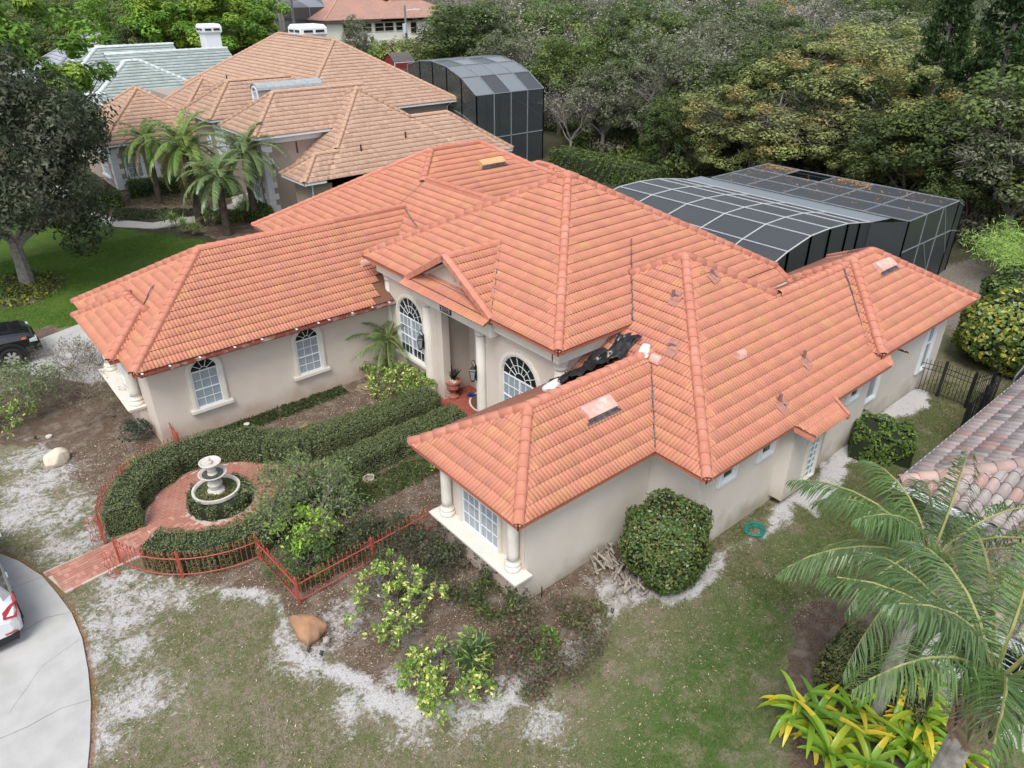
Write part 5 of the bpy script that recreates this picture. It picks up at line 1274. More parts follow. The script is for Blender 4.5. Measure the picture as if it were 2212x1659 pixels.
while rad<330:
    ds=rad*.070+.8; nA=int(rad*1.36/ds)
    for i in range(nA):
        a=math.radians(50)+(-.66+1.32*(i+rr.random())/nA); r=rad+ds*(rr.random()-.5); x,y=r*math.cos(a),r*math.sin(a); u,v,_z=px((x,y,0))
        if not(-120<u<2330) or blocked(x,y,u,v): continue
        far_=r>150; h=(6.2+3.2*rr.random()) if r<80 else (7.5+3.8*rr.random())
        h=min(h,13.0)
        # keep the neighbourhood of the shed, hedge and cages low
        if r<62 and u<1420 and x<50: h*=.75
        k=rr.choice(kinds)
        if u<640: k=rr.choice(['dark','grey','mid','tan','mid'] if v<40 else ['mid','dark'])
        if k=='tan' and rr.random()<.5: k='grey'
        zone=('beyond the grey and green roofs' if u<520 else 'around the white house' if u<960 else 'above the curved screen cage' if u<1300 else 'left of the olive oaks' if u<1500 else 'behind the olive oaks' if u<1930 else 'behind the Norfolk pines' if u<2080 else 'at the right edge')
        depth='front row' if r<62 else 'second row' if r<85 else 'middle distance' if r<140 else 'far horizon'
        kn={'dark':'dark green','mid':'mid green','grey':'grey-green twiggy','bare':'leafless grey','tan':'tan-brown'}[k]
        stand(k,x,y,h,(1.25 if r<90 else 1.45)*(.9+.25*rr.random()),'%s tree %s, %s'%(kn,zone,depth),kn+' woodland trees '+depth+' '+zone); ntree+=1
    rad+=ds*.92
print('WOOD',ntree)
# undergrowth: low bushes that read as one mass
def undergrowth(name,pts,nl,leaf,cols,label,cat,hmax,zf=.5,seed=1,m=M_LEAF,R=None):
    R=RS(seed); C=Cloud()
    for (x,y,r,h) in pts:
        n=int(nl*r*r); P,D=clump_points(np.array([x,y,h*.45]),1.,n,R,.3); P[:,0]=x+(P[:,0]-x)*r; P[:,1]=y+(P[:,1]-y)*r; P[:,2]=h*.45+(P[:,2]-h*.45)*h*.6; P[:,2]=np.clip(P[:,2],.02,None)
        b=np.array(cols[R.randint(len(cols))]); V,F=leaves(P,leaf,.5,.5,nrm=D,R=R); C.add(V,F,vary(n,b*(.8+.4*R.rand()),.3,R))
    o=link(name,C.mesh(name,m)); o['kind']='stuff'; return meta(o,label,cat)
pts=[]
for i in range(520):
    r=44+75*rr.random()**1.6; a=math.radians(50)+(rr.random()-.5)*1.28; x,y=r*math.cos(a),r*math.sin(a); u,v,_z=px((x,y,0))
    if blocked(x,y,u,v): continue
    pts.append((x,y,1.2+1.3*rr.random(),.8+1.6*rr.random()))
undergrowth('undergrowth',pts,110,.14,[(.06,.09,.03),(.09,.12,.035),(.14,.13,.05),(.12,.11,.08),(.045,.07,.025)],'tangled green and brown undergrowth at the foot of the woodland','undergrowth',2.,seed=4)
pts=[]
for u in range(730,1180,14):
    for k in range(2):
        p=g(u+rr.random()*10,128-k*12+rr.random()*6,0); pts.append((p.x,p.y,2.6+rr.random()*1.2,2.5+2.2*rr.random()))
undergrowth('shrub_belt',pts,26,.30,[(.12,.17,.03),(.08,.12,.03),(.17,.17,.05),(.13,.12,.07)],'yellow-green shrub belt between the white house and the tan house','shrubs',4.,seed=5)
# ---- specimen trees
def spec(kind,u,v,h,label,wide=1.,name='oak_tree',d=None,rot=None,xy=None):
    if xy is None: p=g(u,v,h); xy=(p.x,p.y)
    return stand(kind,xy[0],xy[1],h,wide,label,None,name,rot)
spec('olive',0,0,9.6,'largest olive and rust tinted oak, behind the middle of the flat pool cage',1.75,xy=(49.,24.5))
spec('olive',0,0,8.4,'olive and rust tinted oak, left one, over the dark hedge',1.6,xy=(48.5,30.5))
spec('olive',0,0,8.0,'olive and rust tinted oak, right one, next to the dark Norfolk pines',1.4,xy=(50.,20.8))
spec('olive',0,0,11.5,'olive tinted oak rising behind the largest rust tinted oak',1.8,xy=(59.,29.))
spec('tan',0,0,11.,'orange-tan leafed tree at the top, left of the Norfolk pines',1.1,xy=(*g(1690,5,10.)[:2],))
spec('grey',0,0,9.3,'silver-grey twiggy oak above the dark hedge, right of the curved cage',1.25,xy=(52,40))
spec('grey',0,0,9.8,'tallest silver-grey twiggy oak in the gap between curved cage and olive oaks',1.2,xy=(56,45))
spec('dark',0,0,5.6,'dark glossy tree standing at the right end of the clipped hedge',1.2,xy=(46.3,34.5))
spec('dark',0,0,5.2,'dark rounded tree hard behind the clipped back garden hedge',1.3,xy=(47.,37.5))
spec('bare',0,0,5.5,'leafless pale tree leaning by the corner of the curved cage',1.3,xy=(45.6,46.5))
plant('norfolk_pine',(52.3,17.2,0),T['norfolk'][0],'dark Norfolk pine with tiered branches, nearest the pool cage corner','tree',None,.3,(1.15,1.15,1.18))
plant('norfolk_pine',(50.5,20.0,0),T['norfolk'][0],'slimmer Norfolk pine with bare upper trunk beside the olive oak','tree',None,1.3,(.9,.9,1.12))
spec('mid',0,0,8.5,'yellowish green tree at the right picture edge behind the bamboo',1.1,xy=(50.5,11.6)); spec('grey',0,0,10.5,'grey-brown twiggy tree at the right edge, top corner',1.1,xy=(57.5,14.2)); spec('dark',0,0,5.5,'dark tree low behind the right corner of the pool cage',1.2,xy=(45.6,14.6))
spec('mid',0,0,7.,'mid green tree behind the dark tree at the right cage corner',1.2,xy=(49.5,15.0))
spec('bright',0,0,14.5,'big bright yellow-green oak behind the white chimney of the green roof',1.3,xy=(34.,92.))
spec('bright',0,0,13.6,'bright green oak, left half darker, behind the grey-green roof',1.2,xy=(27.,95.))
spec('dark',0,0,9.2,'dark tree at the left foot of the bright oak behind the green roof',1.05,xy=(25.,93.))
spec('bright',0,0,13.4,'vivid green oak at the top left corner above the magnolia',1.15,xy=(6.2,53.))
for i,(u,v) in enumerate(((498,40),(520,25),(545,30),(560,10),(585,20),(600,8),(615,35))):
    p=g(u+4,140,0); stand('pine',p.x+(i%3)*3,p.y+(i%2)*5,23.,.75,'tall bare-trunked pine before the far screen cage, number %s from the left'%('first second third fourth fifth sixth seventh'.split()[sorted((498,520,545,560,585,600,615)).index(u)]),None,'pine_tree')
# magnolia at left
R=RS(301); q,tp=branches(R,7.5,.8,.30,levels=2,n1=6,n2=4,zfrac=.28,wig=.14)
C=crown(R,5.2,4.7,5.9,260,52000,.115,(.036,.048,.026),(.065,.07,.045),.2,clr=(.2,.38),asp=.42,lowcut=-.85,amt=.45,up=.2)
plant('magnolia_tree',(3.5,41.6,0),[('trunk',q.build('trunk',M_GREYBARK,mesh_only=True)),('crown',C.mesh('crown',M_LEAF))],'large dark-leaved magnolia on the left lawn','tree',None,0,1.)
# sparse young trees before the white house
spec('grey',0,0,8.,'thin young tree with sparse light green leaves before the white house',.9,name='young_tree',xy=(*g(775,150,0)[:2],))
spec('pine',0,0,10.,'round-topped pine with dead brown branches right of the white house',1.7,name='pine_tree',xy=(*g(957,150,0)[:2],))
spec('pine',0,0,15.,'green pine standing above the shrub belt, right of the far field',1.5,name='pine_tree',xy=(*g(1110,100,0)[:2],))
# ================================================================== HEDGES
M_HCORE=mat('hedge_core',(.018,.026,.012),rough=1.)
def hedge(name,path,w,h,label,cat='hedge',closed=False,leaf=.026,dens=1500,base=(.075,.098,.040),alt=(.115,.13,.06),seed=1,m=M_LEAF,bulge=.05):
    R=RS(seed); P=[Vector((x,y,0)) for x,y in path]
    # resample
    S=[]; n=len(P)
    for i in range(n-(0 if closed else 1)):
        a,b=P[i],P[(i+1)%n]; k=max(1,int((b-a).length/.2))
        for j in range(k): S.append(a.lerp(b,j/k))
    if not closed: S.append(P[-1])
    m_=len(S); q=MB(); V=[];Fc=[]; sec=[(-.5,0),(-.5,.82),(-.40,.97),(.40,.97),(.5,.82),(.5,0)]; K=len(sec); Nn=[]
    for i,p in enumerate(S):
        a=S[(i-1)%m_] if (closed or i>0) else p; b=S[(i+1)%m_] if (closed or i<m_-1) else p
        t=(b-a).normalized(); nn=Vector((-t.y,t.x,0)); Nn.append(nn); k=1+.08*math.sin(i*.7)+.05*math.sin(i*1.9)
        for sx,sz in sec: V.append(p+nn*(sx*(w-.06)*k)+Vector((0,0,sz*(h-.03)*(1+.04*math.sin(i*.9+sx*3)))))
    for i in range(m_ if closed else m_-1):
        j=(i+1)%m_
        for c in range(K-1): Fc.append((i*K+c,i*K+c+1,j*K+c+1,j*K+c))
    if not closed: Fc.append(tuple(range(K))); Fc.append(tuple((m_-1)*K+c for c in range(K))[::-1])
    q.add(V,Fc); rt_=root(name,(S[0].x,S[0].y,0),label,cat); q.build('core',M_HCORE,rt_)
    L=sum((S[(i+1)%m_]-S[i]).length for i in range(m_ if closed else m_-1)); nl=int(L*(w+2*h)*dens)
    ii=R.randint(0,m_ if closed else m_-1,nl); tt=R.rand(nl); A=np.array(S); B=np.array([S[(i+1)%m_] for i in range(m_)]); NN=np.array(Nn)
    base_=A[ii]+(B[ii]-A[ii])*tt[:,None]; nn=NN[ii]; s_=R.rand(nl)*(w+2*h)
    side=np.where(s_<h,-1,np.where(s_<h+w,0,1)); off=np.where(side==0,(s_-h)-w/2,side*w/2)*(1+.08*np.sin((ii+tt)*.7)+.05*np.sin((ii+tt)*1.9)); z=np.where(side==0,h,np.where(side<0,s_,s_-h-w))
    lump=bulge*(np.sin(base_[:,0]*7+off*5)+np.sin(base_[:,1]*9+z*6))*.5
    Q=base_+nn*(off+np.where(side==0,0,side*lump))[:,None]; Q[:,2]=z+np.where(side==0,lump,0)
    # round the shoulders
    edge_=(side==0)&(np.abs(off)>w/2-.1); Q[edge_,2]-=.04
    Q+=R.normal(size=Q.shape)*.018; D=nn*side[:,None]*1.; D[:,2]=np.where(side==0,1.,.25)
    cc=vary(nl,base,.3,R,alt,.35)
    ends=[]
    if not closed:
        for e,sg in ((0,-1),(m_-1,1)):
            k=int(w*h*dens); t=(S[1]-S[0]).normalized()*-1 if e==0 else (S[-1]-S[-2]).normalized(); nn_=Nn[e]
            E=np.array(S[e])[None,:]+np.array(nn_)[None,:]*((R.rand(k)-.5)*w)[:,None]; E[:,2]=R.rand(k)*h; E+=np.array(t)[None,:]*.02; ends.append((E,np.tile(np.array(t),(k,1)),vary(k,base,.3,R,alt,.3)))
    for E,DD,cE in ends: Q=np.concatenate([Q,E]);D=np.concatenate([D,DD]);cc=np.concatenate([cc,cE])
    V,F=leaves(Q,leaf,.5,.1,nrm=D,jit=.75,R=R); o=link('foliage',mesh_np('foliage',V,F,m,cc),rt_); return rt_
def arcp(cx,cy,r,a0,a1,n=14): return [(cx+math.cos(math.radians(a0+(a1-a0)*i/n))*r,cy+math.sin(math.radians(a0+(a1-a0)*i/n))*r) for i in range(n+1)]
HC=(4.3,18.2)
hedge('hedge',[(12.0,18.55),(9.5,18.6),(7.4,18.75),(6.5,19.35)]+arcp(*HC,2.45,32,172,16),.92,.78,'long clipped hedge along the far side of the brick path and round the plaza',seed=21)
hedge('hedge',[(12.0,17.05),(9.5,17.05),(7.9,16.98),(6.8,16.7)]+arcp(*HC,2.45,-42,-150,14),.86,.74,'clipped hedge along the near side of the brick path and round the plaza',seed=22)
hedge('hedge',arcp(*HC,.48,0,345,12),.86,.46,'low round clipped hedge ring at the foot of the fountain',closed=True,seed=23)
hedge('hedge',[(41.2,43.2),(41.0,39),(41.4,33.2)],2.2,1.5,'wide dark clipped hedge at the back of the garden, below the olive oaks',leaf=.07,dens=190,base=(.04,.065,.02),alt=(.10,.13,.03),seed=24,bulge=.12)
hedge('hedge',[(12.2,55.6),(16.9,55.0),(17.2,51.0)],1.3,.9,'clipped dark hedge under the arched window of the taupe house',leaf=.06,dens=230,base=(.03,.055,.018),alt=(.07,.11,.02),seed=25)
hedge('hedge',[(17.0,46.6),(16.8,43.8)],1.2,.8,'clipped dark hedge under the tall window of the taupe house',leaf=.06,dens=230,base=(.04,.07,.018),alt=(.08,.12,.02),seed=26)
p=g(232,445,0); hedge('hedge',[(p.x-1.,p.y),(p.x+.9,p.y-.3)],1.4,.9,'clipped block hedge near the magnolia by the sidewalk',leaf=.06,dens=230,base=(.05,.08,.02),alt=(.13,.17,.03),seed=27)
p=g(505,478,0); hedge('hedge',[(p.x-.8,p.y+.6),(p.x+1.,p.y-.3)],1.1,.6,'small brown-green clipped hedge between the front palms',leaf=.06,dens=230,base=(.08,.085,.03),alt=(.13,.10,.04),seed=28)
# right side hedges
a=g(1850,950,.0); hedge('hedge',[(g(1835,960,0).x,g(1835,960,0).y),(g(1960,985,0).x,g(1960,985,0).y)],1.6,.85,'low bushy hedge beside the niche wall, right of the house',leaf=.055,dens=420,base=(.05,.09,.02),alt=(.10,.15,.03),seed=29,bulge=.16)
hedge('hedge',[tuple(g(1785,1440,.0)[:2]),tuple(g(1880,1500,.0)[:2]),tuple(g(1990,1560,.0)[:2])],1.25,.95,'box hedge along the wall of the lower right house, below the palm',leaf=.035,dens=800,base=(.075,.09,.03),alt=(.14,.12,.05),seed=30,bulge=.1)
undergrowth('ground_cover',[(13.2+k*1.2,5.4,1.,.3) for k in range(1)],200,.05,[(.05,.08,.03)],'low ground cover','plants',.3)
bpy.data.objects.remove(bpy.data.objects['ground_cover'])
# ================================================================== PALMS
def frond(C,R,base,az,el,L,droop,nl,ll,lw,hang,cols,stiff=.5,plume=0.,rach=None):
    """one feather frond; adds leaflets to cloud C and returns rachis points"""
    n=26; pts=[Vector(base)]; e=el
    for i in range(n):
        e=el-droop*((i+1)/n)**1.35; pts.append(pts[-1]+Vector((math.cos(az)*math.cos(e),math.sin(az)*math.cos(e),math.sin(e)))*L/n)
    A=np.array(pts); V=[];F=[];Cc=[]; k=0; dirn=np.array([math.cos(az),math.sin(az),0.]); side0=np.array([-math.sin(az),math.cos(az),0.])
    col=np.array(cols[R.randint(len(cols))])*(.85+.3*R.rand())
    for i in range(nl):
        t=.12+.88*(i+.5)/nl; f=t*n; j=min(n-1,int(f)); p=A[j]+(A[j+1]-A[j])*(f-j); tan=A[j+1]-A[j]; tan/=np.linalg.norm(tan)
        l=ll*(math.sin(math.pi*(.18+.80*t))**.6)*(.85+.3*R.rand()); 
        for s_ in (-1,1):
            up_=np.cross(side0,tan)*-1; 
            d=side0*s_*(.80)+tan*(.35+.45*t)+up_*(.35-.1*R.rand())*stiff+up_*(R.rand()-.5)*plume+R.normal(size=3)*.07
            d/=np.linalg.norm(d); m=p+d*l*.5; m[2]-=hang*l*.12; q_=d.copy(); q_[2]-=hang*(.8+.5*R.rand()); q_/=np.linalg.norm(q_); tp_=m+q_*l*.5
            wv=np.cross(d,[0,0,1.]); wv=wv/(np.linalg.norm(wv)+1e-6)*lw*.5; wv=wv*.7+tan*lw*.35
            V+= [p-wv*.6,p+wv*.6,m+wv,m-wv, m-wv,m+wv,tp_+wv*.12,tp_-wv*.12]; F+=[[k,k+1,k+2,k+3],[k+4,k+5,k+6,k+7]]; k+=8
            c=col*(1+(R.rand()-.5)*.4); Cc+=[c,c*1.05]
    C.add(np.array(V),np.array(F),np.clip(np.array(Cc),0,1)); return pts
def palm(x,y,h,label,seed,nf=22,L=2.2,ll=.5,lw=.035,nl=46,hang=.5,cols=((.07,.13,.035),(.10,.17,.04),(.13,.20,.06)),r0=.16,r1=.13,trunkm=M_PHOENIXTRUNK,lean=(0,0),stiff=.6,elr=(-.25,1.35),droop=(1.0,1.7),name='palm_tree',dead=None,group=None,boots=True,cat='palm tree',plume=.2):
    R=RS(seed); rt_=root(name,(x,y,0),label,cat,group); q=MB(); n=14; pts=[];rs=[]
    for i in range(n+1):
        t=i/n; pts.append((lean[0]*t*t,lean[1]*t*t,-.1+(h+.1)*t)); rs.append((r0+(r1-r0)*t)*(1+(.25 if i==0 else 0)+(.12 if (i%2 and boots) else 0)))
    q.tube(pts,rs,12,cap=True)
    if boots:
        for i in range(int(h*34)):
            t=.02+.96*R.rand(); a=R.rand()*6.28; r=r0+(r1-r0)*t; p=Vector((lean[0]*t*t+math.cos(a)*r,lean[1]*t*t+math.sin(a)*r,h*t)); o_=Vector((math.cos(a),math.sin(a),.5)).normalized(); s_=Vector((-math.sin(a),math.cos(a),0))*.05
            q.poly([p-s_,p+s_,p+o_*.07+Vector((0,0,.05))])
    q.build('trunk',trunkm,rt_,local=True)
    C=Cloud(); rq=MB(); hub=Vector((lean[0],lean[1],h))
    for i in range(nf):
        f=(i+.5)/nf; el=elr[1]+(elr[0]-elr[1])*f**.85; az=i*2.39996+R.rand()*.3; Lf=L*(.8+.3*R.rand())*(.75+.25*min(1,f*3)); dr=droop[0]+(droop[1]-droop[0])*R.rand()
        cs=cols
        if dead and i>=nf-dead: cs=((.30,.24,.09),(.22,.18,.08))
        p=frond(C,R,hub+Vector((math.cos(az)*.07,math.sin(az)*.07,.05*(1-f))),az,el,Lf,dr,nl,ll,lw,hang,cs,stiff,plume); 
        rq.tube([p[k] for k in range(0,len(p),4)],[.028*(1-k/8)+.004 for k in range(len(range(0,len(p),4)))],4,cap=False)
    q2=rq.build('rachis',mat('palm_stalk',(.20,.22,.07),(.26,.24,.10),4,rough=.6),rt_,local=True)
    o=link('fronds',C.mesh('fronds',M_GLOSSLEAF),rt_,local=True); return rt_
grp='palms before the taupe house'
def gp(b,c): p=g(b[0],b[1],0); return p.x,p.y,hz(c[0],c[1],p.x,p.y)
PHX=((.11,.21,.04),(.15,.25,.05),(.19,.27,.06)); PHG=((.13,.21,.08),(.17,.25,.11),(.13,.20,.07))
x,y,h=gp((346,437),(305,318)); palm(x,y,h+.5,'pale green feather palm farthest left, before the arched window',401,nf=26,L=2.5,cols=PHX,ll=.55,lw=.05,r0=.2,r1=.17,dead=3,elr=(-.6,1.3))
x,y,h=gp((434,489),(404,335)); palm(x,y,h+.6,'largest feather palm before the taupe house, upright fronds',402,nf=34,L=3.1,cols=PHX,ll=.6,lw=.05,r0=.24,r1=.19,dead=4,elr=(-.7,1.45))
x,y,h=gp((553,479),(529,345)); palm(x,y,h+.5,'greyish feather palm nearest the white quoins of the corner',403,nf=32,L=2.8,cols=PHG,ll=.55,lw=.05,r0=.2,r1=.16,dead=2,elr=(-.7,1.4))
x,y,h=gp((493,507),(473,398)); palm(x,y,h+.5,'shortest front feather palm, dark spread fronds, in the mulch bed',404,nf=28,L=2.6,cols=PHG,ll=.55,lw=.05,r0=.22,r1=.18,elr=(-.5,1.35))
x,y,h=gp((844,806),(831,735)); palm(x,y,max(h,1.3),'small feathery palm at the inner corner by the garage wing',405,nf=26,L=1.6,cols=((.12,.20,.06),(.16,.24,.09)),ll=.36,lw=.013,nl=60,r0=.10,r1=.09,elr=(-.35,1.45),droop=(.8,1.5))
QN=((.07,.135,.035),(.10,.175,.05),(.13,.21,.075),(.085,.145,.05))
M_QT=mat('ringed_palm_trunk',(.36,.34,.31),(.24,.225,.20),5.,rough=.85,bump=.5,bscale=14,c3=(.16,.14,.11),s3=2.5)
palm(11.84,2.68,4.3,'tall queen palm with grey trunk leaning over the tile roof, left one',411,nf=20,L=3.05,ll=.62,lw=.020,nl=84,hang=1.5,cols=QN,r0=.17,r1=.13,trunkm=M_QT,boots=False,stiff=.25,elr=(.15,1.35),droop=(1.2,2.1),group=None,plume=1.1)
pq=g(2142,1478,5.4); palm(pq.x-.25,pq.y+.1,5.4,'tall queen palm with shaggy crown shaft at the lower right corner',412,nf=13,L=2.9,ll=.62,lw=.020,nl=86,hang=1.5,cols=QN,r0=.19,r1=.15,trunkm=M_QT,boots=False,stiff=.25,elr=(.85,1.4),droop=(1.3,1.9),lean=(.25,-.1),plume=1.1)
q=MB(); R=RS(9)
for i in range(260):
    a=R.rand()*6.28; z=4.7+R.rand()*.8; r=.17+.06*R.rand(); p=Vector((pq.x+math.cos(a)*r,pq.y+math.sin(a)*r,z)); d=Vector((math.cos(a)*(.3+R.rand()),math.sin(a)*(.3+R.rand()),R.rand()*1.4-.9)).normalized()*(.15+.25*R.rand()); s_=Vector((-math.sin(a),math.cos(a),0))*.02
    q.poly([p-s_,p+s_,p+d])
for k in range(9):
    a=k*.75; q.slab([(pq.x+math.cos(a)*.19-math.sin(a)*.12,pq.y+math.sin(a)*.19+math.cos(a)*.12,4.35),(pq.x+math.cos(a)*.19+math.sin(a)*.12,pq.y+math.sin(a)*.19-math.cos(a)*.12,4.35),(pq.x+math.cos(a)*.30,pq.y+math.sin(a)*.30,4.95+.1*(k%3))],(math.cos(a)*.03,math.sin(a)*.03,0))
pr=[o for o in COL.objects if o.name.startswith('palm_tree') and o.get('label','').startswith('tall queen palm with shaggy')][0]
o=q.build('crown_shaft',mat('palm_fibre',(.30,.22,.15),(.16,.11,.075),9,rough=.95),pr)
# ================================================================== SHRUBS
def shrub(kind,u,v,r,h,label,cat='shrub',name='shrub',group=None,xy=None,rot=None):
    p=g(u,v,0) if xy is None else Vector((*xy,0)); tm=T[kind][cnt[0]%len(T[kind])]; cnt[0]+=1
    return plant(name,(p.x,p.y,0),tm,label,cat,group,rot or random.random()*6,(r,r,h/1.7))
# round clipped bush by the right wall
def ballbush(name,x,y,r,h,label,seed,leaf,dens,base,alt,m=M_GLOSSLEAF,lump=.06,asp=.6,pa=.4):
    R=RS(seed); rt_=root(name,(x,y,0),label,'shrub'); n=int(4*math.pi*r*r*dens); d=R.normal(size=(n,3)); d/=np.linalg.norm(d,axis=1)[:,None]
    f=lambda d:1+lump*(np.sin(d[:,0]*5+1)*np.sin(d[:,1]*4)+.6*np.sin(d[:,2]*7+d[:,0]*5)+.4*np.sin(d[:,1]*13)*np.sin(d[:,0]*11))
    sq=lambda d:np.sign(d)*np.abs(d)**.82
    Q=sq(d)*f(d)[:,None]*np.array([r,r,h/2])*1.06; Q[:,2]+=h/2; Q+=R.normal(size=Q.shape)*.03; Q=Q[Q[:,2]>.02]; d=d[:len(Q)] if False else (Q-np.array([0,0,h/2]))/np.array([r,r,h/2]); d/=np.linalg.norm(d,axis=1)[:,None]
    V,F=leaves(Q,leaf,asp,.1,nrm=d,jit=.8,R=R); cc=vary(len(Q),base,.35,R,alt,pa)
    bm=bmesh.new(); bmesh.ops.create_icosphere(bm,subdivisions=4,radius=1)
    co=np.array([v.co[:] for v in bm.verts]); k=sq(co)*f(co)[:,None]*np.array([r,r,h/2]); 
    for v,c in zip(bm.verts,k): v.co=Vector((c[0]*.95,c[1]*.95,max(-.02,c[2]*.95+h/2)))
    me=bpy.data.meshes.new('core'); bm.to_mesh(me); bm.free(); me.materials.append(M_HCORE); link('core',me,rt_,local=True)
    link('foliage',mesh_np('foliage',V,F,m,cc),rt_,local=True); return rt_
bb=g(1437,1172,1.05)
ballbush('round_bush',bb.x,bb.y,.93,2.1,'large round clipped bush of glossy green and russet leaves by the side wall',31,.040,1250,(.045,.085,.022),(.095,.10,.03),lump=.10)
# twiggy shrub inside the fence
def twigshrub(x,y,r,h,label,seed,nleaf,leaf,base,alt,tw=6,name='shrub',twigm=M_GREYBARK,lowf=.2,clus=0):
    R=RS(seed); rt_=root(name,(x,y,0),label,'shrub'); q=MB(); tips=[]
    def grow(p,d,l,rad_,lev):
        e=p+d*l; q.tube([p,p.lerp(e,.5)+Vector(R.normal(size=3)*.03),e],[rad_,rad_*.8,rad_*.55],3,cap=False); tips.append(e)
        if lev<4:
            for i in range(3 if lev<3 else 3): grow(e,(d+Vector(R.normal(size=3)*.55)+Vector((0,0,.05))).normalized(),l*(.62+.2*R.rand()),rad_*.6,lev+1)
    for i in range(tw):
        a=6.28*i/tw+R.rand(); grow(Vector((0,0,0)),Vector((math.cos(a)*r*.55,math.sin(a)*r*.55,h*.45)).normalized(),math.hypot(r,h)*.36,.025*h/1.6,0)
    q.build('stem',twigm,rt_,local=True)
    T_=np.array([tuple(t) for t in tips if t.z>h*lowf]); T2=T_[R.permutation(len(T_))[:max(8,nleaf//clus)]] if clus else T_; P=T2[R.randint(0,len(T2),nleaf)]+R.normal(size=(nleaf,3))*(np.array([.055,.055,.05]) if clus else np.array([.10,.10,.08])*r)
    V,F=leaves(P,leaf,.5,.5,R=R); link('foliage',mesh_np('foliage',V,F,M_LEAF,vary(nleaf,base,.35,R,alt,.3)),rt_,local=True); return rt_
twigshrub(5.8,15.85,1.25,1.45,'large sprawling twiggy green shrub inside the red fence corner',51,5600,.045,(.095,.13,.05),(.13,.17,.06),tw=13,twigm=mat('pale_twigs',(.30,.28,.25),(.22,.20,.18),9,rough=.9))
twigshrub(5.3,15.2,.7,.8,'lime green new growth at the foot of the big twiggy shrub',52,700,.07,(.20,.34,.04),(.28,.42,.06),tw=5)
def varieg(u,v,r,h,label,seed,n=900,name='variegated_shrub',xy=None):
    p=g(u,v,0) if xy is None else Vector((*xy,0)); return twigshrub(p.x,p.y,r,h,label,seed,int(n*1.3),.05,(.11,.19,.035),(.42,.43,.14),tw=8,name=name,lowf=.3,clus=16)
varieg(855,1330,.85,1.1,'yellow and green variegated shrub between fence and front wing, upper one',61,1500)
varieg(972,1500,.9,.75,'yellow variegated shrub at the front tip of the bed, lowest one',62,1700)
varieg(1000,1418,.22,.7,'small yellow-green sprig standing above the dead stumps',63,160)
varieg(880,1400,.35,.5,'thin yellow sprigs on bare twigs left of the dead stumps',64,150)
varieg(0,0,.8,.8,'yellow-green variegated shrub left of the porch under the small palm',65,1500,xy=(11.6,20.6)); varieg(0,0,.6,.7,'yellow-green variegated shrub at the end of the long hedge',66,1000,xy=(12.1,19.7))
varieg(0,0,.75,.65,'yellow-green variegated shrub behind the near hedge beside the front wing roof',67,1100,xy=(10.6,15.6)); varieg(800,800,.5,.7,'variegated shrub at the foot of the garage wall near the small palm',68,800)
varieg(15,925,.8,.8,'yellow variegated shrub at the left picture edge',69,1400)
q_=twigshrub(*g(35,890,0)[:2],1.2,1.5,'dense grey-green shrub at the left edge before the black truck',71,3600,.045,(.09,.13,.05),(.15,.17,.08),tw=9)
for i,(u,v,r,h,lb) in enumerate(((150,800,.9,1.0,'leafless grey-brown shrub beside the driveway, left one'),(215,790,.8,.9,'leafless grey-brown shrub against the garage ledge'),(190,860,1.0,1.0,'brown twiggy shrub in the bed, centre'),(245,900,.9,.8,'brown twiggy shrub just left of the garage corner'),(130,840,.7,.7,'sparse grey twiggy shrub in the left bed near the grey-green one'))):
    p=g(u,v,0); twigshrub(p.x,p.y,r,h,lb,80+i,500,.035,(.10,.10,.05),(.17,.15,.09),tw=11,name='dry_shrub',twigm=mat('dry_twigs',(.15,.12,.10),(.22,.19,.165),9,rough=.9))
for i,(u,v,r,h,lb,c1,c2) in enumerate(((1010,1245,1.,.38,'low dark green shrub under the front ledge, left end',(.035,.05,.022),(.08,.10,.03)),(1078,1300,.7,.3,'low dark green shrub under the front ledge, at the corner',(.045,.06,.025),(.10,.14,.03)),
    (880,1235,1.0,.36,'dark green low shrub outside the fence by the front wing',(.05,.06,.035),(.09,.08,.05)),(955,1200,.8,.36,'dark shrub where the red fence meets the front wing',(.05,.055,.035),(.08,.075,.05)),
    (1195,1395,1.1,.32,'reddish brown loropetalum shrub in front of the house corner',(.085,.085,.05),(.10,.065,.045)),(1120,1445,.85,.30,'green and pink flecked shrub at the sand edge',(.075,.085,.04),(.13,.06,.055)),(1262,1335,.5,.25,'small olive shrub beside the driftwood pile',(.10,.11,.045),(.14,.12,.06)),
    (830,1180,.9,.45,'dark olive shrub inside the red fence bottom corner',(.045,.055,.03),(.08,.09,.04)),(650,1230,.7,.55,'deep green shrub in the corner of the red fence',(.04,.08,.02),(.08,.13,.03)),
    (300,950,.3,.6,'small dark conifer at the garage corner',(.018,.035,.02),(.03,.05,.03)),(1170,1400,.4,.25,'small green tuft under the pink flecked shrub',(.10,.17,.03),(.12,.2,.05)))):
    p=g(u,v,0); twigshrub(p.x,p.y,r,h,lb,100+i,int(2600*r),.04,c1,c2,tw=9,lowf=.05)
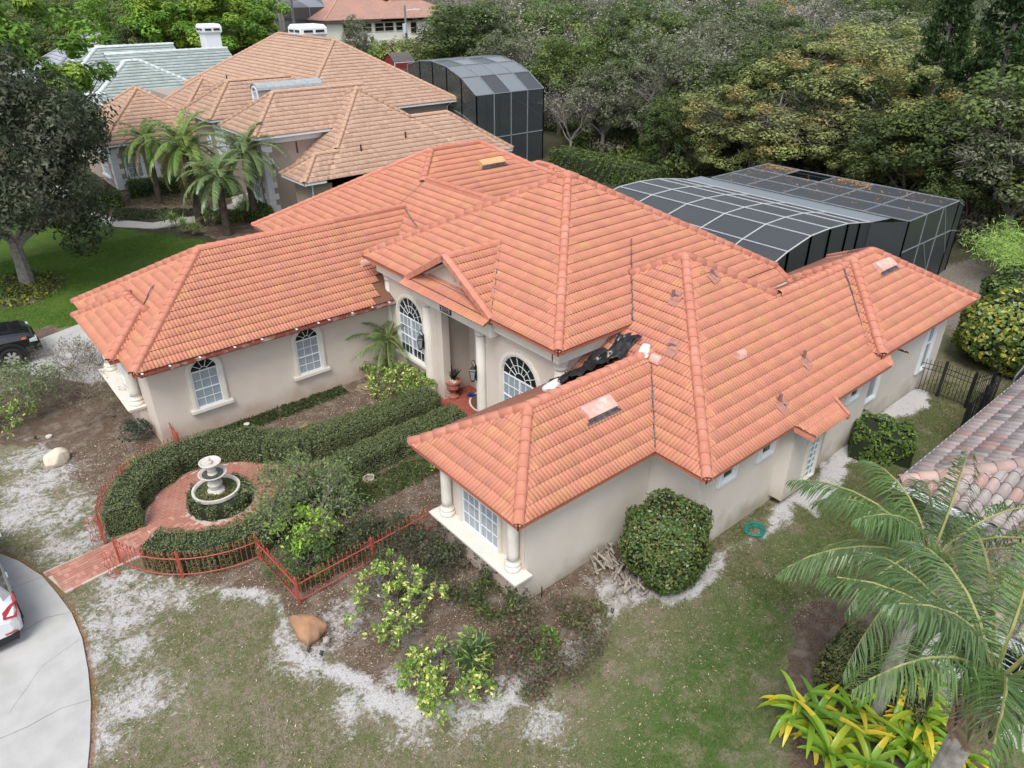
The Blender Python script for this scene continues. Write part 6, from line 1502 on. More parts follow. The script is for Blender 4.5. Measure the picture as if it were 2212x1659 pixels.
# big bushes at right, bamboo
ballbush('viburnum_bush',31.2,6.9,1.9,2.6,'big rounded bush with yellowish new leaves beyond the black fence',131,.10,170,(.06,.10,.025),(.22,.22,.04),lump=.09)
ballbush('viburnum_bush',35.6,8.2,1.5,2.2,'dark bush behind the yellowish bush, below the bamboo',132,.10,150,(.04,.07,.02),(.08,.12,.03),lump=.09)
R=RS(77); C=Cloud(); q=MB()
for i in range(150):
    a=R.rand()*6.28; r=R.rand()*.6; L=3.2+1.5*R.rand(); d=Vector((math.cos(a)*(.3+.5*R.rand()),math.sin(a)*(.3+.5*R.rand()),1)).normalized(); p=Vector((math.cos(a)*r,math.sin(a)*r,0)); pts=[p]
    for k in range(8): d=(d+Vector((math.cos(a)*.10,math.sin(a)*.10,-.09))).normalized(); pts.append(pts[-1]+d*L/8)
    q.tube(pts,[.02,.018,.016,.014,.012,.01,.008,.006,.004],3,cap=False); A=np.array([tuple(x) for x in pts[3:]]); n=110; P=A[R.randint(0,len(A),n)]+R.normal(size=(n,3))*.22; V,F=leaves(P,.13,.13,-.2,R=R); C.add(V,F,vary(n,(.16,.27,.06),.35,R,(.24,.33,.09),.3))
plant('bamboo',(41.6,8.6,0),[('cane',q.build('cane',mat('bamboo_cane',(.25,.3,.1),rough=.6),mesh_only=True)),('foliage',C.mesh('foliage',M_LEAF))],'weeping bright green bamboo clump at the right edge beside the pool cage','bamboo',None,0,.95)
# strap-leaf plants lower right, small grass clumps
def strap(x,y,label,seed,nr=5,spread=.45,L=.85,W=.09,cols=((.16,.33,.03),(.22,.38,.03),(.34,.42,.03)),tip=(.62,.50,.04),name='strap_leaf_plant',per=15,cat='plant',el0=.35):
    R=RS(seed); C=Cloud()
    for k in range(nr):
        bx,by=R.normal(size=2)*spread*.5; z0=.1+.25*R.rand()
        for i in range(per):
            a=R.rand()*6.28; el=el0+1.05*R.rand(); l=L*(.6+.6*R.rand()); n=7; e=el; p=np.array([bx,by,z0+.02*i]); P=[p]
            for j in range(n): e-=(.16+.12*R.rand())*(1.4-el*.4); p=p+np.array([math.cos(a)*math.cos(e),math.sin(a)*math.cos(e),math.sin(e)])*l/n; P.append(p)
            sd_=np.array([-math.sin(a),math.cos(a),0]); V=[];F=[];cc=[]; c0=np.array(cols[R.randint(len(cols))])*(.8+.35*R.rand()); yel=R.rand()<.3
            for j,pp in enumerate(P):
                w_=W*.5*math.sin(math.pi*(.12+.86*j/n))**.7; V+=[pp-sd_*w_+np.array([0,0,w_*.5]),pp,pp+sd_*w_+np.array([0,0,w_*.5])]
            for j in range(n):
                for s_ in (0,1): F.append([j*3+s_,j*3+s_+1,j*3+s_+4,j*3+s_+3]); cc.append(c0*(1-.0) if not(yel and j>n-4) else np.array(tip))
            C.add(np.array(V),np.array(F),np.array(cc))
    rt_=root(name,(x,y,0),label,cat); link('leaf_rosettes',C.mesh('leaf_rosettes',M_GLOSSLEAF),rt_,local=True); return rt_
for i,(u,v,lb) in enumerate(((1800,1560,'yellow-green broad strap-leaf plant nearest the lawn, left one'),(1955,1565,'yellow-green strap-leaf plant between the two palm trunks'),(1850,1640,'bright green strap-leaf plant at the bottom edge before the left palm'),(2075,1640,'green strap-leaf plant behind the right palm trunk'))):
    p=g(u,v,.2); strap(p.x,p.y,lb,200+i,nr=4,L=1.0 if i<3 else .7,W=.12,spread=.6)
for i,(u,v,r,lb) in enumerate(((372,492,.5,'bright green grass clump on the sidewalk edge'),(452,490,.45,'pale striped grass clump between the front palms, left'),(480,482,.5,'pale striped grass clump between the front palms, right'),(515,478,.45,'grassy clump right of the front palm'),(395,505,.4,'low lime clump in the mulch bed'),(425,508,.4,'small pale clump in the mulch bed, near the shortest palm'),(290,415,.7,'dark sword-leaf clump before the arched window, left'),(370,410,.7,'dark sword-leaf clump before the arched window, right'),(1030,1450,.4,'green grass clump behind the lowest variegated shrub'),(300,1035,.2,'tiny green tuft in the left bed'),(740,1110,.45,'strap-leaf clump at the right edge of the big twiggy shrub'))):
    p=g(u,v,0); dk=i in (6,7,8,10); strap(p.x,p.y,lb,230+i,nr=5,L=r*1.25,W=.035,spread=r*.7,per=24,cols=((.05,.09,.035),(.07,.12,.045)) if dk else ((.14,.24,.05),(.22,.32,.09),(.3,.36,.16)),tip=(.2,.3,.05),name='grass_clump',el0=.7)
# variegated foundation planting strips
def creeper(name,poly,n,h,cols,label,leaf=.035,seed=1):
    R=RS(seed); xs_=[p[0] for p in poly];ys_=[p[1] for p in poly]; X=min(xs_)+(max(xs_)-min(xs_))*R.rand(n*3); Y=min(ys_)+(max(ys_)-min(ys_))*R.rand(n*3); k=sdist(X,Y,poly)>-.12*R.rand(n*3); X,Y=X[k][:n],Y[k][:n]
    P=np.stack([X,Y,.02+h*R.rand(len(X))*(.5+.5*np.sin(X*5)*np.sin(Y*4))**1],-1); c=np.array(cols)[R.randint(0,len(cols),len(X))]*(.7+.6*R.rand(len(X),1)); V,F=leaves(P,leaf,.5,.9,R=R); o=link(name,mesh_np(name,V,F,M_LEAF,c)); o['kind']='stuff'; return meta(o,label,'ground cover')
creeper('ivy',[(5.3,22.12),(10.3,22.12),(10.3,21.55),(5.5,21.35)],5000,.14,[(.03,.055,.015),(.05,.08,.02)],'strip of dark creeping ivy along the foot of the garage wall',seed=1)
creeper('creeper',[(6.2,16.45),(12.2,16.3),(12.2,15.6),(7.8,15.3),(6.4,15.6)],7000,.16,[(.05,.085,.02),(.08,.12,.03)],'low green creeper between near hedge and the mulch by the front wing',seed=2)
creeper('weeds',[(4.5,13.4),(8.2,13.5),(7.,14.8),(5.2,14.9)],4500,.18,[(.03,.045,.018),(.06,.07,.03)],'dark weedy ground cover inside the lower fence corner',seed=3)
p0=G((240,480),(360,470),(470,468),(450,450),(330,455),(250,450)); creeper('asian_jasmine',p0,5200,.18,[(.04,.065,.03),(.06,.08,.035)],'dull green ground cover in the bed beside the sidewalk',leaf=.06,seed=4)
p0=G((250,445),(480,445),(520,420),(420,415),(260,425)); creeper('brown_cover',p0,2600,.25,[(.12,.10,.06),(.09,.10,.05)],'brownish low plants before the hedge of the taupe house',leaf=.06,seed=5)
creeper('ferns',G((1190,345),(1420,352),(1450,300),(1260,290)),3800,.7,[(.07,.12,.03),(.12,.15,.035)],'ferns at the wood edge behind the garden hedge',leaf=.16,seed=6)
p0=G((15,640),(-10,610),(40,588),(110,592),(142,612),(110,640),(50,662),(-30,665)); creeper('bromeliads',p0,1500,.25,[(.10,.14,.03),(.25,.27,.04),(.04,.07,.02)],'yellow-green low plants round the magnolia trunk',leaf=.09,seed=7)
# ================================================================== IRON FENCES
def ironfence(name,pts,h,label,m,picket=.13,post_every=None,posts=(),railz=(.12,.62),tip=.12,pw=.016,rw=.03,postw=.055,finial=True):
    rt_=root(name,(pts[0][0],pts[0][1],0),label,'fence'); P=[Vector((x,y,0)) for x,y in pts]
    q=MB(); q.tube([(0,0,.06),(0,0,h+tip*.2)],pw*.5,4)
    if finial: q.lathe((0,0,h),[(pw*.5,0),(pw*1.3,.03),(.002,tip)],4)
    pm=q.build('picket',m,mesh_only=True)
    q=MB(); q.box((-postw/2,-postw/2,0),(postw/2,postw/2,h+.08)); q.lathe((0,0,h+.08),[(postw*.6,0),(postw*.6,.02),(.004,.07)],4); po_=q.build('post',m,mesh_only=True)
    for z in railz:
        for a,b in zip(P[:-1],P[1:]): q=MB(); q.tube([a+Vector((0,0,z*h/.75)),b+Vector((0,0,z*h/.75))],rw/2,6); q.build('rail',m,rt_)
    cum=0
    for a,b in zip(P[:-1],P[1:]):
        L=(b-a).length; t=picket-cum
        while t<L:
            p=a.lerp(b,t/L); o=bpy.data.objects.new('picket',pm); COL.objects.link(o); o.parent=rt_; o.location=p-rt_.location; o.rotation_euler=((random.random()-.5)*.03,(random.random()-.5)*.03,0); t+=picket
        cum=(L-(t-picket))
    for x,y in posts: o=bpy.data.objects.new('post',po_); COL.objects.link(o); o.parent=rt_; o.location=Vector((x,y,0))-rt_.location
    return rt_
left=[(4.3,23.3),(4.28,21.35)]+arcp(*HC,3.02,93,176,14)
ironfence('iron_fence',left,.75,'red iron fence from the garage wall curving round the far hedge to the gate',M_REDIRON,posts=[left[0],left[1],left[-1],left[8]])
low=arcp(*HC,3.02,196,268,12)+[(4.3,13.1),(8.35,13.28)]
ironfence('iron_fence',low,.75,'red iron fence from the gate round the near hedge to the front wing',M_REDIRON,posts=[low[0],low[6],low[12],low[13],(6.4,13.19)])
def stand_(x,y,label):
    s_=root('plant_stand',(x,y,0),label,'plant stand','red iron plant stands by the gate')
    for z,r in ((.05,.11),(.72,.13)):
        q=MB(); q.tube([(x+math.cos(t*math.pi/8)*r,y+math.sin(t*math.pi/8)*r,z) for t in range(17)],.012,4,cap=False); q.build('ring',M_REDIRON,s_)
    for k in range(4):
        a=k*math.pi/2+.3; q=MB(); q.tube([(x+math.cos(a)*(.115+.035*math.sin(j*math.pi/2)),y+math.sin(a)*(.115+.035*math.sin(j*math.pi/2)),.05+.67*j/8) for j in range(9)],.009,4); q.build('scroll_bar',M_REDIRON,s_)
stand_(1.15,18.75,'red iron scroll plant stand on the sand, left of the gate'); stand_(1.15,17.0,'red iron scroll plant stand at the near corner of the brick walk')
# black aluminium fence at right
fp=[tuple(g(1988,841,0)[:2]),tuple(g(2080,879,0)[:2])]
ironfence('black_fence',[(26.3,8.35),(26.45,7.62),(26.4,6.62)],1.3,'black metal fence between the house wall and the corner post',M_BLACK,picket=.12,posts=[(26.45,7.62),(26.4,6.62)],railz=(.06,.55,.66),postw=.09,finial=False,pw=.022)
ironfence('black_fence',[(26.4,6.6),(27.5,6.35)],1.3,'short black metal fence panel right of the gate post',M_BLACK,picket=.12,posts=[(27.5,6.35)],railz=(.06,.55,.66),postw=.09,finial=False,pw=.022)
ironfence('black_fence',[(27.4,6.1),(24.1,5.95)],1.3,'black metal fence running back beside the grey tile roof',M_BLACK,picket=.12,posts=[(25.7,6.02),(24.1,5.95)],railz=(.06,.55,.66),postw=.09,finial=False,pw=.022)
cf=root('chain_link_fence',(27.6,5.9,0),'chain link fence with pale top rail behind the black fence','fence')
q=MB(); q.tube([(27.4,5.75,1.25),(34.,6.3,1.25)],.03,6); q.build('rail',M_FRG,cf)
for k in range(4): q=MB(); q.tube([(27.4+2.2*k,5.75+.18*k,0),(27.4+2.2*k,5.75+.18*k,1.25)],.03,6); q.build('post',M_FRG,cf)
q=MB(); q.poly([(27.4,5.76,.05),(34.,6.31,.05),(34.,6.31,1.22),(27.4,5.76,1.22)]); q.build('mesh',screen_mat('chain_link',(.3,.31,.31),.25),cf)
# ================================================================== FOUNTAIN
M_CAST=mat('cast_stone',(.55,.53,.49),(.44,.42,.38),8,rough=.85,bump=.4,bscale=40,c3=(.40,.37,.31),s3=2.5)
x,y=HC; x-=.02; fo=root('fountain',(x,y,0),'white three-tier stone fountain in the middle of the brick plaza','fountain')
q=MB(); k=28
def ring(q,cx,cy,z,r,t,h): 
    V=[];F=[]
    for i in range(k):
        a=2*math.pi*i/k
        for rr_,zz in ((r,z),(r+t,z+h*.3),(r+t,z+h),(r,z+h),(r-t*.6,z+h*.6)): V.append((cx+math.cos(a)*rr_,cy+math.sin(a)*rr_,zz))
    for i in range(k):
        for c in range(5): F.append((i*5+c,i*5+(c+1)%5,((i+1)%k)*5+(c+1)%5,((i+1)%k)*5+c))
    q.add(V,F)
ring(q,x,y,.42,.60,.06,.13); q.build('basin_rim',M_CAST,fo)
q=MB(); q.lathe((x,y,.0),[(.5,.0),(.58,.44)],24); q.build('basin_soil',mat('basin_soil',(.10,.08,.05),(.06,.05,.03),12,rough=1.),fo)
q=MB(); q.lathe((x,y,.42),[(.24,0),(.25,.06),(.20,.10),(.17,.14),(.19,.22),(.21,.30),(.15,.38),(.12,.44),(.16,.50),(.30,.56),(.37,.62),(.39,.66),(.36,.67),(.30,.62),(.05,.58)],24); q.build('lower_bowl',M_CAST,fo)
q=MB(); q.lathe((x,y,1.0),[(.13,0),(.14,.05),(.11,.12),(.13,.2),(.09,.28),(.12,.31),(.22,.35),(.29,.41),(.30,.45),(.27,.46),(.22,.42),(.03,.38)],24); q.build('upper_bowl',M_CAST,fo)
q=MB(); q.lathe((x,y,1.38),[(.06,0),(.07,.06),(.03,.12),(.045,.17),(.01,.22)],12); q.build('finial',M_CAST,fo)
q=MB(); q.lathe((x,y,1.045),[(.02,0),(.29,.01)],20); q.build('standing_water',mat('dirty_water',(.05,.05,.035),rough=.08,spec=.6),fo)
creeper('basin_plants',arcp(x,y,.5,0,345,14),520,.08,[(.16,.17,.05),(.20,.14,.05),(.10,.14,.04)],'dry yellow-green moss growing in the fountain basin',leaf=.03,seed=12)
bp_=bpy.data.objects['basin_plants']; bp_.location.z=.44
# ================================================================== BOULDERS, LOGS, SMALL THINGS
M_B1=mat('pale_boulder',(.62,.57,.46),(.50,.43,.32),2.2,rough=.85,bump=.5,bscale=14,c3=(.50,.33,.16),s3=1.7); M_B2=mat('tan_boulder',(.36,.20,.11),(.27,.155,.09),3,rough=.85,bump=.5,bscale=14,c3=(.16,.11,.08),s3=1.6)
def boulder(name,u,v,r,m,label,seed,rz=0,cuts=14):
    p=g(u,v,0); rs=random.Random(seed); bm=bmesh.new(); bmesh.ops.create_icosphere(bm,subdivisions=4,radius=1)
    for _ in range(cuts):
        n=Vector((rs.gauss(0,1),rs.gauss(0,1),rs.gauss(0,.8))).normalized(); d=.72+.2*rs.random()
        for vv in bm.verts:
            k=vv.co.dot(n)-d
            if k>0: vv.co-=n*k*.92
    for vv in bm.verts: c=vv.co; c*=1+.02*math.sin(c.x*14+c.y*9)+.015*math.sin(c.z*17+c.x*11); vv.co=Vector((c.x*r[0],c.y*r[1],c.z*r[2]))
    me=bpy.data.meshes.new(name); bm.to_mesh(me); bm.free(); me.materials.append(m); me.polygons.foreach_set('use_smooth',[True]*len(me.polygons)); o=link(name,me); o.location=(p.x,p.y,r[2]*.55); o.rotation_euler=(0,0,rz); return meta(o,label,'boulder')
boulder('boulder',124,1000,(.44,.33,.30),M_B1,'rounded cream and ochre boulder on the sandy left lawn',3,.6)
q=MB(); c=g(664,1358,0); P=[(622,1330),(668,1325),(708,1346),(690,1368),(664,1388),(640,1370)]; PP=[g(u,v,.22) for u,v in P]
bm=bmesh.new(); N_lv=5; rings_=[]
for k,(s_,z) in enumerate(((.86,-.05),(.98,.06),(1.,.16),(.93,.24),(.72,.29),(.35,.32))):
    ringv=[]
    for i in range(36):
        t=i/36*len(PP); a=PP[int(t)%len(PP)]; b=PP[(int(t)+1)%len(PP)]; f=t-int(t); f=f*f*(3-2*f)*.4+f*.6; w_=a.lerp(b,f); cx_,cy_=c.x,c.y; kk=s_*(1+.03*math.sin(i*1.3+k)); ringv.append(bm.verts.new((cx_+(w_.x-cx_)*kk,cy_+(w_.y-cy_)*kk,z+.025*math.sin(i*.9+k*1.7))))
    rings_.append(ringv)
for a,b in zip(rings_[:-1],rings_[1:]):
    for i in range(36): bm.faces.new([a[i],a[(i+1)%36],b[(i+1)%36],b[i]])
bm.faces.new(rings_[-1]); me=bpy.data.meshes.new('boulder'); bm.to_mesh(me); bm.free(); me.materials.append(M_B2); me.polygons.foreach_set('use_smooth',[True]*len(me.polygons)); o=link('boulder',me); meta(o,'flat triangular tan boulder on the sand in front of the fence corner','boulder')
# driftwood / cut stalks pile
M_LOG=mat('weathered_wood',(.34,.30,.26),(.20,.175,.15),8,rough=.9,bump=.6,bscale=25)
R=RS(88); a0=g(1300,1200,0); a1=g(1380,1290,0); dp=root('wood_pile',(a0.x,a0.y,0),'pile of bleached gnarled cut stems beside the round bush','wood pile'); small=MB()
for i in range(85):
    t=R.rand(); c=a0.lerp(a1,t)+Vector((.25*R.normal(),.25*R.normal(),.05+.25*R.rand())); ang=math.radians(55)+R.normal()*.5-t*.5; L=.22+.32*R.rand(); r=.012+.028*R.rand(); d=Vector((math.cos(ang),math.sin(ang),R.normal()*.15)); pts=[c-d*L/2,c+Vector(R.normal(size=3)*.04),c+d*L/2]
    if r>.02 and i<60: q=MB(); q.tube(pts,[r,r*1.1,r*.7],6); q.build('log',M_LOG,dp)
    else: small.tube(pts,[r*.6,r*.5,r*.3],4)
small.build('twigs',M_LOG,dp)['kind']='stuff'
# dead stumps in the bed
M_STUMP=mat('grey_stump',(.19,.18,.17),(.09,.085,.08),8,rough=.95)
for i,(u,v,r) in enumerate(((945,1410,.14),(960,1395,.11),(938,1432,.13),(975,1405,.09))):
    p=g(u,v,0); q=MB(); q.lathe((p.x,p.y,0),[(r,0),(r*1.05,.06),(r*.9,.13),(r*.7,.14),(r*.62,.07)],10); o=q.build('stump',M_STUMP); meta(o,['grey hollow stump in the bare patch, centre','small grey stump at the back of the bare patch','grey stump disc at the front of the bare patch','smallest grey stump, right of the others'][i],'stump')
for u,v,lb in ((533,918,'pale concrete disc on the mulch, right one'),(467,922,'small white disc on the mulch before the first window'),(106,944,'dark rimmed disc on the sand, upper left')):
    p=g(u,v,0); q=MB(); q.lathe((p.x,p.y,0),[(.10,0),(.10,.05),(.0,.055)],14); o=q.build('ground_disc',M_CAST); meta(o,lb,'disc')
for u,v,lb,m in ((665,924,'dry leafy stump mound in the mulch before the garage wing',(.24,.20,.10)),(797,1038,'low mound with a pale ring in the mulch inside the fence',(.28,.23,.16)),(787,838,'low straw ringed mound by the variegated shrubs',(.26,.21,.13))):
    p=g(u,v,0); b=blob('stump_mound',(p.x,p.y,.02),(.26,.26,.12),mat('straw_%d'%int(u),m,tuple(c*.6 for c in m),14,rough=1.,bump=.6),lb,'mound',int(u),amp=.25)
p=g(797,1038,0); q=MB(); ring(q,p.x,p.y,.09,.17,.02,.04); o=q.build('rim_ring',M_CAST); meta(o,'pale ring lying on the low mound inside the fence','ring')
# garden hose coil
p=g(1630,1148,0); q=MB()
for k in range(7): q.tube([(p.x+math.cos(t*.45)*(.20+.02*k)+.02*math.sin(k*2),p.y+math.sin(t*.45)*(.17+.018*k)+.02*math.cos(k*3),.02+.012*k) for t in range(15)],.011,5,cap=False)
q.tube([(p.x-.25,p.y-.2,.02),(p.x-.1,p.y-.28,.02),(p.x+.1,p.y-.25,.03)],.011,5)
o=q.build('garden_hose',mat('green_hose',(.015,.20,.16),rough=.45)); meta(o,'coiled teal garden hose on the sand by the side wall','hose')
# landscape lights and pipes
for u,v,h,lb in ((472,905,.28,'black and white sprinkler riser by the garage wall, left one'),(657,843,.25,'black sprinkler riser by the garage wall, right one'),(1170,1290,.35,'thin black riser at the front wing corner'),(700,935,.12,'tiny black garden light'),(993,1208,.25,'white sprinkler riser in the shrubs below the ledge')):
    p=g(u,v,0); q=MB(); q.tube([(p.x,p.y,0),(p.x,p.y,h)],.015,6); o=q.build('sprinkler_riser',M_BLACK if 'black' in lb else M_WHITE); meta(o,lb,'sprinkler')
for u,v,lb in ((668,1410,'small black spotlight on the sand below the tan boulder, left one'),(696,1417,'small black spotlight on the sand below the tan boulder, right one'),(1323,1325,'black spotlight lying on the sand path'),(78,950,'small black spotlight at the upper left sand'),(1582,1130,'small black spotlight on the sand by the hose')):
    p=g(u,v,0); q=MB(); q.tube([(p.x,p.y,0),(p.x+.01,p.y,.07)],.012,5); q.tube([(p.x-.04,p.y,.06),(p.x+.04,p.y+.03,.12)],[.03,.045],8); o=q.build('spotlight',M_BLACK); meta(o,lb,'spotlight')
boulder('rock',706,1385,(.10,.09,.07),mat('dark_rock',(.12,.11,.10),(.45,.43,.40),5,rough=.9),'small dark and white rock below the tan boulder',9)
boulder('rock',1370,885+0,(.01,.01,.01),M_B1,'x',1) if False else None
p=g(1933,886,0)
# ================================================================== VEHICLES
def wheel(par,c,r,w,ax,m_t=None,spokes=7,name='wheel'):
    """ax: unit axle direction, outward"""
    ax=Vector(ax); u=Vector((-ax.y,ax.x,0)); up=Vector((0,0,1)); c=Vector(c); k=28
    def lz(prof,m,nm,p_):
        V=[];F=[]
        for rr_,d in prof:
            for j in range(k): t=2*math.pi*j/k; V.append(c+ax*d+(u*math.cos(t)+up*math.sin(t))*rr_)
        for i in range(len(prof)-1):
            for j in range(k): F.append((i*k+j,i*k+(j+1)%k,(i+1)*k+(j+1)%k,(i+1)*k+j))
        q=MB(); q.add(V,F); return q.build(nm,m,p_,smooth=True)
    wh_=lz([(r*.55,-w),(r*.9,-w),(r,-w*.8),(r,-w*.2),(r*.93,-.01),(r*.66,0.),(r*.62,-.03)],mat('tyre_rubber',(.02,.02,.021),(.03,.03,.03),20,rough=.85),'wheel',par)
    lz([(r*.63,-.04),(r*.60,-.02),(r*.56,-.09),(.01,-.10)],mat('dark_rim',(.03,.03,.032),rough=.4,metal=.5),'rim',wh_)
    q=MB()
    for i in range(spokes):
        t=2*math.pi*i/spokes; a=u*math.cos(t)+up*math.sin(t); b=ax.cross(a)
        q.slab([c-ax*.045+a*r*.10-b*.035,c-ax*.045+a*r*.10+b*.035,c-ax*.045+a*r*.60+b*.055,c-ax*.045+a*r*.60-b*.055],ax*.03)
    q.build('spokes',mat('bright_alloy',(.62,.63,.65),rough=.3,metal=.6),wh_); return wh_
def carbody(par,stations,O,X,Y,paint,glass,name='body'):
    """stations: (x, z0, belt, top, half width, half top width, isglass)"""
    X,Y=Vector(X),Vector(Y);O=Vector(O); q=MB(); K=None; V=[]
    for x,z0,zb,zt,hw,ht,gl in stations:
        sec=[(-hw*.82,z0),(-hw*.97,z0+.10),(-hw,z0+(zb-z0)*.45),(-hw*.985,zb-.10),(-hw*.955,zb),(-ht-.02,zt-.07),(-ht*.86,zt-.015),(0,zt),(ht*.86,zt-.015),(ht+.02,zt-.07),(hw*.955,zb),(hw*.985,zb-.10),(hw,z0+(zb-z0)*.45),(hw*.97,z0+.10),(hw*.82,z0)]
        K=len(sec); V+=[O+X*x+Y*a+Vector((0,0,b)) for a,b in sec]
    F=[];M=[]
    for i in range(len(stations)-1):
        g0,g1=stations[i][6],stations[i+1][6]
        for c in range(K-1):
            F.append((i*K+c,i*K+c+1,(i+1)*K+c+1,(i+1)*K+c)); side=c in(4,9); M.append(1 if (side and g0 and g1) or (c in(5,6,7,8) and (g0!=g1) ) or (side and g0!=g1 and False) else 0)
    q.add(V,F); q.m=M
    n=len(stations); q.add(V[:K],[tuple(range(K))]); q.add(V[-K:],[tuple(range(K))[::-1]])
    return q.build(name,[paint,glass],par,smooth=False)
M_WP=mat('white_car_paint',(.62,.64,.66),rough=.22,coat=.6,spec=.5); M_BP=mat('black_car_paint',(.011,.012,.015),rough=.18,coat=.8,spec=.5); M_TINT=mat('tinted_car_glass',(.012,.014,.017),rough=.05,spec=.6); M_TRIM=mat('black_plastic_trim',(.018,.018,.02),rough=.6)
sv=root('suv',(-1.80,18.4,0),'white SUV parked on the driveway at the left edge, red tail light showing','car')
ST=[(-.02,.42,.72,.80,.72,.66,0),(.05,.30,.86,.95,.86,.74,0),(.14,.26,.98,1.06,.91,.74,0),(.28,.24,1.04,1.20,.93,.72,0),(.52,.24,1.05,1.60,.94,.66,0),(.62,.24,1.05,1.67,.94,.67,1),(1.2,.24,1.04,1.72,.95,.68,1),(2.0,.24,1.03,1.73,.95,.68,1),(2.8,.24,1.01,1.66,.94,.66,1),(3.45,.24,.98,1.12,.93,.72,0),(4.1,.25,.90,.98,.92,.74,0),(4.5,.30,.78,.84,.84,.66,0),(4.62,.38,.62,.68,.70,.55,0)]
SO=Vector((-1.80,15.98,0)); SX=Vector((-.03,.9995,0)); SY=Vector((.9995,.03,0))
def SP(x,y,z): return SO+SX*x+SY*y+Vector((0,0,z))
carbody(sv,ST,SO,SX,SY,M_WP,M_TINT)
for x in (.88,3.7):
    for sg in (-1,1): wheel(sv,SP(x,sg*.93,.34),.35,.22,SY*sg)
def arch(par,O,f,xc,sg,hw,r,m): 
    q=MB(); pr=[]
    for i in range(15): t=math.pi*i/14; pr.append((math.cos(t)*r,math.sin(t)*r))
    for a,b in zip(pr[:-1],pr[1:]): q.slab([f(xc+a[0],sg*hw,.34+a[1]),f(xc+b[0],sg*hw,.34+b[1]),f(xc+b[0]*1.14,sg*hw,.34+b[1]*1.14),f(xc+a[0]*1.14,sg*hw,.34+a[1]*1.14)],(f(0,sg*.035,0)-f(0,0,0)))
    return q.build('wheel_arch',m,par)
for x in (.88,3.7):
    for sg in (-1,1):
        arch(sv,SO,SP,x,sg,.925,.37,M_TRIM); q=MB(); q.slab([SP(x-.36+.0,sg*.90,.0+.12)]+[SP(x+math.cos(math.pi*i/12)*-.37,sg*.93,.34+math.sin(math.pi*i/12)*.37) for i in range(13)]+[SP(x+.36,sg*.90,.12)],(SP(0,sg*.008,0)-SP(0,0,0))); q.build('wheel_well',M_TRIM,sv)
for sg in (-1,1):
    q=MB(); q.slab([SP(.10,sg*.62,.98),SP(.02,sg*.60,.86),SP(.03,sg*.84,.80),SP(.36,sg*.945,.98),SP(.50,sg*.935,1.10),SP(.24,sg*.905,1.06)],SY*sg*.03-SX*.03); q.build('tail_light',mat('red_lens',(.38,.012,.02),(.22,.01,.02),30,rough=.12,spec=.6,coat=.5),sv)
q=MB(); q.slab([SP(.27,-.60,1.14),SP(.27,.60,1.14),SP(.50,.56,1.55),SP(.50,-.56,1.55)],SP(-.02,0,.012)-SP(0,0,0)); q.build('rear_window',M_TINT,sv)
q=MB(); q.slab([SP(.42,-.60,1.60),SP(.42,.60,1.60),SP(.72,.62,1.70),SP(.72,-.62,1.70)],(0,0,.035)); q.build('spoiler',M_WP,sv)
q=MB(); q.slab([SP(-.03,-.75,.24),SP(-.03,.75,.24),SP(-.02,.80,.40),SP(-.02,-.80,.40)],SX*.10); q.build('lower_bumper',M_TRIM,sv)
for sg in (-1,1): 
    q=MB(); q.obox(SP(-.045,sg*.66-.12,.47),SY*.24,SX*.02,(0,0,.025)); q.build('reflector',MATS['red_lens'],sv)
    q=MB(); q.obox(SP(1.35,sg*.955,.93),SX*.2,SY*sg*.03,(0,0,.03)); q.obox(SP(2.35,sg*.955,.93),SX*.2,SY*sg*.03,(0,0,.03)); q.build('door_handle',M_WP,sv)
    q=MB(); q.tube([SP(.8,sg*.60,1.76),SP(1.6,sg*.61,1.80),SP(2.5,sg*.60,1.74)],.02,5); q.build('roof_rail',M_TRIM,sv)
    q=MB(); q.obox(SP(3.0,sg*.97,1.0),SX*.14,SY*sg*.2,(0,0,.14)); q.build('mirror',M_WP,sv)
q=MB(); q.obox(SP(-.035,-.26,.62),SY*.52,SX*.02,(0,0,.13)); q.build('licence_plate',mat('plate_white',(.6,.62,.6),rough=.5),sv)
# black pickup, front corner in view
pk=root('pickup_truck',(-.4,32.5,0),'black pickup truck on the garage driveway at the left edge, front wheel showing','car')
PO=Vector((2.28,32.55,0)); PX=Vector((-1,0,0)); PY=Vector((0,-1,0))
def PP_(x,y,z): return PO+PX*x+PY*y+Vector((0,0,z))
ST=[(-.0,.60,.95,1.05,.86,.80,0),(.06,.42,1.05,1.16,.96,.86,0),(.25,.40,1.12,1.24,1.0,.88,0),(.9,.40,1.16,1.32,1.01,.88,0),(1.75,.40,1.18,1.36,1.01,.86,0),(2.3,.40,1.2,1.86,1.02,.78,1),(3.3,.40,1.2,1.92,1.02,.78,1),(4.1,.40,1.2,1.86,1.02,.76,1),(4.3,.42,1.2,1.24,1.02,.9,0),(5.8,.45,1.2,1.24,1.02,.9,0)]
carbody(pk,ST,PO,PX,PY,M_BP,M_TINT)
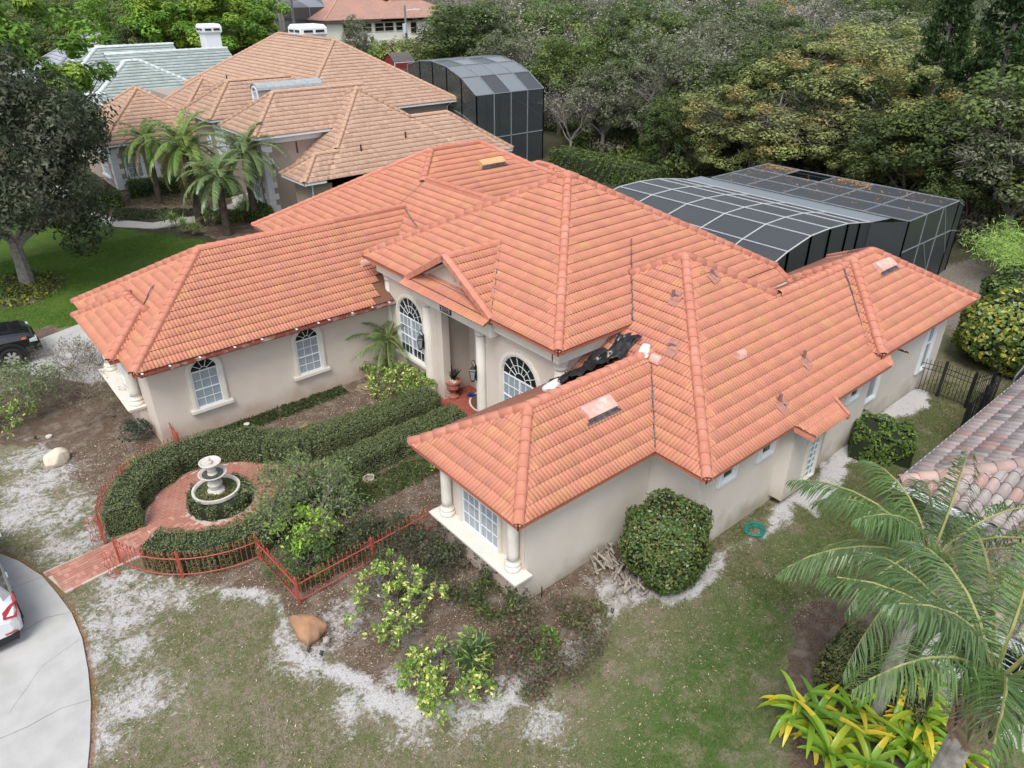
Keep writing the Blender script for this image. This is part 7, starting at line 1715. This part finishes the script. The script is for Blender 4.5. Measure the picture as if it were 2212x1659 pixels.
for x in (.95,4.9):
    for sg in (-1,1):
        wheel(pk,PP_(x,sg*1.04,.42),.42,.26,PY*sg,spokes=7); 
        q=MB(); q.slab([PP_(x-.47,sg*1.005,.40)]+[PP_(x-math.cos(math.pi*i/12)*.50,sg*1.005,.44+math.sin(math.pi*i/12)*.48) for i in range(13)]+[PP_(x+.47,sg*1.005,.40)],PY*sg*.012); q.build('wheel_well',M_TRIM,pk)
        q=MB(); pr=[(math.cos(math.pi*i/14)*.50,math.sin(math.pi*i/14)*.49) for i in range(15)]
        for a,b in zip(pr[:-1],pr[1:]): q.slab([PP_(x+a[0],sg*1.01,.44+a[1]),PP_(x+b[0],sg*1.01,.44+b[1]),PP_(x+b[0]*1.17,sg*1.01,.44+b[1]*1.17),PP_(x+a[0]*1.17,sg*1.01,.44+a[1]*1.17)],PY*sg*.06)
        q.build('wheel_arch',M_TRIM,pk)
q=MB(); q.obox(PP_(-.14,-1.0,.48),PY*2.0,PX*.22,(0,0,.28)); q.build('front_bumper',M_TRIM,pk)
for sg in (-1,1):
    q=MB(); q.slab([PP_(-.03,sg*.70,.86),PP_(-.03,sg*.95,.86),PP_(.2,sg*1.012,.90),PP_(.2,sg*1.012,1.02),PP_(-.03,sg*.9,1.02),PP_(-.03,sg*.70,1.02)],PY*sg*.01-PX*.03); q.build('headlight',mat('headlight_lens',(.55,.57,.6),rough=.1,spec=.6),pk)
    q=MB(); q.obox(PP_(.30,sg*1.0,1.06),PX*.14,PY*sg*.03,(0,0,.07)); q.build('side_marker',mat('amber_lens',(.7,.16,.02),rough=.2),pk)
q=MB(); 
for i in range(5): q.obox(PP_(-.04,-.66,.70+i*.07),PY*1.32,PX*.03,(0,0,.035))
q.build('grille',M_TRIM,pk)
q=MB(); q.slab([PP_(.25,-.45,1.255),PP_(.25,.45,1.255),PP_(1.7,.5,1.385),PP_(1.7,-.5,1.385)],(0,0,.035)); q.build('hood_bulge',M_BP,pk)
# ================================================================== LOWER RIGHT HOUSE
def greytile(n):
    base=np.tile(np.array([[.33,.285,.27]]),(n,1)); r=RNG.rand(n); base[r<.33]=[.25,.225,.22]; base[r<.12]=[.40,.27,.24]; base[r>.8]=[.38,.345,.33]; return base*(1+(RNG.rand(n,1)-.5)*.2)
M_GT=mat('grey_barrel_tile',(1,1,1),(.8,.8,.82),6.,rough=.85,attr=True)
rh=root('corner_house',(16.,1.,0),'white-walled house with grey-pink barrel tile roof at the lower right corner','house')
RB=[Block(12.9,25,-9,4.55,2.75,.36,'WSN')]
RB=[Block(15.9,30,-7.,4.75,2.85,.36,'WSN'),Block(12.95,19,-8.,2.75,2.75,.36,'WSN')]
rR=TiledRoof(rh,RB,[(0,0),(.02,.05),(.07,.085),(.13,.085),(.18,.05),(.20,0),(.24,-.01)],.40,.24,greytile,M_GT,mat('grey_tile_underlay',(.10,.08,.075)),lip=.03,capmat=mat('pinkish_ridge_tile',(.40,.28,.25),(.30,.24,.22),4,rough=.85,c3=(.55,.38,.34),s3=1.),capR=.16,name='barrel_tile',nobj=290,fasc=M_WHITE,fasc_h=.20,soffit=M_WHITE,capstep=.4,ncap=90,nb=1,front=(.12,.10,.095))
rR.finish_caps('hip_cap')
M_RW=mat('white_side_wall',(.60,.60,.585),(.54,.54,.53),1.2,rough=.9)
q=MB(); q.box((13.4,-7.5,-.1),(18.5,2.3,2.62)); q.box((16.4,-6.5,-.1),(29,4.2,2.7)); q.box((13.2,2.32,-.1),(13.4,2.6,1.6)); q.build('wall',M_RW,rh)
sw=MB()
W_=window(rh,(13.395,2.0,1.05),(0,-1,0),NX,1.9,1.35,2,1,trim=.16,sill=True,glass=M_DARKG,rail=(),casing=M_WHITE,deep=.08)
for k in range(2):
    for i in range(10): 
        q=MB(); q.obox((13.355,2.0-.95*k-.06,1.12+i*.125),(0,-.83,0),(-.045,0,.045),(.012,0,.012)); q.build('shutter_slat',M_WHITE,W_)
q=MB(); q.box((13.30,-2.,.9),(13.395,-.2,.98)); q.build('wall_band',M_WHITE,rh)
M_GUTW=M_WHITE
q=MB(); q.box((12.83,-8,2.60),(12.94,2.8,2.74)); q.build('gutter',M_WHITE,rh); q=MB(); q.box((15.8,2.8,2.70),(15.89,4.8,2.84)); q.box((15.8,4.76,2.70),(30,4.86,2.84)); q.build('gutter',M_WHITE,rh)
# river pebbles by the wall
R=RS(92); q=MB()
for i in range(300):
    x=12.2+R.rand()*1.0; y=2.4+R.rand()*1.6; s_=.03+.03*R.rand(); q.lathe((x,y,.0),[(.002,-.01),(s_,.01),(s_*.8,s_*.7),(.002,s_)],5)
o=q.build('river_pebbles',mat('river_pebbles',(.42,.33,.26),(.55,.47,.40),30,rough=.8)); o['kind']='stuff'; meta(o,'tan river pebbles along the wall of the lower right house','pebbles')
# ================================================================== GRASS AND LITTER
R=RS(500)
def scatter(n,x0,x1,y0,y1): return x0+(x1-x0)*R.rand(n),y0+(y1-y0)*R.rand(n)
def blades(name,X,Y,h,wd,cols,label,cat,amt=.3):
    n=len(X); a=R.rand(n)*6.28; ln=h*(.5+R.rand(n)); le=R.normal(size=(n,2))*.6*ln[:,None]; b=np.stack([X,Y,np.full(n,-.01)],-1); d=np.stack([np.cos(a)*wd,np.sin(a)*wd,np.zeros(n)],-1); t=b+np.stack([le[:,0],le[:,1],ln],-1)
    V=np.stack([b-d,b+d,t],1).reshape(-1,3); c=cols*(1+(R.rand(n,1)-.5)*2*amt); o=link(name,mesh_np(name,V,np.arange(3*n).reshape(n,3),M_LEAF,np.clip(c,0,1))); o['kind']='stuff'; return meta(o,label,cat)
bad=np.maximum(np.maximum(mulch,sand),dirt)
def inh(X,Y):  # under buildings or paving
    r=np.zeros(len(X),bool)
    for x0,x1,y0,y1 in ((8.3,13,9.6,13),(12.6,27.6,8.1,33),(3.8,13,22.1,28.5),(13.2,30,-8,4.3),(17.5,36,40,72),(11.8,20,57,66)): r|=(X>x0)&(X<x1)&(Y>y0)&(Y<y1)
    r|=sdist(X,Y,DR)>0; r|=sdist(X,Y,DR2)>0; r|=sdist(X,Y,SW)>0; r|=np.hypot(X-HC[0],Y-HC[1])<2.95; r|=(X>-.2)&(X<1.5)&(Y>17.1)&(Y<18.4); return r
X,Y=scatter(330000,-1.5,17,4,24.5); k=(samp(bad,X,Y)<.45)&~inh(X,Y)&(R.rand(len(X))<np.clip(1.25-np.hypot(X,Y)/34,.25,1)); X,Y=X[k],Y[k]
gm_=samp(rg,X,Y)[:,None]; nz=(np.sin(X*1.9+1)*np.sin(Y*2.3)+np.sin(X*5.1)*np.sin(Y*4.3+2)+R.normal(size=len(X))*.5)[:,None]
cl=np.where(nz+gm_*1.6>.75,np.array([[.075,.13,.032]]),np.array([[.25,.215,.145]])); 
sp_=samp(patch,X,Y); k=(sp_<.35)|(R.rand(len(X))<.25); blades('lawn_grass',X[k],Y[k],.035,.007,cl[k],'patchy half-dormant lawn grass in front of the house','grass')
X,Y=scatter(150000,-3,13,27.5,46); k=(samp(lush,X,Y)>.5)&(samp(mulch,X,Y)<.4)&~inh(X,Y); X,Y=X[k],Y[k]; blades('lush_grass',X,Y,.05,.011,np.tile(np.array([[.10,.19,.028]]),(len(X),1)),'lush green lawn grass of the neighbour at the left','grass')
# dead leaf litter
X,Y=scatter(90000,-2,15.5,5,24); k=~inh(X,Y); X,Y=X[k],Y[k]; mm=samp(mulch,X,Y); k=R.rand(len(X))<(.25+.65*mm); X,Y=X[k],Y[k]
P=np.stack([X,Y,np.full(len(X),.016)+.025*R.rand(len(X))],-1); V,F=leaves(P,.026,.30,2.2,R=R); c=vary(len(P),(.24,.185,.125),.45,R,(.45,.38,.28),.4)/FOL*1.15; o=link('leaf_litter',mesh_np('leaf_litter',V,F,M_LEAF,c)); o['kind']='stuff'; meta(o,'dry curled oak leaves scattered over lawn and mulch','leaves')
# grass in the right hand yard
X,Y=scatter(90000,13,28,4.2,8.2); k=(samp(bad,X,Y)<.45)&~inh(X,Y); X,Y=X[k],Y[k]; blades('side_grass',X,Y,.035,.009,np.where(R.rand(len(X),1)<.6,np.array([[.10,.14,.035]]),np.array([[.22,.19,.11]])),'mown side yard grass between the two houses','grass')
